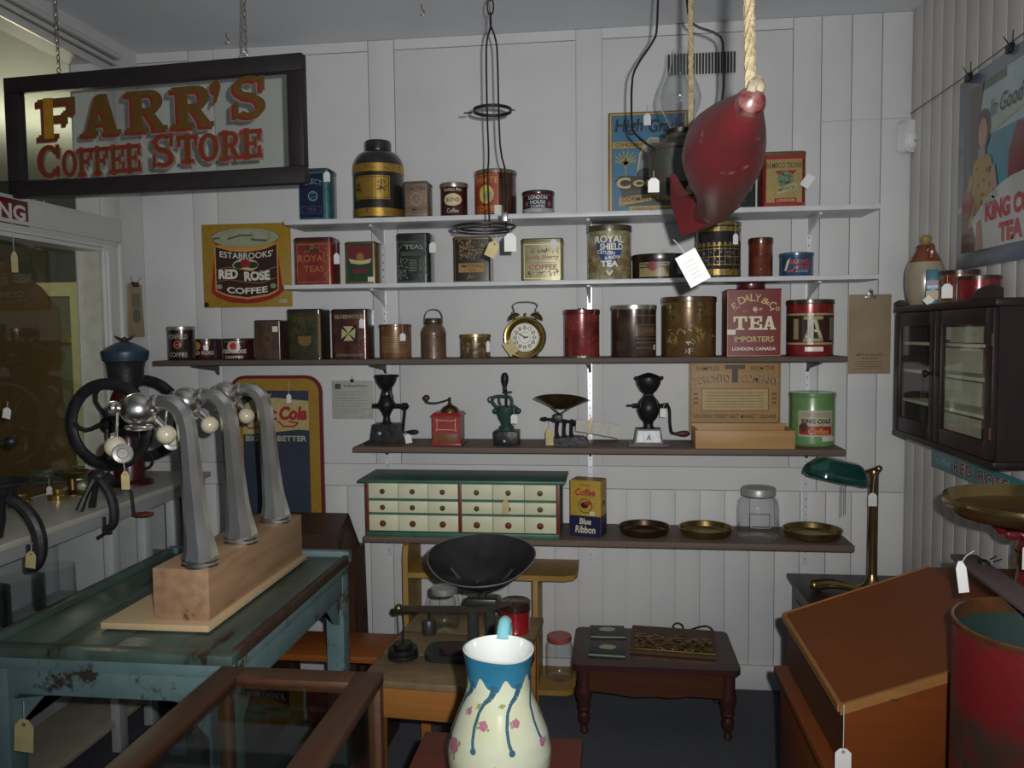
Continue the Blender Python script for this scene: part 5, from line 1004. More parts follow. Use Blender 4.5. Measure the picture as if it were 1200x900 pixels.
for px, yb, Yc in ((69, 84, 2.672), (288, 64, 2.622)):
    b = PY(px, yb, Yc); lx = (b.x-base.x)*cos(ang); 
    c = thing('sign_chain', 'thin steel chain holding up the %s end of the glass shop sign' % ('window' if px < 100 else 'shelf'), 'chain', (b.x, Yc, b.z), group='chains of the hanging sign')
    mb = MB(); chain(mb, (0, 0, .014), (0, 0, CZ-b.z-.03), .026, .0019, .010); q_ = mb.build('links', CHN, c); q_['kind'] = 'stuff'
    MB().tube([(.007*cos(a), 0, .004+.009*sin(a)) for a in [k*pi/5 for k in range(10)]], .002, 6, closed=True).build('screw_eye', CHN, c)
    MB().tube([(0, 0, CZ-b.z), (0, 0, CZ-b.z-.02), (.008, 0, CZ-b.z-.03), (0, 0, CZ-b.z-.042), (-.008, 0, CZ-b.z-.034)], .002, 6, smooth=1).build('ceiling_hook', CHN, c)
for px, py in ((265, 42), (494, 8)):
    p = PZ(px, py-3, CZ); hk = MB().tube([(0, 0, 0), (0, 0, -.018), (.012, 0, -.028), (.008, 0, -.042), (-.006, 0, -.040)], .0025, 6, smooth=1).build('ceiling_hook', CHN, None, loc=(p.x, p.y, CZ)); mark(hk, ('small empty metal hook in the ceiling above the glass shop sign' if px < 300 else 'small empty metal hook in the ceiling beside the lamp hanger chain'), 'hook', 'empty ceiling hooks')

# ---- empty wire lamp hanger
Y = 2.6; WIRE = mat('black_wire', (.022, .020, .020, 1), (.035, .03, .028, 1), .4, .5, scale=30)
p = PY(568, 268, Y); rh = thing('wire_lamp_hanger', 'empty black wire lamp hanger with two rings, hung on a chain', 'lamp hanger', (p.x, Y, p.z)); q = rel(rh, Y)
v = lambda x, y, dy=0: tuple(q(x, y, dy))
ap = q(575, 32)
MB().tube([v(575, 268, -.02), v(574, 245, -.02), v(572, 205, -.015), v(573, 185), v(571, 140), v(569.5, 60), v(571, 44), v(575, 32)], .0032, 6, smooth=1).build('hanger_wire', WIRE, rh)
MB().tube([v(592, 268, .02), v(592, 200, .02), v(586, 178, .01), v(584.5, 140), v(583, 60), v(580.5, 44), v(576, 32)], .0032, 6, smooth=1).build('hanger_wire', WIRE, rh)
c1 = q(577, 130); MB().lathe([(.058, -.004), (.062, -.004), (.062, .006), (.058, .006)], 32, c=tuple(c1), close=True).build('smoke_ring', WIRE, rh)
MB().tube([tuple(c1+Vector((-.062, -.03, -.010))), tuple(c1+Vector((-.085, -.04, -.014)))], .0025, 5).tube([tuple(c1+Vector((.062, 0, 0))), tuple(c1+Vector((.072, 0, 0)))], .003, 5).build('ring_prongs', WIRE, rh)
c2 = q(568, 266); MB().tube([(c2.x+.098*cos(a), c2.y+.098*sin(a), c2.z) for a in [k*pi/14 for k in range(28)]], .0042, 6, closed=True).build('font_ring', WIRE, rh)
MB().tube([(c2.x+.09*cos(a), c2.y+.09*sin(a)-.01, c2.z-.012) for a in [k*pi/14 for k in range(28)]], .0022, 6, closed=True).build('inner_ring', WIRE, rh)
MB().box(ap.x+.028, ap.x+.046, .0, .02, .022, .05, .002).build('clamp_block', STEEL, rh)
mb = MB(); chain(mb, tuple(ap+Vector((0, 0, -.003))), (ap.x, 0, CZ-p.z), .052, .0026, .020); mb.build('chain', WIRE, rh)['kind'] = 'stuff'

# ---- hanging oil lamp
Y = 2.42; p = PY(797, 232, Y); rl = thing('hanging_oil_lamp', 'hanging oil lamp with clear glass chimney and tin font in a wire harp', 'oil lamp', (p.x, Y, p.z)); q = rel(rl, Y); v = lambda x, y, dy=0: tuple(q(x, y, dy)); s = SCL(Y)
TINB = mat('font_tin', C('#3e4a48', 1.5), C('#4a3a2c', 1.5), .45, .5, scale=12, bump=.15)
zt, zb = q(800, 176).z, q(800, 218).z; R = 34.5*s
MB().lathe([(.001, zb-.03), (R*.55, zb-.028), (R*.80, zb-.012), (R*.98, zb), (R, zb+.01), (R, zt-.01), (R*1.04, zt-.006), (R*1.04, zt+.004), (R*.9, zt+.008), (R*.5, zt+.030), (R*.42, zt+.05), (.001, zt+.05)], 36).build('font', TINB, rl)
z1 = q(800, 153).z
MB().lathe([(.028, zt+.045), (.042, z1-.012), (.044, z1), (.030, z1+.003)], 24).build('burner', mat('burner_dark', (.03, .025, .02, 1), None, .4, .6), rl)
ch = [(.024, q(800, 153).z), (.034, q(800, 145).z), (.056, q(800, 125).z), (.060, q(800, 115).z), (.052, q(800, 102).z), (.034, q(800, 85).z), (.026, q(800, 72).z), (.025, q(800, 58).z)]
MB().lathe(ch, 32).build('glass_chimney', glassm('chimney_glass', (.93, .94, .94), .02, 3.0, 1.5), rl)
MB().tube([v(771, 0, .0), v(770, 34), v(767.5, 46), v(745, 78), v(740, 95), v(740, 148), v(744, 158), v(766, 180, -.05)], .0036, 6, smooth=1).build('harp_wire', WIRE, rl)
MB().tube([v(805, 0), v(807, 20), v(812, 30), v(843, 40), v(848, 52), v(848, 118), v(838, 135), v(826, 178, -.02)], .0036, 6, smooth=1).build('harp_wire', WIRE, rl)
a1, a2 = q(771, 0), q(805, 0); top = CZ-p.z
MB().tube([tuple(a1), (a1.x+.01, 0, top-.03), ((a1.x+a2.x)/2, 0, top-.002), (a2.x-.01, 0, top-.03), tuple(a2)], .0036, 6, smooth=1).build('harp_top', WIRE, rl)

# ---- red wooden fish on two ropes
nose = PY(882, 121, 1.28); root_ = PY(835, 243, 1.86); 
FISHM = mat('fish_red', C('#64181c', 1.15), C('#4a1a1e', 1.15), .42, scale=7, lo=.3, hi=.75, bump=.18, bscale=14, wear=('#7a4a48', 8, .60))
rf = thing('wooden_fish', 'red painted wooden fish trade sign hanging nose up from two ropes', 'fish sign', root_)
stn = [(881, 116, 1.275, 6), (880, 118, 1.28, 13), (876, 125, 1.30, 18), (868, 138, 1.35, 26), (858, 155, 1.42, 38), (850, 170, 1.50, 46), (847, 183, 1.58, 46.5), (846, 197, 1.66, 41), (845, 212, 1.74, 33), (843, 228, 1.82, 26), (837, 242, 1.88, 20), (826, 252, 1.92, 13), (815, 258, 1.95, 6)]
mb = MB(); n = 28; vs = []; fs = []
for px, py, Yf, hw in stn:
    c = PY(px, py, Yf)-root_; r = hw*SCL(Yf)
    for i in range(n):
        a = 2*pi*i/n; vs.append(c + Vector((r*.97*cos(a), 0, r*sin(a))))
for j in range(len(stn)-1):
    for i in range(n): fs.append((j*n+i, j*n+(i+1) % n, (j+1)*n+(i+1) % n, (j+1)*n+i))
fs += [tuple(range(n))[::-1], tuple(range((len(stn)-1)*n, len(stn)*n))]
mb.add(vs, fs).build('body', FISHM, rf, smooth=60)
out = [PY(*q_)-root_ for q_ in ((788, 204, 1.99), (799, 227, 1.97), (815, 232, 1.93), (834, 231, 1.88), (860, 243, 1.86), (834, 263, 1.90), (802, 277, 1.97), (790, 240, 2.0))]; nv = (out[0]-out[4]).cross(out[6]-out[3]).normalized()*.017
th = [.5, 1.0, 1.2, 1.5, 1.5, 1.1, .5, .6]
A = [p_+nv*k for p_, k in zip(out, th)]; B_ = [p_-nv*k for p_, k in zip(out, th)]
tris = [(0, 1, 7), (1, 2, 7), (2, 5, 7), (5, 6, 7), (2, 3, 5), (3, 4, 5)]
MB().add(A+B_, tris+[tuple(8+i for i in t_[::-1]) for t_ in tris]+[(i, (i+1) % 8, 8+(i+1) % 8, 8+i) for i in range(8)]).build('tail_fin', FISHM, rf, smooth=50)
dn = (PY(881, 116, 1.275)-PY(868, 138, 1.35)).normalized(); MB().lathe([(.0225, -.012), (.0235, -.004), (.020, .008), (.011, .015), (.001, .017)], 22).move(tuple(PY(880, 119, 1.28)-root_), dn.to_track_quat('Z', 'Y').to_matrix()).build('snout', mat('worn_snout', C('#6a4a46', 1.2), C('#4a1618', 1.2), .3, scale=50, coat=.3), rf)
ROPE = mat('hemp_rope', C('#8f8264', 1.3), C('#776a4c', 1.3), .9, scale=70, bump=.6, bscale=150)
def rope(px_top, px_bot, py_bot, Yr, rr, lab, end):
    b = end; t_ = PY(px_top, 0, Yr); tz = CZ; r_ = thing('rope', lab, 'rope', b, group='ropes of the wooden fish')
    d = Vector((t_.x-b.x, 0, tz-b.z)); pts = [(d.x*f, 0, d.z*f) for f in [i/8 for i in range(9)]]
    for k in range(3):
        hel = []
        for i in range(121):
            f = i/120; a = 2*pi*k/3+f*d.z/(rr*9)*2*pi; hel.append((d.x*f+rr*.5*cos(a), rr*.5*sin(a), d.z*f))
        MB().tube(hel, rr*.56, 6).build('strand', ROPE, r_)
    return r_
rp_ = rope(868, 880, 100, 1.28, .0085, 'thick pale rope holding up the nose of the red fish', PY(879, 103, 1.28))
MB().ball((.010, -.003, .0), .012, sc=(1, .8, 1.1)).tube([(.004, 0, -.02), (.0, -.012, .0), (.012, 0, .012)], .008, 8, smooth=1).build('knot', mat('rope_knot', C('#8a8270', 1.1), C('#6f6450', 1.1), .9, scale=60, bump=.5), rp_)
rp2_ = rope(808, 810, 222, 1.965, .0065, 'thinner rope holding up the tail of the red fish', PY(810, 222, 1.965))
MB().ball((0, -.008, -.002), .013).build('knot', ROPE, rp2_)

# ================================================================== left side: bench things, taps, teal table, display case
# ---- big red and black store mill on the bench
WZ = .262; HO = .085
rm = thing('store_coffee_mill', 'large two wheel coffee mill with black wheels, red body and blue hopper lid', 'coffee mill', (-1.985, 3.13, BZ))
MRED = mat('mill_red', C('#3c0c10', 1.6), C('#2c090c', 1.6), .35, scale=14, coat=.2); MBLK = mat('mill_black', (.014, .014, .017, 1), (.028, .028, .032, 1), .4, .1, scale=20, bump=.12)
MB().lathe([(.001, .0), (.092, .0), (.092, .008), (.084, .016), (.062, .022), (.060, .090), (.052, .12), (.042, .15), (.040, .24), (.05, .28), (.062, .32), (.062, .36), (.045, .40), (.001, .405)], 32).build('body', MRED, rm)
def wheel(y, R=.164):
    t = MB().tube([(R*cos(a), y, WZ+R*sin(a)) for a in [k*pi/20 for k in range(40)]], .021, 8, closed=True, sq=(.7, 1.15)).build('flywheel_rim', MBLK, rm)
    for k in range(5):
        a = k*2*pi/5+.5; pts = []
        for i in range(6):
            f = i/5; aa = a+.9*f*(1-f)*1.6; pts.append(((.02+(R-.02)*f)*cos(aa), y, WZ+(.02+(R-.02)*f)*sin(aa)))
        MB().tube(pts, [.011, .010, .009, .009, .011, .014], 6).build('spoke', MBLK, t)
    MB().lathe([(.030, -.018), (.034, -.012), (.034, .012), (.030, .018), (.001, .018)], 20, axis='y', c=(0, y, WZ)).build('hub', MBLK, t)
    return t
w1_ = wheel(-.125); w2_ = wheel(.115)
MB().tube([(.164*cos(.75), .115, WZ+.164*sin(.75)), (.164*cos(.75)+.03, .08, WZ+.164*sin(.75)+.005)], .009, 8).ball((.164*cos(.75)+.035, .075, WZ+.164*sin(.75)+.006), .014).build('wheel_handle', MBLK, w2_)
MB().tube([(0, -.14, WZ), (0, .13, WZ)], .014, 10).build('axle', MBLK, rm)
MB().lathe([(.040, .315), (.066, .325), (.072, .40), (.078, .425), (.083, .432), (.001, .432)], 32, c=(0, 0, HO)).build('hopper', MBLK, rm)
BLU = mat('mill_blue', C('#22364a', 1.6), C('#182838', 1.6), .4, scale=12)
ld = MB().lathe([(.086, .428), (.088, .440), (.092, .460), (.090, .468), (.066, .485), (.036, .500), (.016, .506), (.001, .506)], 32, c=(0, 0, HO)).build('hopper_lid', BLU, rm)
MB().ball((0, 0, .513), .012, sc=(.8, 1, 1.1)).prism([(0, .512), (.018, .522), (.044, .532), (.030, .516), (.008, .506)], -.004, .004).prism([(0, .512), (-.018, .522), (-.044, .532), (-.030, .516), (-.008, .506)], -.004, .004).move((0, 0, HO)).build('eagle', mat('eagle_dark', C('#3a1c20', 1.4), None, .4), ld)
MB().tube([(.06, 0, .06), (.10, .0, .075), (.105, 0, .11), (.08, 0, .13)], .006, 6, smooth=1).build('cup_bracket', MBLK, rm)

# ---- clamp-on grinder on the bench edge, with red handle
rg = thing('clamp_grinder', 'black clamp-on grinder with red wooden crank handle, on the bench edge', 'hand grinder', (BFX-.010, 2.66, BZ))
MB().tube([(-.05, .02, .002), (-.03, .01, .06), (-.01, 0, .11)], [.014, .010, .012], 8, smooth=1).tube([(-.05, -.05, .002), (-.035, -.03, .06), (-.015, -.01, .11)], [.014, .010, .012], 8, smooth=1).build('leg_casting', MBLK, rg)['kind'] = 'stuff'
MB().tube([(-.01, 0, .12), (.035, 0, .06), (.050, 0, .0), (.045, 0, -.06), (.012, 0, -.075)], [.018, .016, .017, .016, .012], 8, smooth=2).build('clamp_arm', MBLK, rg)
MB().tube([(.008, 0, -.09), (.008, 0, -.03)], .006, 8).build('clamp_screw', MBLK, rg); MB().tube([(.008, -.035, -.095), (.008, 0, -.090), (.008, .035, -.095)], [.008, .006, .008], 6).build('wing', MBLK, rg)
MB().ball((-.012, 0, .118), .030, sc=(1.1, .8, .8)).build('grinder_body', MBLK, rg)
ck = MB().tube([(.02, .10, .06), (.045, .11, .05), (.05, .11, -.01), (.05, .115, -.045)], .006, 6, smooth=1).build('crank', MBLK, rg); MB().tube([(.0, .04, .12), (.02, .10, .06)], .009, 6).build('crank_shaft', MBLK, ck)
MB().tube([(.045, .115, -.045), (.065, .12, -.048), (.09, .13, -.048), (.112, .138, -.048)], [.005, .010, .012, .007], 10).build('handle', woodm('crank_redwood', '#4a1a12', '#5c2216'), ck)

# ---- clamp-on slicer further along, with dark pan
rg = thing('clamp_slicer', 'black clamp-on slicer with a dark bowl, on the bench beside the brass weights', 'slicer', (BFX-.008, 2.25, BZ))
MB().tube([(-.06, .02, .13), (-.005, .03, .09), (.035, .035, .03), (.045, .035, -.05), (.03, .03, -.10), (-.0, .03, -.105)], [.020, .020, .022, .022, .018, .012], 10, smooth=2).build('clamp_arm', MBLK, rg)
MB().tube([(.004, .03, -.10), (.004, .03, -.03)], .006, 8).build('clamp_screw', MBLK, rg)
MB().lathe([(.001, .10), (.05, .112), (.085, .135), (.10, .15), (.098, .153), (.082, .140), (.05, .118), (.001, .106)], 30, c=(-.07, -.01, .02)).build('bowl', MBLK, rg)
MB().lathe([(.02, 0), (.03, .05), (.03, .10), (.03, .13)], 16, c=(-.07, -.01, 0)).build('pillar', MBLK, rg)
MB().tube([(-.08, .0, .27), (-.07, .03, .285), (-.055, .045, .29)], .006, 6).ball((-.05, .05, .29), .020).build('crank_arm', MBLK, rg)
MB().tube([(-.09, 0, .13), (-.08, 0, .27)], .010, 8).build('crank_post', MBLK, rg)
sc_ = thing('brass_scoop', 'small brass scoop pan standing behind the black slicer', 'scoop', (-2.08, 2.90, BZ))
MB().lathe([(.001, .06), (.03, .064), (.055, .078), (.068, .09), (.066, .093), (.053, .083), (.03, .069), (.001, .066)], 28, sx=1.0, sy=.8).build('pan', BRASS, sc_)
MB().lathe([(.05, 0), (.048, .006), (.016, .02), (.014, .062)], 20).build('foot', BRASS, sc_); MB().tube([(.06, .0, .088), (.085, .01, .092), (.10, .015, .092)], .006, 6).build('handle', BRASS, sc_)
for k, (px, py, r, hh, lab) in enumerate(((24, 593, .040, .045, 'larger round brass weight on the bench, under the dark bowl'), (60, 583, .036, .04, 'smaller round brass weight on the bench with a paper tag'))):
    p = PZ(px, py, BZ); t = thing('brass_weight', lab, 'weight', (p.x+.05*k, p.y-.03*k, BZ), group='brass weights on the bench')
    MB().lathe([(.001, 0), (r, 0), (r, hh*.45), (r*.9, hh*.55), (r*.45, hh*.62), (r*.4, hh*.75)], 26).build('body', BRASSB, t); MB().lathe([(r*.4, hh*.74), (r*.55, hh*.85), (r*.5, hh), (.001, hh*1.02)], 22).build('knob', BRASSB, t)
p = PZ(75, 566, BZ); t = thing('folding_mirror', 'small dark framed pair of glass panes leaning on the bench', 'mirror', (p.x, p.y, BZ), rotz=radians(35))
for sx in (-.062, .062):
    fr_ = MB().box(sx-.06, sx+.06, -.005, .005, 0, .008).box(sx-.06, sx+.06, -.005, .005, .060, .068).box(sx-.06, sx-.052, -.005, .005, .008, .06).box(sx+.052, sx+.06, -.005, .005, .008, .06).build('frame', MBLK, t); MB().box(sx-.052, sx+.052, -.002, .002, .008, .060).build('pane', mat('mirror_pane', (.55, .60, .60, 1), None, .08, .9), fr_)
# glass cylinders on the bench's lower shelf
for k, (x, y, r, hh, lab) in enumerate(((-1.965, 2.30, .07, .17, 'clear glass cylinder vase under the bench with the taller rim'), (-1.965, 2.62, .07, .15, 'clear glass cylinder vase under the bench nearest the window post'), (-1.965, 2.46, .07, .16, 'clear glass cylinder vase under the bench beside the teal table leg'))):
    t = thing('glass_cylinder', lab, 'glass vase', (x, y, .58), group='glass vases under the bench')
    MB().lathe([(.001, .006), (r*.95, .004), (r, .012), (r, hh), (r*.96, hh), (r*.97, .014), (.001, .012)], 40).build('vessel', glassm('vase_glass', (.98, .985, .985), .03, .9), t)

# ---- teal work table
TZ = .75; TX0, TX1, TY0, TY1 = -1.625, -.93, 1.86, 2.80
TEAL = mat('teal_worn_paint', C('#5a7476', 1.3), C('#4c6264', 1.3), .5, scale=9, lo=.3, hi=.75, bump=.15, bscale=30, wear=('#33281e', 6, .59))
TTOP = mat('teal_top_worn', C('#42574f', 1.5), C('#333c34', 1.5), .35, scale=5, lo=.3, hi=.7, bump=.12, bscale=20, stretch=(2.5, .6, 1), wear=('#241c16', 5, .60))
EDGE = woodm('worn_edge', '#33241a', '#4a3a2c', k=1.4)
cx_, cy_ = (TX0+TX1)/2, (TY0+TY1)/2; tt = thing('work_table', 'worn teal painted work table carrying the beer taps', 'table', (cx_, cy_, 0)); hw, hd = (TX1-TX0)/2, (TY1-TY0)/2
nb = 4
for k in range(nb): MB().box(-hw+2*hw*k/nb+.0012, -hw+2*hw*(k+1)/nb-.0012, -hd+.03, hd-.03, TZ-.025, TZ-.006, .002).build('top_plank', TTOP, tt)
MB().box(-hw, hw, -hd, -hd+.045, TZ-.028, TZ-.002, .003).build('end_cleat', TTOP, tt); MB().box(-hw, hw, hd-.03, hd, TZ-.028, TZ+.014, .003).build('back_lip', TEAL, tt)
MB().box(-hw, -hw+.03, -hd+.045, hd-.03, TZ-.028, TZ+.012, .003).build('side_lip', TTOP, tt); MB().box(hw-.022, hw, -hd+.045, hd-.03, TZ-.030, TZ+.001, .004).build('side_edge', EDGE, tt)
MB().box(-hw+.01, hw-.01, -hd+.006, -hd+.028, TZ-.06, TZ-.028, .002).build('trim_rail', TEAL, tt); MB().box(hw-.022, hw-.004, -hd+.02, hd-.02, TZ-.058, TZ-.030, .002).build('trim_rail', TEAL, tt)
MB().box(-hw+.02, hw-.02, -hd+.016, -hd+.038, TZ-.13, TZ-.062, .002).build('apron', TEAL, tt); MB().box(-hw+.02, hw-.02, hd-.035, hd-.012, TZ-.13, TZ-.03, .002).build('apron', TEAL, tt)
MB().box(hw-.036, hw-.012, -hd+.03, hd-.03, TZ-.135, TZ-.060, .002).build('apron', TEAL, tt); MB().box(-hw+.012, -hw+.036, -hd+.03, hd-.03, TZ-.135, TZ-.028, .002).build('apron', TEAL, tt)
for sx in (-1, 1):
    for sy in (-1, 1):
        x, y = sx*(hw-.042), sy*(hd-.045)
        lg = MB().box(x-.032, x+.032, y-.032, y+.032, 0, TZ-.06, .003).build('leg', TEAL, tt)
        MB().prism([(y-sy*.03, TZ-.15), (y-sy*.03, TZ-.24), (y-sy*.13, TZ-.13), (y-sy*.18, TZ-.13), (y-sy*.16, TZ-.13)][:4], x+sx*.006-.012, x+sx*.006+.012, 'yz').build('corner_brace', TEAL, lg)
        MB().prism([(x-sx*.03, TZ-.15), (x-sx*.03, TZ-.24), (x-sx*.13, TZ-.13), (x-sx*.18, TZ-.13)], y+sy*.004-.012, y+sy*.004+.012, 'xz').build('corner_brace', TEAL, lg)

# ---- timber block and pine board with three taps
PINE = woodm('pine_board', '#a58e6a', '#b29a74', k=1.55, rough=.55, scale=3, stretch=(3, .5, 3)); BLOCKW = mat('timber_block', C('#8a6c50', 1.7), C('#7a5c42', 1.7), .5, scale=6, stretch=(5, .6, 5), detail=7, bump=.1, wear=('#5c3c24', 1.6, .60)); 
bo = MB().box(-.155, .155, -.355, .355, 0, .018, .002).build('pine_board', PINE, None, loc=(-1.22, 2.36, TZ)); bo.data.materials[0] = PINE; mark(bo, 'pale pine board lying on the teal table under the timber block', 'board')
bk = MB().box(-.081, .081, -.335, .335, 0, .143, .004).build('timber_block', BLOCKW, None, loc=(-1.160, 2.375, TZ+.018)); mark(bk, 'long timber block on the pine board, base of the three taps', 'wood block')
CHROME = mat('worn_chrome', (.86, .85, .83, 1), (.76, .75, .73, 1), .26, 1.0, scale=12, bump=.05, bscale=18)
IVORY = mat('ivory_knob', (.62, .57, .42, 1), (.55, .50, .36, 1), .25, scale=30, coat=.4); CERAM = mat('nozzle_disc', (.45, .44, .40, 1), (.36, .35, .32, 1), .4, .3, scale=40)
BTOP = TZ+.018+.143
for i, (ty, lab, hang) in enumerate(((2.082, 'chrome beer tap at the near end of the block, with tan paper tag', 1), (2.322, 'middle chrome beer tap on the timber block', 1), (2.592, 'chrome beer tap at the far end of the block, by the soda sign', 0))):
    tx = PZ((233, 282, 322)[i], (663, 636, 612)[i], BTOP).x
    t = thing('beer_tap', lab, 'beer tap', (tx, ty, BTOP), group='three chrome beer taps')
    MB().lathe([(.001, 0), (.050, 0), (.052, .006), (.048, .012), (.050, .018), (.045, .026), (.001, .026)], 32).build('base_ring', CHROME, t)
    # octagonal column that tapers, then bends over to the left
    pts = [(0, 0, .022), (0, 0, .05), (-.006, 0, .10), (-.012, 0, .18), (-.018, 0, .26), (-.022, 0, .335), (-.026, 0, .385), (-.038, -.0, .425), (-.062, -.0, .447), (-.092, -.0, .449), (-.112, 0, .446)]
    rr = [.049, .042, .0345, .031, .0285, .0265, .0255, .025, .024, .022, .020]
    MB().tube(pts, rr, 8, smooth=1, sq=(1.05, 1.0)).build('column', CHROME, t, smooth=28)
    MB().lathe([(.020, 0), (.026, -.004), (.026, -.014), (.020, -.018)], 24, axis='x', c=(-.106, 0, .446), close=True).build('collar', CHROME, t)
    bx, bz = -.165, .430
    MB().ball((bx, 0, bz), .048, 26, sc=(1, 1, .96)).build('valve_ball', CHROME, t)
    MB().lathe([(.036, 0), (.039, .004), (.036, .008)], 26, c=(bx, 0, bz-.052), close=True).lathe([(.030, .0), (.034, -.012), (.001, -.014)], 24, c=(bx, 0, bz-.044)).build('lower_ring', CHROME, t)
    MB().lathe([(.030, 0), (.022, -.012), (.014, -.018), (.014, -.026), (.020, -.032), (.018, -.044), (.008, -.050), (.001, -.050)], 22, axis='x', c=(bx-.036, 0, bz+.004)).build('end_cap', CHROME, t)
    if hang:
        kn = MB().tube([(bx-.06, -.004, bz-.01), (bx-.055, -.02, bz-.06), (bx-.05, -.03, bz-.075)], .004, 6, smooth=1).build('lever', CHROME, t)
        MB().ball((bx-.058, -.022, bz-.100), .029, 22).build('ivory_knob', IVORY, kn)
        MB().lathe([(.010, 0), (.024, -.005), (.027, -.011), (.024, -.016), (.015, -.014), (.012, -.008), (.001, -.008)], 26, axis='y').move((bx-.012, -.058, bz-.112), Matrix.Rotation(radians(20), 3, 'Z')).build('nozzle_disc', CERAM, kn)
    k2 = MB().tube([(bx+.03, .03, bz-.03), (bx+.045, .04, bz-.05)], [.012, .009], 10).build('lever', CHROME, t); MB().ball((bx+.052, .046, bz-.075), .027, 22).build('ivory_knob', IVORY, k2)

# ---- glass topped display case in front
DZ = .90; dx0, dx1, dy1, dy0 = -.752, -.428, 1.462, .62
CASEW = woodm('case_wood', '#3c2214', '#4a2e1c', k=1.1, rough=.45, scale=5, stretch=(2, .5, 2))
dc = thing('display_case', 'brown wooden display case with a glass top, in the foreground', 'display case', ((dx0+dx1)/2, (dy0+dy1)/2, 0)); hw, hd = (dx1-dx0)/2, (dy1-dy0)/2
MB().box(-hw, -hw+.052, -hd, hd, DZ-.022, DZ, .003).build('lid_stile', CASEW, dc); MB().box(hw-.052, hw, -hd, hd, DZ-.022, DZ, .003).build('lid_stile', CASEW, dc)
MB().box(-hw+.052, hw-.052, hd-.052, hd, DZ-.022, DZ, .003).build('lid_rail', CASEW, dc); MB().box(-hw+.052, hw-.052, -hd, -hd+.052, DZ-.022, DZ, .003).build('lid_rail', CASEW, dc)
CGL = glassm('case_glass', (.88, .90, .88), .015, .55, 1.5)
MB().box(-hw+.048, hw-.048, -hd+.048, hd-.048, DZ-.012, DZ-.008).build('glass_top', CGL, dc)
for sx in (-1, 1):
    for sy in (-1, 1): MB().box(sx*(hw-.013)-.012, sx*(hw-.013)+.012, sy*(hd-.013)-.012, sy*(hd-.013)+.012, .30, DZ-.022, .002).build('corner_post', CASEW, dc)
MB().box(hw-.016, hw-.012, -hd+.025, hd-.025, .56, DZ-.022).build('side_glass', CGL, dc); MB().box(-hw+.012, -hw+.016, -hd+.025, hd-.025, .56, DZ-.022).build('side_glass', CGL, dc); MB().box(-hw+.025, hw-.025, hd-.016, hd-.012, .56, DZ-.022).build('end_glass', CGL, dc)
MB().box(-hw, hw, -hd, hd, .0, .54, .003).build('lower_body', CASEW, dc); MB().box(-hw+.02, hw-.02, -hd+.02, hd-.02, .541, .55).build('lining', mat('case_lining', (.05, .045, .03, 1), (.075, .065, .04, 1), .8, scale=40), dc)
mb = MB().box(-hw-.003, -hw+.003, .15, .175, DZ-.03, DZ-.006, .001); mb.build('hinge', BRASS, dc)

# ================================================================== the middle: pitcher, scale, stands, little tables
# ---- flowered china pitcher on a red stool
PZb = .63; pc = Vector((-.213, 1.50, PZb-.0))
st = thing('red_stool', 'red brown wooden box stool under the flowered pitcher', 'stool', (-.235, 1.50, 0)); SRED = woodm('stool_redwood', '#4a1a10', '#5c2416', k=1.5, rough=.4, scale=5, stretch=(.5, 2, 2), coat=.2)
MB().box(-.188, .172, -.22, .27, PZb-.024, PZb, .003).build('top', SRED, st)
for sx in (-.165, .142):
    for sy in (-.19, .24): MB().box(sx-.018, sx+.018, sy-.018, sy+.018, 0, PZb-.024, .002).build('leg', SRED, st)
MB().box(-.17, .142, .232, .248, PZb-.10, PZb-.024).build('apron', SRED, st); MB().box(.134, .150, -.17, .222, PZb-.10, PZb-.024).build('apron', SRED, st)
pt = thing('china_pitcher', 'white china pitcher with blue swirls and pink flowers', 'pitcher', pc)
PSC = .975
pr = [(.060, 0), (.066, .004), (.070, .02), (.086, .05), (.0985, .09), (.1000, .115), (.093, .150), (.079, .185), (.0665, .215), (.0605, .240), (.0600, .262), (.0635, .290), (.068, .310)]
def spout(x, y, z, r):
    "pulls the rim into a spout towards the front right and lifts the back"
    k = max(0, (z-.24)/.07)**1.6; a = atan2(y, x); f = max(0, cos(a-radians(-52)))**5
    return (x*(1+.09*f*k), y*(1+.09*f*k), z - .003*f*k)
def rad(z):
    for (r0, z0), (r1, z1) in zip(pr, pr[1:]):
        if z0 <= z <= z1: return r0+(r1-r0)*(z-z0)/(z1-z0)
    return pr[-1][0]
CHINA = mat('china_cream', C('#b2b696', 1.05), C('#bcc2b0', 1.05), .12, scale=7, coat=.6); CHINAW = mat('china_white', (.64, .66, .64, 1), (.60, .64, .62, 1), .15, scale=8, coat=.5)
import itertools
fine = []
for i in range(49):
    z = .310*i/48; fine.append((rad(z), z))
mb = MB().lathe([(.001, .002)]+fine, 56); mb.v = [spout(x, y, z, 0) for x, y, z in mb.v]; mb.build('outer_body', CHINA, pt, smooth=60)
mb = MB().lathe([(rad(.31), .310), (rad(.31)-.004, .311), (rad(.29)-.006, .290), (rad(.26)-.006, .26), (rad(.22)-.006, .22), (rad(.15)-.006, .15), (.085, .09), (.06, .02), (.001, .012)], 56); mb.v = [spout(x, y, z, 0) for x, y, z in mb.v]; mb.build('inner_wall', CHINAW, pt, smooth=60)
def psurf(e): 
    def f(u, v):   # u = angle from the front, v = height
        r = rad(v)+e; a = -pi/2+u; x, y, z = spout(r*cos(a), r*sin(a), v, r); return (x, y, z)
    return f
BLUE = mat('china_blue', C('#1f6484', 1.0), C('#2a7490', 1.0), .14, scale=9, coat=.5); BLUED = mat('china_blue_dark', C('#33566c', 1.1), C('#2a4a60', 1.1), .16, scale=9, coat=.5)
mb = MB(); NS = 96
def low(a): 
    return .258 + .011*cos(8*(a+.42-.40))*-1 + .004*cos(16*a+1)
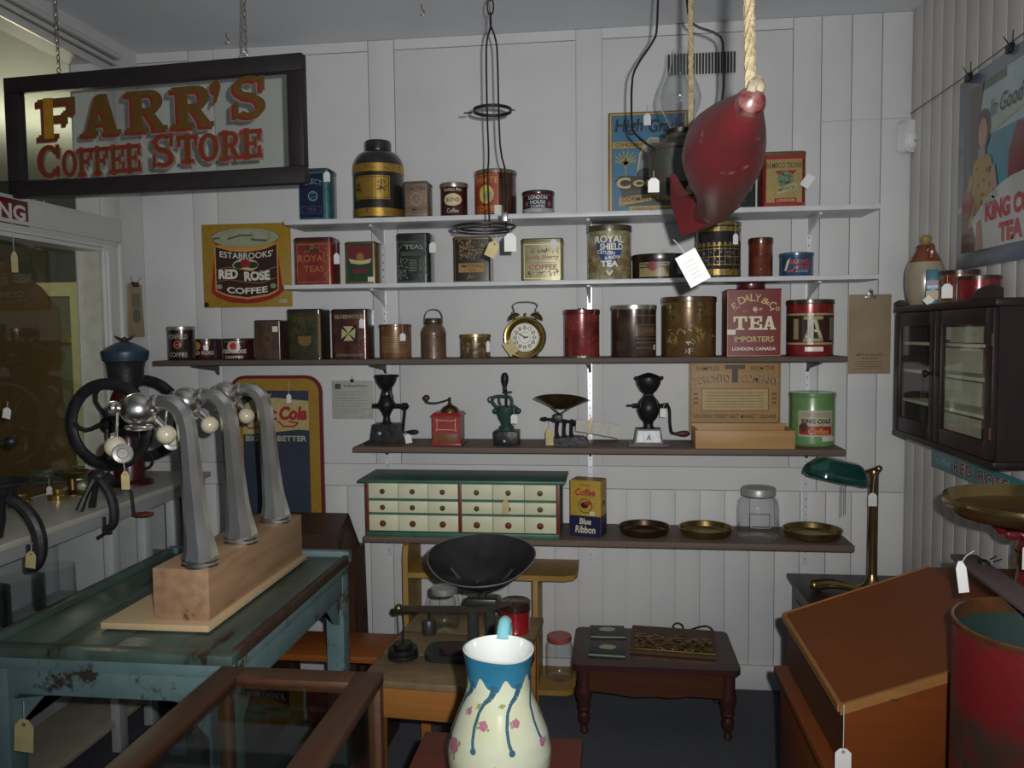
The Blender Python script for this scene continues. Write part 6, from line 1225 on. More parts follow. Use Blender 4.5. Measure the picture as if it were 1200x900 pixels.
for i in range(NS):
    a0, a1 = 2*pi*i/NS-pi, 2*pi*(i+1)/NS-pi; sf = psurf(.0008)
    for j in range(4):
        l0, l1 = low(a0), low(a1); v = lambda l, t_: l+(.309-l)*t_/4
        mb.add([sf(a0, v(l0, j)), sf(a1, v(l1, j)), sf(a1, v(l1, j+1)), sf(a0, v(l0, j+1))], [(0, 1, 2, 3)])
mb.build('blue_collar', BLUE, pt, smooth=60)
for k in range(8):
    mb = MB(); a = -.42+2*pi*k/8; sf = psurf(.0016)
    curve = [(a+.40, .262), (a+.40, .250), (a+.30, .238), (a+.12, .228), (a+.0, .212), (a-.05, .188), (a-.03, .165), (a+.02, .150)]; cv = []
    for i in range(len(curve)-1):
        for j in range(4): cv.append(tuple(curve[i][m_]+(curve[i+1][m_]-curve[i][m_])*j/4 for m_ in (0, 1)))
    cv.append(curve[-1])
    for i in range(len(cv)-1):
        (u0, v0), (u1, v1) = cv[i], cv[i+1]; r = rad((v0+v1)/2); dx, dz = (u1-u0)*r, v1-v0; L = sqrt(dx*dx+dz*dz); nx, nz = -dz/L, dx/L; wd = .0030+.0040*max(0, 1-i/len(cv)*2.2)
        mb.add([sf(u0+nx*wd/r, v0+nz*wd), sf(u1+nx*wd/r, v1+nz*wd), sf(u1-nx*wd/r, v1-nz*wd), sf(u0-nx*wd/r, v0-nz*wd)], [(0, 1, 2, 3)])
    r = rad(.150); mb.add([sf(a+.02+.006*cos(t_)/r, .149+.006*sin(t_)) for t_ in [q_*pi/6 for q_ in range(12)]], [tuple(range(12))])
    mb.build('swirl', BLUED, pt, smooth=60)
R_ = random.Random(11); PINK = ink('#8a5468', .3); LEAFC = ink('#6c7440', .3); sf = psurf(.0018); sf3 = psurf(.0024)
for (u, v, q_) in ((-.25, .192, .008), (.55, .195, .007), (-.75, .208, .006), (.10, .112, .010), (-.95, .142, .014), (1.15, .150, .008), (-.45, .222, .004), (.22, .225, .004), (-1.5, .12, .01), (1.6, .19, .008), (2.4, .16, .01), (-2.3, .17, .01), (.7, .09, .009)):
    mb = MB(); r = rad(v)
    for k in range(5): a = k*1.256; mb.add([sf((u*1.0)+(q_*.6*cos(a)+q_*.55*cos(t_))/r, v+q_*.6*sin(a)+q_*.55*sin(t_)) for t_ in [j*pi/4 for j in range(8)]], [tuple(range(8))])
    fl_ = mb.build('flower', PINK if q_ > .0045 else LEAFC, pt, smooth=0)
    mb = MB()
    for k in range(3): a = R_.uniform(0, 6.28); mb.add([sf3(u+(q_*1.4*cos(a)+q_*.35*cos(t_))/r, v+q_*1.4*sin(a)+q_*.35*sin(t_)) for t_ in [j*pi/3 for j in range(6)]], [tuple(range(6))])
    mb.build('leaves', LEAFC, fl_, smooth=0)['kind'] = 'stuff'
MB().tube([(.0, .064, .300), (.0, .085, .325), (.0, .112, .322), (.0, .128, .29), (.0, .130, .24), (.0, .115, .18), (.0, .094, .14)], [.014, .0135, .013, .0125, .012, .011, .010], 12, smooth=2).build('handle', mat('china_aqua', C('#6aa8ae', 1.35), C('#5c9aa4', 1.35), .14, scale=9, coat=.5), pt)

# ---- worn little wooden table
wt = thing('worn_table', 'small worn wooden table with chipped edges holding the black scale', 'table', (-.500, 2.60, 0), rotz=radians(-4)); WT = .50
TOPW = mat('table_worn_top', C('#6c5a3c', 1.6), C('#52422e', 1.6), .6, scale=11, lo=.3, hi=.7, bump=.3, bscale=40, stretch=(1, 1, 1)); SIDEW = woodm('table_oak', '#7a4c1a', '#8a5a22', k=1.6, scale=5, stretch=(.5, 2, 2))
for k in range(3): MB().box(-.235, .235, -.30+.205*k+.0008, -.30+.205*(k+1)-.0008, WT-.022, WT, .002).build('top_plank', TOPW, wt)
for a in ((-.205, .205, -.275, -.255), (-.205, .205, .255, .275)): MB().box(a[0], a[1], a[2], a[3], WT-.125, WT-.022, .001).build('apron', SIDEW, wt)
for a in ((-.215, -.195), (.195, .215)): MB().box(a[0], a[1], -.255, .255, WT-.125, WT-.022, .001).build('apron', SIDEW, wt)
for sx in (-.195, .195):
    for sy in (-.255, .255): MB().hexa([(sx-.017, sy-.017, 0), (sx+.017, sy-.017, 0), (sx+.017, sy+.017, 0), (sx-.017, sy+.017, 0)], [(sx-.024, sy-.024, WT-.03), (sx+.024, sy-.024, WT-.03), (sx+.024, sy+.024, WT-.03), (sx-.024, sy+.024, WT-.03)]).build('leg', SIDEW, wt)

# ---- black counter scale with big scoop pan
Y = 2.52; p = PY(566, 768, Y); rs_ = thing('counter_scale', 'black iron counter scale with a big dark scoop pan and hanging weights', 'scale', (p.x, Y, WT)); q = rel(rs_, Y); s = SCL(Y); v = lambda x, y, dy=0: tuple(q(x, y, dy))
DG = mat('scale_green_black', (.016, .022, .020, 1), (.025, .032, .028, 1), .4, .2, scale=25)
MB().prism(rrect(.30, .13, .04, 5), 0, .022, 'xy').move((-.035, 0, 0)).build('base', DG, rs_); MB().prism(rrect(.22, .08, .03, 5), .022, .034, 'xy').move((-.03, 0, 0)).build('base_step', mat('scale_maroon', (.03, .012, .012, 1), None, .4), rs_)
zb = q(566, 715).z
for dx in (-.028, .028): MB().hexa([(dx-.015, -.02, .03), (dx+.015, -.02, .03), (dx+.015, .02, .03), (dx-.015, .02, .03)], [(dx-.011, -.012, zb+.02), (dx+.011, -.012, zb+.02), (dx+.011, .012, zb+.02), (dx-.011, .012, zb+.02)]).build('pillar', DG, rs_)
bl_, br_ = q(470, 709), q(600, 703)
MB().tube([(bl_.x, -.03, bl_.z), (bl_.x+.03, -.03, bl_.z), (0, -.03, bl_.z+.004), (br_.x, -.03, br_.z)], [.008, .009, .011, .008], 4, sq=(1.3, .7)).build('beam', mat('beam_brown', (.05, .035, .03, 1), None, .4, .4), rs_); MB().ball((bl_.x+.0, -.03, bl_.z), .014).build('beam_tip', BRASS, rs_)
MB().box(-.05, .05, -.03, .03, zb+.02, zb+.045, .006).tube([(0, 0, zb+.03), (0, 0, zb+.075)], .016).build('pivot_head', DG, rs_)
c_ = q(566, 664); zr = c_.z
MB().tube([(-.10, 0, zr-.005), (-.05, 0, zb+.075), (0, 0, zb+.06)], .007, 6, smooth=1).tube([(.10, 0, zr-.005), (.05, 0, zb+.075), (0, 0, zb+.06)], .007, 6, smooth=1).tube([(0, -.09, zr-.02), (0, -.04, zb+.075), (0, 0, zb+.06)], .007, 6, smooth=1).build('pan_cradle', DG, rs_)
SCOOP = mat('scoop_black', (.012, .012, .014, 1), (.03, .03, .034, 1), .45, .3, scale=8)
pn = MB().lathe([(.001, -.075), (.05, -.066), (.10, -.040), (.14, -.010), (.165, .016), (.168, .018), (.166, .021), (.14, -.005), (.10, -.034), (.05, -.060), (.001, -.069)], 44)
pn.v = [(x*1.02, y*1.0, z+.16*max(0, abs(x)-.10)*.9 - .10*max(0, -y-.06)) for x, y, z in pn.v]; pn.build('scoop_pan', SCOOP, rs_, loc=(0, 0, zr+.012), rot=(radians(12), 0, 0))
MB().tube([(.169*1.02*cos(a), .168*sin(a), .019+.144*max(0, abs(.169*1.02*cos(a))-.10)-.10*max(0, -.168*sin(a)-.06)) for a in [k*pi/24 for k in range(48)]], .0022, 6, closed=True).build('pan_rim', STEEL, rs_, loc=(0, 0, zr+.012), rot=(radians(12), 0, 0))
hk = MB().tube([(bl_.x+.012, -.03, bl_.z-.005), (bl_.x+.014, -.03, bl_.z-.06), (bl_.x+.012, -.03, .05)], .003, 6).build('weight_hook', IRON, rs_)
for k, (rr_, z0) in enumerate(((.048, .004), (.046, .020), (.030, .036))): MB().lathe([(.001, 0), (rr_, 0), (rr_+.001, .004), (rr_, .014), (.008, .0155), (.001, .0155)], 30, c=(bl_.x+.012, -.03, z0)).build('slotted_weight', IRON, hk)
p = PZ(503, 742, WT); wgt = thing('iron_weight', 'small cylindrical iron weight with a wire hook on the worn table', 'weight', (p.x, p.y, WT)); MB().lathe([(.001, 0), (.024, 0), (.025, .006), (.024, .04), (.020, .048), (.001, .048)], 24).build('body', STEEL if False else mat('weight_iron', (.06, .06, .06, 1), None, .4, .5), wgt); MB().tube([(0, 0, .045), (0, 0, .08), (.006, 0, .088), (0, 0, .095)], .0025, 6).build('hook', IRON, wgt)

# ---- ochre shelf unit behind
ou = thing('ochre_shelf_unit', 'ochre painted open shelf unit with rounded ends against the wall', 'shelf unit', (-.49, 3.36, 0)); OCH = mat('ochre_paint', C('#8a6a22', 1.4), C('#7c5e1c', 1.4), .5, scale=8, bump=.06); o = ou.location
ax0, ax1 = PY(475, 650, 3.30).x-o.x, PY(490, 650, 3.30).x-o.x; zt = PY(482, 632, 3.30).z; zs = PY(560, 668, 3.30).z; bx0, bx1 = PY(625, 700, 3.30).x-o.x, PY(645, 700, 3.30).x-o.x; ex = PY(676, 682, 3.24).x-o.x
MB().prism([(-.11, 0), (.13, 0), (.13, zt), (-.05, zt), (-.09, zt-.02), (-.11, zt-.06)], ax0, ax0+.022, 'yz').build('upright', OCH, ou)
MB().prism([(ax0+.022, .13), (ax0+.022, -.12), (ex-.05, -.12), (ex-.012, -.10), (ex, -.06), (ex, .13)], zs-.022, zs, 'xy').build('top_shelf', OCH, ou)
MB().box(bx0, bx0+.022, -.10, .13, 0, zs-.022, .001).build('upright', OCH, ou)
MB().prism([(ax0+.022, .13), (ax0+.022, -.12), (ex-.05, -.12), (ex-.02, -.10), (ex-.01, -.06), (ex-.01, .13)], .05, .072, 'xy').build('bottom_shelf', OCH, ou)
zm = WT
def jar(label, px, py, Yj, z, wpx, htot, lidh, lidm, cat='jar'):
    c_ = PY(px, py, Yj); r = wpx/2*SCL(Yj); t = thing('glass_jar', label, cat, (c_.x, Yj, z))
    MB().lathe([(.001, .003), (r*.88, 0), (r, .014), (r, htot*.70), (r*.92, htot*.80), (r*.80, htot*.84), (r*.80, htot*.88)], 32).build('jar_body', CG, t)
    MB().lathe([(.001, .008), (r*.85, .006), (r*.96, .018), (r*.96, htot*.69), (r*.88, htot*.79)], 30).build('inner_wall', CG, t)
    MB().lathe([(r*.86, htot-lidh), (r*.87, htot-lidh+.002), (r*.87, htot-.002), (r*.84, htot), (.001, htot-.001)], 32).build('lid', lidm, t)
    return t
jar('squat glass jar with grey metal lid behind the big black scale', 521, 735, 2.76, zm, 37, PY(521, 688, 2.76).z-zm, .02, mat('lid_zinc', (.42, .43, .43, 1), None, .4, .6))
jar('small glass jar with steel lid behind the scale pillar', 578, 735, 2.79, zm, 24, PY(590, 699, 2.79).z-zm, .025, STEEL)
jar('tall glass jar with red lid on the bottom of the ochre shelf unit', 656, 806, 3.37, .072, 33, PY(656, 744, 3.37).z-.072, .022, mat('lid_red', C('#7a2028', 1.5), C('#8a4a44', 1.5), .3, scale=20))
t = rtin('coffee_tin', 'short glossy red tin with white script behind the black scale', 587, 621, 707, zm, 2.755, tinpaint('#8a0e18', '#920f1c', .2), tinpaint('#3a1c1a', '#2a1614', .4), .26, group=None)
t.text('#b5aaa6', [('Coffee', -.55, .22, .42, .20, {'shear': .3}), ('My', -.62, .48, .2, .18, {'shear': .3})], 1)

# ---- low dark commode with booklets and brass letter piece
cm = thing('low_commode', 'low dark mahogany commode stool with turned legs under the shelves', 'stool', (.168, 3.20, 0)); MAH = woodm('mahogany', '#33191a', '#3f2220', k=1.4, rough=.35, scale=5, stretch=(.5, 2, 2), coat=.25); MAH2 = woodm('mahogany_front', '#3c2012', '#4a2a18', k=1.4, rough=.35, scale=5, stretch=(.5, 2, 2), coat=.25); KZ = .285
MB().prism(rrect(.625, .40, .03, 4), KZ-.022, KZ, 'xy').build('top', MAH, cm)
fr_ = [(-.275, KZ-.022), (.275, KZ-.022), (.275, KZ-.125), (.22, KZ-.12), (.12, KZ-.118), (.06, KZ-.128), (0, KZ-.124), (-.08, KZ-.13), (-.16, KZ-.118), (-.275, KZ-.112)]
MB().prism(fr_, -.172, -.152).build('front_apron', MAH2, cm); MB().box(-.275, -.255, -.15, .17, KZ-.12, KZ-.022).build('side_apron', MAH, cm); MB().box(.255, .275, -.15, .17, KZ-.12, KZ-.022).build('side_apron', MAH, cm); MB().box(-.275, .275, .15, .17, KZ-.12, KZ-.022).build('back_apron', MAH, cm)
for sx in (-.27, .27):
    for sy in (-.155, .155): MB().lathe([(.012, 0), (.017, .008), (.014, .02), (.012, .03), (.020, .045), (.024, .07), (.018, .085), (.026, .10), (.022, .115), (.030, .14), (.032, .17), (.026, .19), (.027, KZ-.022)], 18, c=(sx, sy, 0)).build('turned_leg', MAH, cm)
for k, (x0, y0, lab) in enumerate(((712, 741, 'green booklet with pale emblem at the back of the low commode'), (712, 762, 'green booklet with pale emblem at the front of the low commode'))):
    p = PZ(x0, y0, KZ); bkl = thing('booklet', lab, 'booklet', (p.x, p.y, KZ), rotz=radians((2, -3)[k]), group='green booklets')
    MB().box(-.072, .072, -.075, .07, 0, .004, .0008).build('cover', ink('#163020', .5), bkl); mb = MB(); sfz = lambda u, v_: (u, v_, .0046)
    patch(mb, sfz, [(-.036, .026), (-.03, .006), (-.008, .002), (.012, .0), (.030, .012), (.034, .034), (.012, .046), (-.016, .046)]); mb.build('emblem', ink('#9c9a78', .5), bkl, smooth=0); mb = MB(); rect(mb, sfz, -.070, .070, -.073, -.058); mb.build('white_strip', ink('#a4a49c', .5), bkl, smooth=0)
p = PZ(790, 766, KZ); bp_ = thing('brass_desk_plate', 'ornate embossed brass plate on a sloped wooden stand, lying on the commode', 'plaque', (p.x, 3.20, KZ), rotz=radians(-6))
MB().add([(-.165, -.085, 0), (.165, -.085, 0), (.165, .10, 0), (-.165, .10, 0), (-.165, -.085, .012), (.165, -.085, .012), (.165, .10, .045), (-.165, .10, .045)], [(3, 2, 1, 0), (4, 5, 6, 7), (0, 1, 5, 4), (1, 2, 6, 5), (2, 3, 7, 6), (3, 0, 4, 7)]).build('stand', woodm('stand_wood', '#3f2c1c', '#4c3824', k=1.4), bp_)
sl = (.045-.012)/.185; top_ = lambda u, v_: (u, v_, .012+(v_+.085)*sl+.0035)
PLB = mat('plate_brass_dark', (.13, .085, .03, 1), (.30, .20, .07, 1), .3, .9, scale=55, lo=.42, hi=.62, bump=.9, bscale=55)
mb = MB().grid(lambda a, b: top_(-.15+.30*a, -.062+.10*b), 2, 2); mb.add([top_(-.15, -.062), top_(.15, -.062), (.15, -.062, .0142), (-.15, -.062, .0142)], [(0, 1, 2, 3)]); mb.build('embossed_plate', PLB, bp_, smooth=0)
mb = MB(); R_ = random.Random(2)
for k in range(16):
    u = -.13+.26*k/15; vv = -.012+.02*sin(k*1.7); c0 = top_(u, vv); mb.ball((c0[0], c0[1], c0[2]), .010, 8, sc=(1, 1, .5))
mb.build('scroll_relief', mat('relief_brass', (.34, .24, .09, 1), (.24, .16, .06, 1), .25, .95), bp_)['kind'] = 'stuff'
MB().tube([top_(-.165, -.075), top_(.165, -.075)], .004, 6).build('front_bead', BRASS, bp_)
cd = MB().tube([(0, 0, .006), (.02, .03, .02), (.0, .05, .035), (-.03, .03, .03), (-.02, .0, .02), (.03, -.01, .022), (.08, .02, .03), (.12, .03, .032), (.14, .01, .012), (.10, .0, .006), (.05, .03, .006)], .0035, 6, smooth=3).build('black_cord', mat('cord_black', (.015, .015, .015, 1), None, .5), None, loc=(PZ(795, 735, KZ).x, 3.345, KZ)); mark(cd, 'coil of black electric cord behind the brass plate', 'cord')

# ---- old school desk with orange seat by the taps
sd = thing('school_desk', 'old dark wooden school desk with an orange wood seat, behind the teal table', 'school desk', (-1.17, 3.05, 0)); DKW = woodm('desk_dark_wood', '#2c1a14', '#3c261c', k=1.4, rough=.4, scale=5, stretch=(.5, 2, 2), coat=.2); ORW = woodm('seat_orange', '#7a4008', '#8a4a0c', k=1.2, rough=.4, scale=5, stretch=(.5, 2, 2), coat=.2)
bx = MB().hexa([(-.20, -.13, .68), (.148, -.13, .68), (.150, .13, .68), (-.20, .13, .68)], [(-.20, -.10, .775), (.13, -.10, .775), (.105, .13, .81), (-.20, .13, .81)]); bx.build('desk_box', DKW, sd)
for sx in (-.16, .145):
    MB().prism([(.10, .68), (.16, .68), (.20, 0), (.14, 0)], sx-.016, sx+.016, 'yz').build('leg', DKW, sd); MB().prism([(.012, .68), (.055, .68), (.055, 0), (.012, 0)], sx-.016, sx+.016, 'yz').build('leg', DKW, sd)
MB().box(-.16, .145, .115, .135, .40, .45).build('stretcher', DKW, sd); MB().box(-.144, .129, .022, .042, .46, .50).build('stretcher', DKW, sd)
MB().box(-.155, .38, -.235, .005, .335, .36, .004).build('seat', ORW, sd)
for sx in (-.12, .33): MB().box(sx-.015, sx+.015, -.21, -.02, 0, .335).build('seat_support', DKW, sd)
MB().box(-.12, .33, -.13, -.10, .05, .08).build('seat_rail', DKW, sd)

# ================================================================== right side: wall cabinet, lamp, chests, red bin, scale
# ---- hanging wall cabinet with glass doors
KX = 1.075; ya, yb = 3.19, 2.405; z0, z1 = 1.165, 1.60
kc = thing('wall_cabinet', 'dark wooden wall cabinet with two glass doors and cream shelves', 'cabinet', (KX, (ya+yb)/2, z0)); CABW = woodm('cabinet_dark', '#1e1216', '#281a1c', k=1.3, rough=.38, scale=5, stretch=(2, 2, .5), coat=.2); L = ya-yb; H = z1-z0; Dp = RX-.002-KX
CRM = mat('cabinet_cream', (.70, .70, .58, 1), (.62, .62, .50, 1), .6, scale=12)
MB().box(Dp-.012, Dp, -L/2, L/2, 0, H).build('back', CRM, kc); MB().box(0.001, Dp-.012, -L/2, -L/2+.016, 0, H).build('side', CABW, kc); MB().box(.001, Dp-.012, L/2-.016, L/2, 0, H).build('side', CABW, kc)
MB().box(-.012, Dp, -L/2-.012, L/2+.012, -.022, 0, .004).build('bottom_board', CABW, kc); MB().box(-.016, Dp, -L/2-.014, L/2+.014, H, H+.024, .006).build('top_board', CABW, kc)
MB().prism([(-L/2-.012, H+.024), (-L/2-.012, H+.05), (-L/2+.03, H+.062), (-L/2+.10, H+.055), (-L/2+.16, H+.024)], -.014, .004, 'yz').build('crest', CABW, kc); MB().prism([(L/2+.012, H+.024), (L/2+.012, H+.04), (L/2-.03, H+.046), (L/2-.08, H+.024)], -.014, .004, 'yz').build('crest', CABW, kc)
for f in (.25, .50, .73): MB().box(.012, Dp-.012, -L/2+.016, L/2-.016, H*f, H*f+.010).build('shelf', CRM, kc)
KG = glassm('cabinet_glass', (.97, .98, .96), .015, .7, 1.5)
for (y0, y1) in ((.018, L/2-.002), (-L/2+.002, .014)):
    d_ = MB().box(-.014, .002, y0, y0+.045, .002, H-.002, .002).box(-.014, .002, y1-.045, y1, .002, H-.002, .002).box(-.014, .002, y0+.045, y1-.045, .002, .052, .002).box(-.014, .002, y0+.045, y1-.045, H-.05, H-.002, .002).build('door', CABW, kc)
    MB().box(-.008, -.005, y0+.043, y1-.043, .05, H-.048).build('pane', KG, d_)
    if y0 > 0: MB().lathe([(.005, 0), (.006, -.010), (.013, -.018), (.012, -.026), (.001, -.029)], 16, axis='x', c=(-.014, y0+.022, H*.52)).build('knob', CABW, d_)
    else:
        for zz in (.06, H-.11): MB().box(-.0155, -.0138, y0-.0, y0+.010, zz, zz+.035).build('hinge', BRASS, d_)
mb = MB(); rect(mb, lambda u, v_: (-.0095, u, v_), -.10, -.06, H*.78, H*.87); mb.build('sticker', ink('#8a8a82', .5), kc, smooth=0)
ZC = z1+.024
# jug and tins on top of the cabinet
Yj = 3.115; xj = 1.135
jg = thing('stoneware_jug', 'cream and brown stoneware jug with stopper, on the wall cabinet', 'jug', (xj, Yj, ZC)); CRJ = mat('stoneware_cream', C('#837a68', 1.5), C('#776e5c', 1.5), .3, scale=9, coat=.3); BRJ = mat('stoneware_brown', C('#6a3414', 1.5), C('#532810', 1.5), .25, scale=9, coat=.4)
MB().lathe([(.001, 0), (.050, 0), (.056, .012), (.064, .06), (.066, .10), (.064, .13), (.056, .155)], 36).build('lower_body', CRJ, jg)
MB().lathe([(.056, .155), (.044, .178), (.034, .195), (.030, .205), (.032, .212), (.028, .218), (.001, .216)], 32).build('shoulder', BRJ, jg)
MB().tube([(.0, -.030, .205), (.0, -.052, .214), (.0, -.062, .195), (.0, -.056, .168)], .010, 8, smooth=2).build('handle', BRJ, jg)
MB().lathe([(.018, .214), (.012, .222), (.019, .232), (.020, .244), (.010, .254), (.001, .255)], 18).build('stopper', woodm('cork_wood', '#7a6434', '#8a7440'), jg)
def ctin(name, label, px0, px1, ytop, xc, body, lid, lid_h):
    "round tin on the cabinet: placed on the plane X = xc"
    pm = (px0+px1)/2; p = PX(pm, ytop+20, xc); t = Tin(); d_ = (Vector((p.x, p.y, 0))).length
    r = (px1-px0)/2*d_/F_PX*0.93; hgt = PX(pm, ytop, xc).z-ZC; t.root = thing(name, label, 'tin', (p.x, p.y, ZC), rotz=-atan2(p.x, p.y)); t.w, t.h, t.r = 2*r, hgt, r
    MB().lathe([(.001, 0), (r, 0), (r, hgt*(1-lid_h)), (.001, hgt*(1-lid_h))], 36).build('body', body, t.root); MB().lathe([(r+.002, hgt*(1-lid_h)-.002), (r+.002, hgt-.002), (r-.002, hgt), (.001, hgt-.002)], 36).build('lid', lid, t.root)
    t.surf = lambda l=1: round_(r+.0006*l); return t
t = ctin('coffee_tin', 'gold round tin with dark lid on the wall cabinet, behind the red one', 1104, 1144, 317, 1.145, tinpaint('#6a4a20', '#7d5a28', .22, metal=.5), tinpaint('#2a1c18', '#33241e', .35), .13); t.panel('red_field', '#5e1a10', -.8, .9, .08, .8, 1); t.specks('#8a6a34', -.9, 1.0, .1, .8, 40, .05, 2, seed=51)
t = ctin('coffee_tin', 'deep red round tin with dark lid on the wall cabinet', 1125, 1169, 323.5, 1.125, tinpaint('#5e0f14', '#6e1418', .18), tinpaint('#241614', '#2e1e1a', .35), .13); t.specks('#7d2a26', -.9, .9, .15, .8, 14, .05, 1, seed=52)
p = PX(1097, 340, 1.10); bt_ = thing('spice_box', 'narrow blue and yellow spice carton between the jug and the gold tin', 'carton', (1.092, p.y+.012, ZC), rotz=radians(-20)); hb_ = PX(1097, 316, 1.10).z-ZC
MB().box(-.018, .018, -.03, .03, 0, hb_, .001).build('carton', ink('#155a6c', .4), bt_)
for nm, h_, v0, v1 in (('magenta_band', '#5c1240', .55, .68), ('blue_band', '#1c3a7a', .44, .55), ('yellow_band', '#7a5c10', .12, .38)): MB().box(-.0186, .0186, -.0306, .0306, hb_*v0, hb_*v1).build(nm, ink(h_, .4), bt_)
mb = MB(); write(mb, flat(-.0312), 'SPICE', 0, hb_*.49, .03, .010, bold=.03); mb.build('lettering', ink('#9ab4b8', .4), bt_, smooth=0)

# ---- dark chest in the corner with the green banker's lamp
CHZ = .52; dk = thing('dark_chest', 'dark brown wooden chest in the corner under the green lamp', 'chest', (.97, 2.98, 0)); CHW = woodm('chest_wood', '#2a1a1c', '#352224', k=1.4, rough=.4, scale=5, stretch=(.5, 2, 2), coat=.2)
MB().box(-.235, .235, -.44, .49, CHZ-.022, CHZ, .005).build('lid', CHW, dk); MB().box(-.215, .225, -.42, .47, .04, CHZ-.022, .003).build('body', CHW, dk); MB().box(-.225, .23, -.43, .48, 0, .05, .004).build('plinth', CHW, dk); MB().box(-.2185, -.214, -.34, .39, .12, CHZ-.08, .002).build('side_panel', CHW, dk)
Y = 3.25; p = PZ(1026, 692, CHZ); lp = thing('bankers_lamp', 'brass bankers lamp with a dark green glass shade on the chest', 'lamp', (1.012, Y, CHZ)); q = rel(lp, Y); BRL = mat('lamp_brass', (.30, .22, .10, 1), (.22, .155, .07, 1), .3, .9, scale=14); top = q(1026, 551)
MB().lathe([(.001, 0), (.065, 0), (.066, .008), (.045, .018), (.030, .030), (.022, .055), (.016, .075), (.015, .085)], 28).build('base', BRL, lp); MB().lathe([(.019, .07), (.0185, .08), (.018, top.z-.02), (.021, top.z-.012), (.018, top.z)], 18).build('pole', BRL, lp)
sh = q(985, 562); e0 = Vector((top.x, 0, top.z))
MB().tube([(top.x+.014, .0, top.z+.006), (top.x, 0, top.z+.006), (top.x-.05, -.03, top.z-.004), (top.x-.12, -.08, top.z-.012)], .008, 8, smooth=1).ball((top.x+.012, 0, top.z+.006), .014).build('arm', BRL, lp)
GSH = mat('green_glass_shade', C('#0c3a30', 1.6), C('#0a2e28', 1.6), .1, scale=5, coat=.8)
sc0 = Vector((top.x-.175, -.11, top.z-.012))       # shade: half barrel lying across, axis left-right
shd = MB(); nS, nA = 12, 14; vs = []
for i in range(nS+1):
    f = i/nS; u = -.115+.23*f; endr = (1-max(0, abs(2*f-1)-.62)/.38*.55)
    for j in range(nA+1):
        a = radians(-12)+radians(204)*j/nA; vs.append(Vector((u, -.078*cos(a)*endr, .072*sin(a)*endr)))
fs = [(i*(nA+1)+j, (i+1)*(nA+1)+j, (i+1)*(nA+1)+j+1, i*(nA+1)+j+1) for i in range(nS) for j in range(nA)]
n0 = len(vs); vs2 = [v_*.95 for v_ in vs]
bd = [(0*(nA+1)+j) for j in range(nA+1)]
shd.add(vs+vs2, fs+[tuple(n0+k for k in f_[::-1]) for f_ in fs]+[(j, j+1, n0+j+1, n0+j) for j in range(nA)]+[(nS*(nA+1)+j+1, nS*(nA+1)+j, n0+nS*(nA+1)+j, n0+nS*(nA+1)+j+1) for j in range(nA)]+[(i*(nA+1), n0+i*(nA+1), n0+(i+1)*(nA+1), (i+1)*(nA+1)) for i in range(nS)]+[(i*(nA+1)+nA, (i+1)*(nA+1)+nA, n0+(i+1)*(nA+1)+nA, n0+i*(nA+1)+nA) for i in range(nS)]
        +[tuple(range(nA+1)), tuple(nS*(nA+1)+j for j in range(nA+1))[::-1]])
shd.build('shade', GSH, lp, loc=sc0, rot=(radians(-8), radians(14), radians(8)), smooth=50)
MB().tube([(sc0.x+.02, sc0.y, sc0.z-.03), (sc0.x+.02, sc0.y, sc0.z-.15)], .0014, 5).build('pull_cord', BRL, lp); MB().tube([(sc0.x+.034, sc0.y, sc0.z-.03), (sc0.x+.034, sc0.y, sc0.z-.14)], .0014, 5).build('pull_cord', BRL, lp)
p = PZ(965, 692, CHZ); rb_ = thing('brass_bracket', 'tarnished brass bracket arm lying on the dark chest', 'bracket', (p.x, p.y, CHZ)); MB().tube([(-.03, 0, .02), (.03, .0, .03), (.09, -.03, .026), (.15, -.06, .018)], [.022, .020, .014, .012], 10, smooth=2).build('arm', BRASS, rb_); MB().ball((-.035, 0, .022), .021).build('knuckle', BRASS, rb_)

# ---- slant-top desk facing into the room
DX, dy0, dy1 = .485, 1.735, 2.29; LZ = .75
ds = thing('slant_top_desk', 'orange brown wooden slant top desk with a pale edge strip', 'desk', (.84, (dy0+dy1)/2, 0)); DSK = woodm('desk_orange', '#5e2a02', '#683206', k=1.3, rough=.42, scale=4, stretch=(.5, 2, 2), coat=.2); DSKE = woodm('desk_edge', '#7c5222', '#8c602c', k=1.2, rough=.45, scale=5, stretch=(.5, 2, 2)); DSKD = woodm('desk_front_shaded', '#3c2212', '#4a2c18', k=1.45, rough=.42, scale=4, stretch=(2, .5, 2))  # darker wood copy paints shade into the unlit front; plinth shares it
X0 = DX-.84; X1 = .862-.84; X2 = 1.19-.84; HZ = .893; hd = (dy1-dy0)/2
prf = [(X0+.006, .60), (X2, .60), (X2, HZ-.012), (X1, HZ-.012), (X0+.006, LZ-.012)]
MB().prism(prf, -hd+.004, -hd+.022).build('end_panel', DSK, ds); MB().prism(prf, hd-.022, hd-.004).build('end_panel', DSK, ds); MB().box(X0+.006, X0+.022, -hd+.022, hd-.022, .60, LZ-.012).build('front_board', DSKD, ds)
MB().add([(X0-.004, -hd, LZ), (X1, -hd, HZ), (X1, hd, HZ), (X0-.004, hd, LZ), (X0-.004, -hd, LZ-.014), (X1, -hd, HZ-.014), (X1, hd, HZ-.014), (X0-.004, hd, LZ-.014)], [(0, 1, 2, 3), (7, 6, 5, 4), (0, 4, 5, 1), (1, 5, 6, 2), (2, 6, 7, 3), (3, 7, 4, 0)]).build('lid', DSK, ds, smooth=0)
MB().box(X1, X2, -hd, hd, HZ-.014, HZ, .002).build('top_board', DSK, ds)
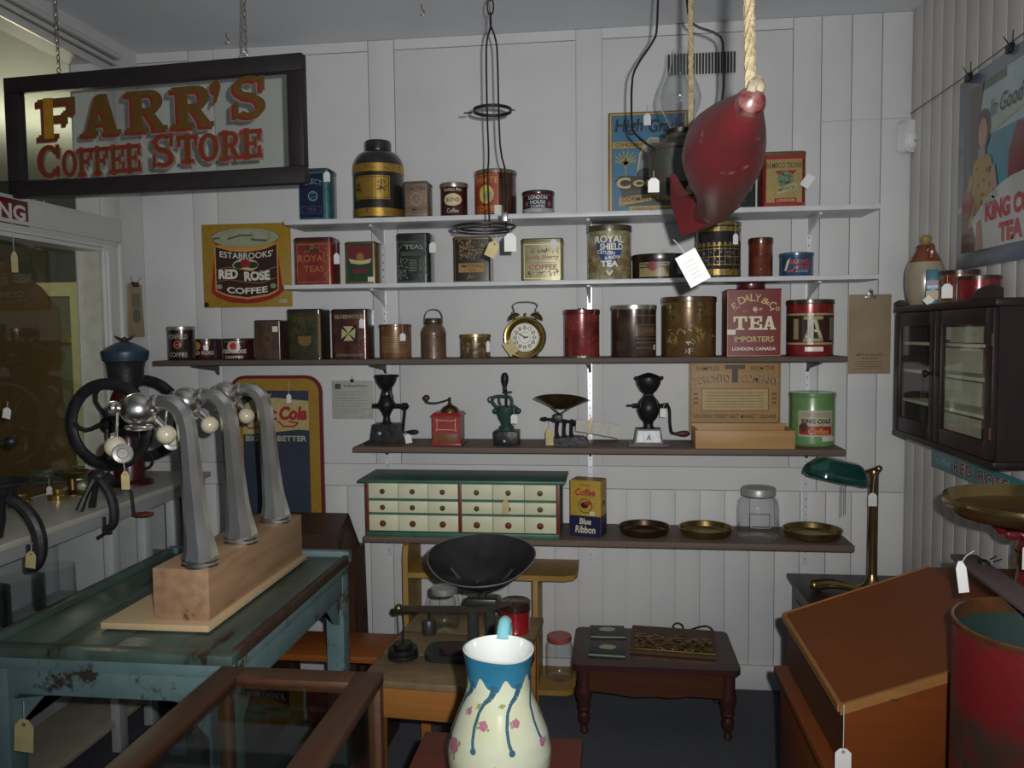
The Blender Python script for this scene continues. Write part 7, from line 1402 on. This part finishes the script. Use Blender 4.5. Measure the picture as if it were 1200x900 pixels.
MB().add([(X0-.006, -hd-.008, LZ+.002), (X1, -hd-.008, HZ+.002), (X1, -hd, HZ+.002), (X0-.006, -hd, LZ+.002), (X0-.006, -hd-.008, LZ-.020), (X1, -hd-.008, HZ-.020), (X1, -hd, HZ-.020), (X0-.006, -hd, LZ-.020)], [(0, 1, 2, 3), (7, 6, 5, 4), (0, 4, 5, 1), (1, 5, 6, 2), (2, 6, 7, 3), (3, 7, 4, 0)]).build('edge_strip', DSKE, ds, smooth=0)
MB().add([(X0-.006, hd, LZ+.002), (X1, hd, HZ+.002), (X1, hd+.006, HZ+.002), (X0-.006, hd+.006, LZ+.002), (X0-.006, hd, LZ-.014), (X1, hd, HZ-.014), (X1, hd+.006, HZ-.014), (X0-.006, hd+.006, LZ-.014)], [(0, 1, 2, 3), (7, 6, 5, 4), (0, 4, 5, 1), (1, 5, 6, 2), (2, 6, 7, 3), (3, 7, 4, 0)]).build('edge_strip', DSKE, ds, smooth=0)
MB().add([(X0-.010, -hd, LZ+.001), (X0-.002, -hd, LZ+.004), (X0-.002, hd, LZ+.004), (X0-.010, hd, LZ+.001), (X0-.010, -hd, LZ-.016), (X0-.002, -hd, LZ-.014), (X0-.002, hd, LZ-.014), (X0-.010, hd, LZ-.016)], [(0, 1, 2, 3), (7, 6, 5, 4), (0, 4, 5, 1), (1, 5, 6, 2), (2, 6, 7, 3), (3, 7, 4, 0)]).build('edge_strip', DSKE, ds, smooth=0)
MB().box(X0-.03, X2, -hd-.012, hd+.012, .575, .60, .006).build('waist_moulding', DSK, ds); MB().box(X0-.012, X2, -hd, hd, .06, .575, .003).build('lower_cabinet', DSK, ds); MB().box(X0-.02, X2, -hd-.006, hd+.006, 0, .06, .004).build('plinth', DSKD, ds)
for k in range(3): MB().box(-.26+.13*k, -.245+.13*k, -hd-.0092, -hd-.0078, LZ+.016+.051*k+.0, LZ+.020+.051*k).build('nail_slot', DARKV, ds)

# ---- red tin bin on a stand
cb = PY(1231, 730, 1.5); BR_ = .152; BT = 1.018
sb = thing('low_stand', 'plain dark wooden stand under the red metal bin', 'stand', (cb.x, 1.5, 0)); MB().box(-.16, .16, -.16, .16, .40, .42, .003).build('top', CHW, sb)
for sx in (-.13, .13):
    for sy in (-.13, .13): MB().box(sx-.02, sx+.02, sy-.02, sy+.02, 0, .40, .002).build('leg', CHW, sb)
bn = thing('metal_bin', 'tall red painted metal bin with green inside and worn patches', 'bin', (cb.x, 1.5, .42)); hB = BT-.42
REDB = mat('bin_red_worn', C('#5c0c10', 1.5), C('#33241c', 1.5), .45, .1, scale=5, lo=.52, hi=.62, bump=.1); GRB = mat('bin_green_inside', C('#28403e', 1.0), C('#344c48', 1.0), .5, .2, scale=8, lo=.3, hi=.7, stretch=(2, 2, .4))
MB().lathe([(.001, 0), (BR_, 0), (BR_, hB-.012)], 56).build('outer_wall', REDB, bn); MB().lathe([(BR_-.002, hB-.002), (BR_-.003, .004), (.001, .004)], 56).build('inner_wall', GRB, bn); MB().lathe([(BR_, hB-.013), (BR_+.002, hB-.008), (BR_+.003, hB-.003), (BR_+.001, hB), (BR_-.003, hB-.001), (BR_-.003, hB-.03)], 56).build('rim', mat('bin_rim', C('#4a2c1a', 1.4), C('#5c3c20', 1.4), .4, .3, scale=20), bn)

# ---- red scale with wide brass pan, standing on the desk
Y = 2.03; sx_ = 1.0; r2 = thing('counter_scale', 'red cast iron scale with a wide brass pan, standing on the desk top', 'scale', (sx_, Y, HZ)); SRD = mat('scale_red', C('#5c0c14', 1.5), C('#4a0a10', 1.5), .3, scale=14, coat=.3)
zp = PY(1110, 592, Y).z-HZ; xl = PY(1110, 592, Y).x-sx_; R = -xl
MB().prism(rrect(.16, .14, .03, 4), 0, .02, 'xy').build('base', SRD, r2); MB().lathe([(.05, .02), (.036, .04), (.03, .09), (.036, .13), (.030, .15), (.045, .165), (.06, .175), (.05, .19), (.03, zp-.035)], 26, sx=1.1).build('column', SRD, r2)
MB().box(-.075, .075, -.03, .03, zp-.075, zp-.055, .005).tube([(-.07, 0, zp-.06), (-.10, 0, zp-.03)], .012, 8).tube([(.07, 0, zp-.06), (.10, 0, zp-.03)], .012, 8).build('cradle', SRD, r2)
MB().lathe([(.001, -.036), (R*.6, -.034), (R*.88, -.024), (R*.985, -.004), (R, .010), (R*.985, .018), (R*.96, .012), (R*.90, -.010), (R*.6, -.026), (.001, -.028)], 56, c=(0, 0, zp)).build('pan', mat('pan_brass_wide', (.36, .27, .12, 1), (.26, .19, .08, 1), .22, .9, scale=10), r2); MB().lathe([(.038, .085), (.039, .10), (.038, .115)], 26, sx=1.1).build('gold_band', BRASS, r2)
# ---- notice board lying across the bin
n0_, n1_ = PZ(1129, 652, BT+.007), PZ(1212, 712, BT+.007); dv = n1_-n0_; Ln = dv.length
nb_ = thing('clip_board', 'weathered wooden board with binder clip resting on the red bin', 'board', (n0_+n1_)/2); nb_.rotation_euler = (0, 0, atan2(dv.y, dv.x))
MB().box(-Ln/2, Ln/2+.12, -.028, .028, -.005, .005, .001).build('board', woodm('board_grey', '#4a3c40', '#5c4c4e', k=1.4, rough=.6, scale=6, stretch=(.4, 3, 3)), nb_); MB().box(-Ln/2+.06, -Ln/2+.09, .006, .024, -.008, .012, .002).tube([(-Ln/2+.066, .03, .012), (-Ln/2+.062, .045, .02)], .0016, 5).tube([(-Ln/2+.084, .03, .012), (-Ln/2+.088, .045, .02)], .0016, 5).build('binder_clip', IRON, nb_)

# ================================================================== string tags
TAGW = mat('tag_white', (.74, .74, .73, 1), (.70, .70, .68, 1), .6, scale=30); TAGT = mat('tag_manila', C('#a89a6a', 1.45), C('#9c8e60', 1.45), .65, scale=30); STR = mat('tag_string', (.55, .54, .50, 1), None, .8)
REDR = ink('#6a1a1c'); INKL = ink('#6a6a66')
def tag(px, py, Y, wpx, hpx, label, tan=False, rot=0.0, up=(0, -12), plain=False, X=None, yaw=0.0, writing=False):
    "py is the middle of the card; up is where the string is tied, in pixels from the card's top"
    c = PX(px, py, X) if X is not None else PY(px, py, Y); s = c.y/F_PX/cos(YAW)*(1.05 if X is not None else 1)
    w, h = wpx*s, hpx*s; t = thing('price_tag', label, 'price tag', c, rot=(0, rot, yaw), group='string price tags')
    if plain: pl = [(-w/2, -h/2), (w/2, -h/2), (w/2, h/2), (-w/2, h/2)]
    else: pl = [(-w/2, -h/2), (w/2, -h/2), (w/2, h*.28), (w*.2, h/2), (-w*.2, h/2), (-w/2, h*.28)]
    MB().prism(pl, -.0005, .0005).build('card', TAGT if tan else TAGW, t, smooth=0)
    if (tan and wpx > 9) or 'eyelet' in label: mb = MB(); ringp(mb, flat(-.0012), 0, h*.34, w*.10, w*.06, 14); mb.build('eyelet', REDR, t, smooth=0)
    if writing:
        mb = MB()
        for k in range(5): stroke(mb, flat(-.0012), [(-w*.25+j*w*.06, h*(.22-.13*k)+(w*.02 if j % 2 else 0)) for j in range(9)], .0012)
        mb.build('handwriting', INKL, t, smooth=0)['kind'] = 'stuff'
    if up: 
        e = Vector((up[0]*s, 0, h/2+ -up[1]*s)); 
        MB().tube([(0, 0, h*.40), (e.x*.4, -.001, h*.5+(e.z-h*.5)*.5), (e.x, 0, e.z)], .0009, 5).build('string', STR, t)
    return t
tag(598, 284, 2.59, 14, 21, 'white price tag hanging from the empty wire lamp hanger', up=(2, -16))
tag(577, 292, 2.56, 13, 19, 'tan paper tag hanging askew from the empty wire lamp hanger', tan=True, rot=radians(25), up=(-3, -8))
tag(383, 207, 3.288, 8, 12, 'white price tag on the teal blue square tin', up=(0, -3))
tag(394.5, 303, 3.285, 7, 13, 'white price tag on the red tea tin with worn gold lettering', up=(0, -14))
tag(507, 290, 3.29, 8, 12, 'white price tag on the dark green tin lettered teas', up=(0, -10))
tag(649, 286, 3.298, 7.5, 11, 'white price tag on the pale olive gold coffee tin', up=None)
tag(862, 280, 3.275, 5.5, 12, 'white price tag on the canister patterned with little windows', up=(0, -12))
tag(758.5, 140, 3.395, 8, 13, 'white price tag on the blue high grade coffee sign', up=(0, -10))
tag(766, 217, 2.325, 12.5, 16, 'white price tag hanging under the oil lamp', up=(0, -8))
tag(812, 314, 1.93, 25, 38, 'large white price card hanging from the tail of the red fish', rot=radians(-28), plain=True, up=(-4, -20), writing=True)
tag(472, 395, 3.255, 7, 9, 'white price tag on the tan brown round tin', up=(-1, -18))
tag(478.5, 514, 3.28, 8, 11, 'white price tag on the tall black iron grinder crank', up=(-3, -4), rot=radians(-10))
tag(602.5, 491, 3.255, 8, 11, 'white price tag on the dark green hand mill', up=(0, -8))
tag(644, 512, 3.265, 9, 20, 'tan paper tag on the small brass pan scale', tan=True, up=(0, -9))
tag(777, 484, 3.285, 7, 10, 'white price tag on the grinder with pale grey base', up=(2, -6))
tag(592.5, 594, 3.185, 8, 17, 'tan paper tag hung on a knob of the drawer chest', tan=True, up=(1, -8))
tag(1022.5, 585.5, 3.215, 9.5, 15, 'white price tag on the bankers lamp pole', up=(2, -20))
tag(147, 563, 2.0, 11, 23, 'tan paper tag hanging from the near beer tap', tan=True, up=(-2, -16))
tag(8, 484, 2.32, 11, 14, 'white price tag on the crank of the black slicer', up=(-1, -8), rot=radians(12))
tag(17, 307, 2.62, 9, 26, 'pale tag hanging on a long string in front of the shop window', tan=True, up=(-1, -44))
tag(58, 575, 2.82, 8, 11, 'white price tag on the smaller brass weight', up=(0, -10))
tag(36, 656, 2.19, 14, 22, 'tan paper tag hanging from the black slicer clamp', tan=True, up=(1, -12), rot=radians(6))
tag(28, 862, 1.83, 27, 44, 'large tan paper tag hanging on the teal table leg', tan=True, up=(-1, -24), rot=radians(4))
tag(338.5, 467, 3.455, 6, 11, 'white price tag on the soda chalkboard sign', up=(0, -17))
tag(988, 889, 1.70, 18, 24, 'white tag with red eyelet hanging on the desk corner', up=(0, -52)); 
tag(1127.5, 676, 1.63, 11, 36, 'white price tag hanging from the weathered board on the bin', up=(16, -10), rot=radians(-8))
tag(1206, 652, 1.82, 14, 30, 'white price tag on the red scale with the brass pan', up=(-8, -10))
tag(1110, 341, None, 10.5, 15, 'white price tag on the gold tin atop the wall cabinet', X=1.055, up=(0, -9), yaw=radians(-30))
tag(1088, 352, None, 8, 8, 'small pale tag stuck on the stoneware jug', X=1.062, up=None, plain=True, rot=radians(45), yaw=radians(-20))
tag(598.5, 407, 3.275, 13, 17, 'cream price card leaning on the brass alarm clock', tan=True, plain=True, rot=radians(-35), up=None)
tag(946.5, 212, 3.29, 10, 15, 'white price tag sticking out from the red and gold tea tin', plain=True, rot=radians(35), up=None)
tag(572, 406, 3.24, 4.5, 13, 'white price tag on the short gold tin', up=None)
tag(424, 379, 3.27, 6.5, 11, 'white price tag on the tin with the cream cross', up=(0, -4))
tag(443, 325, 3.27, 0.1, 0.1, 'x') if False else None
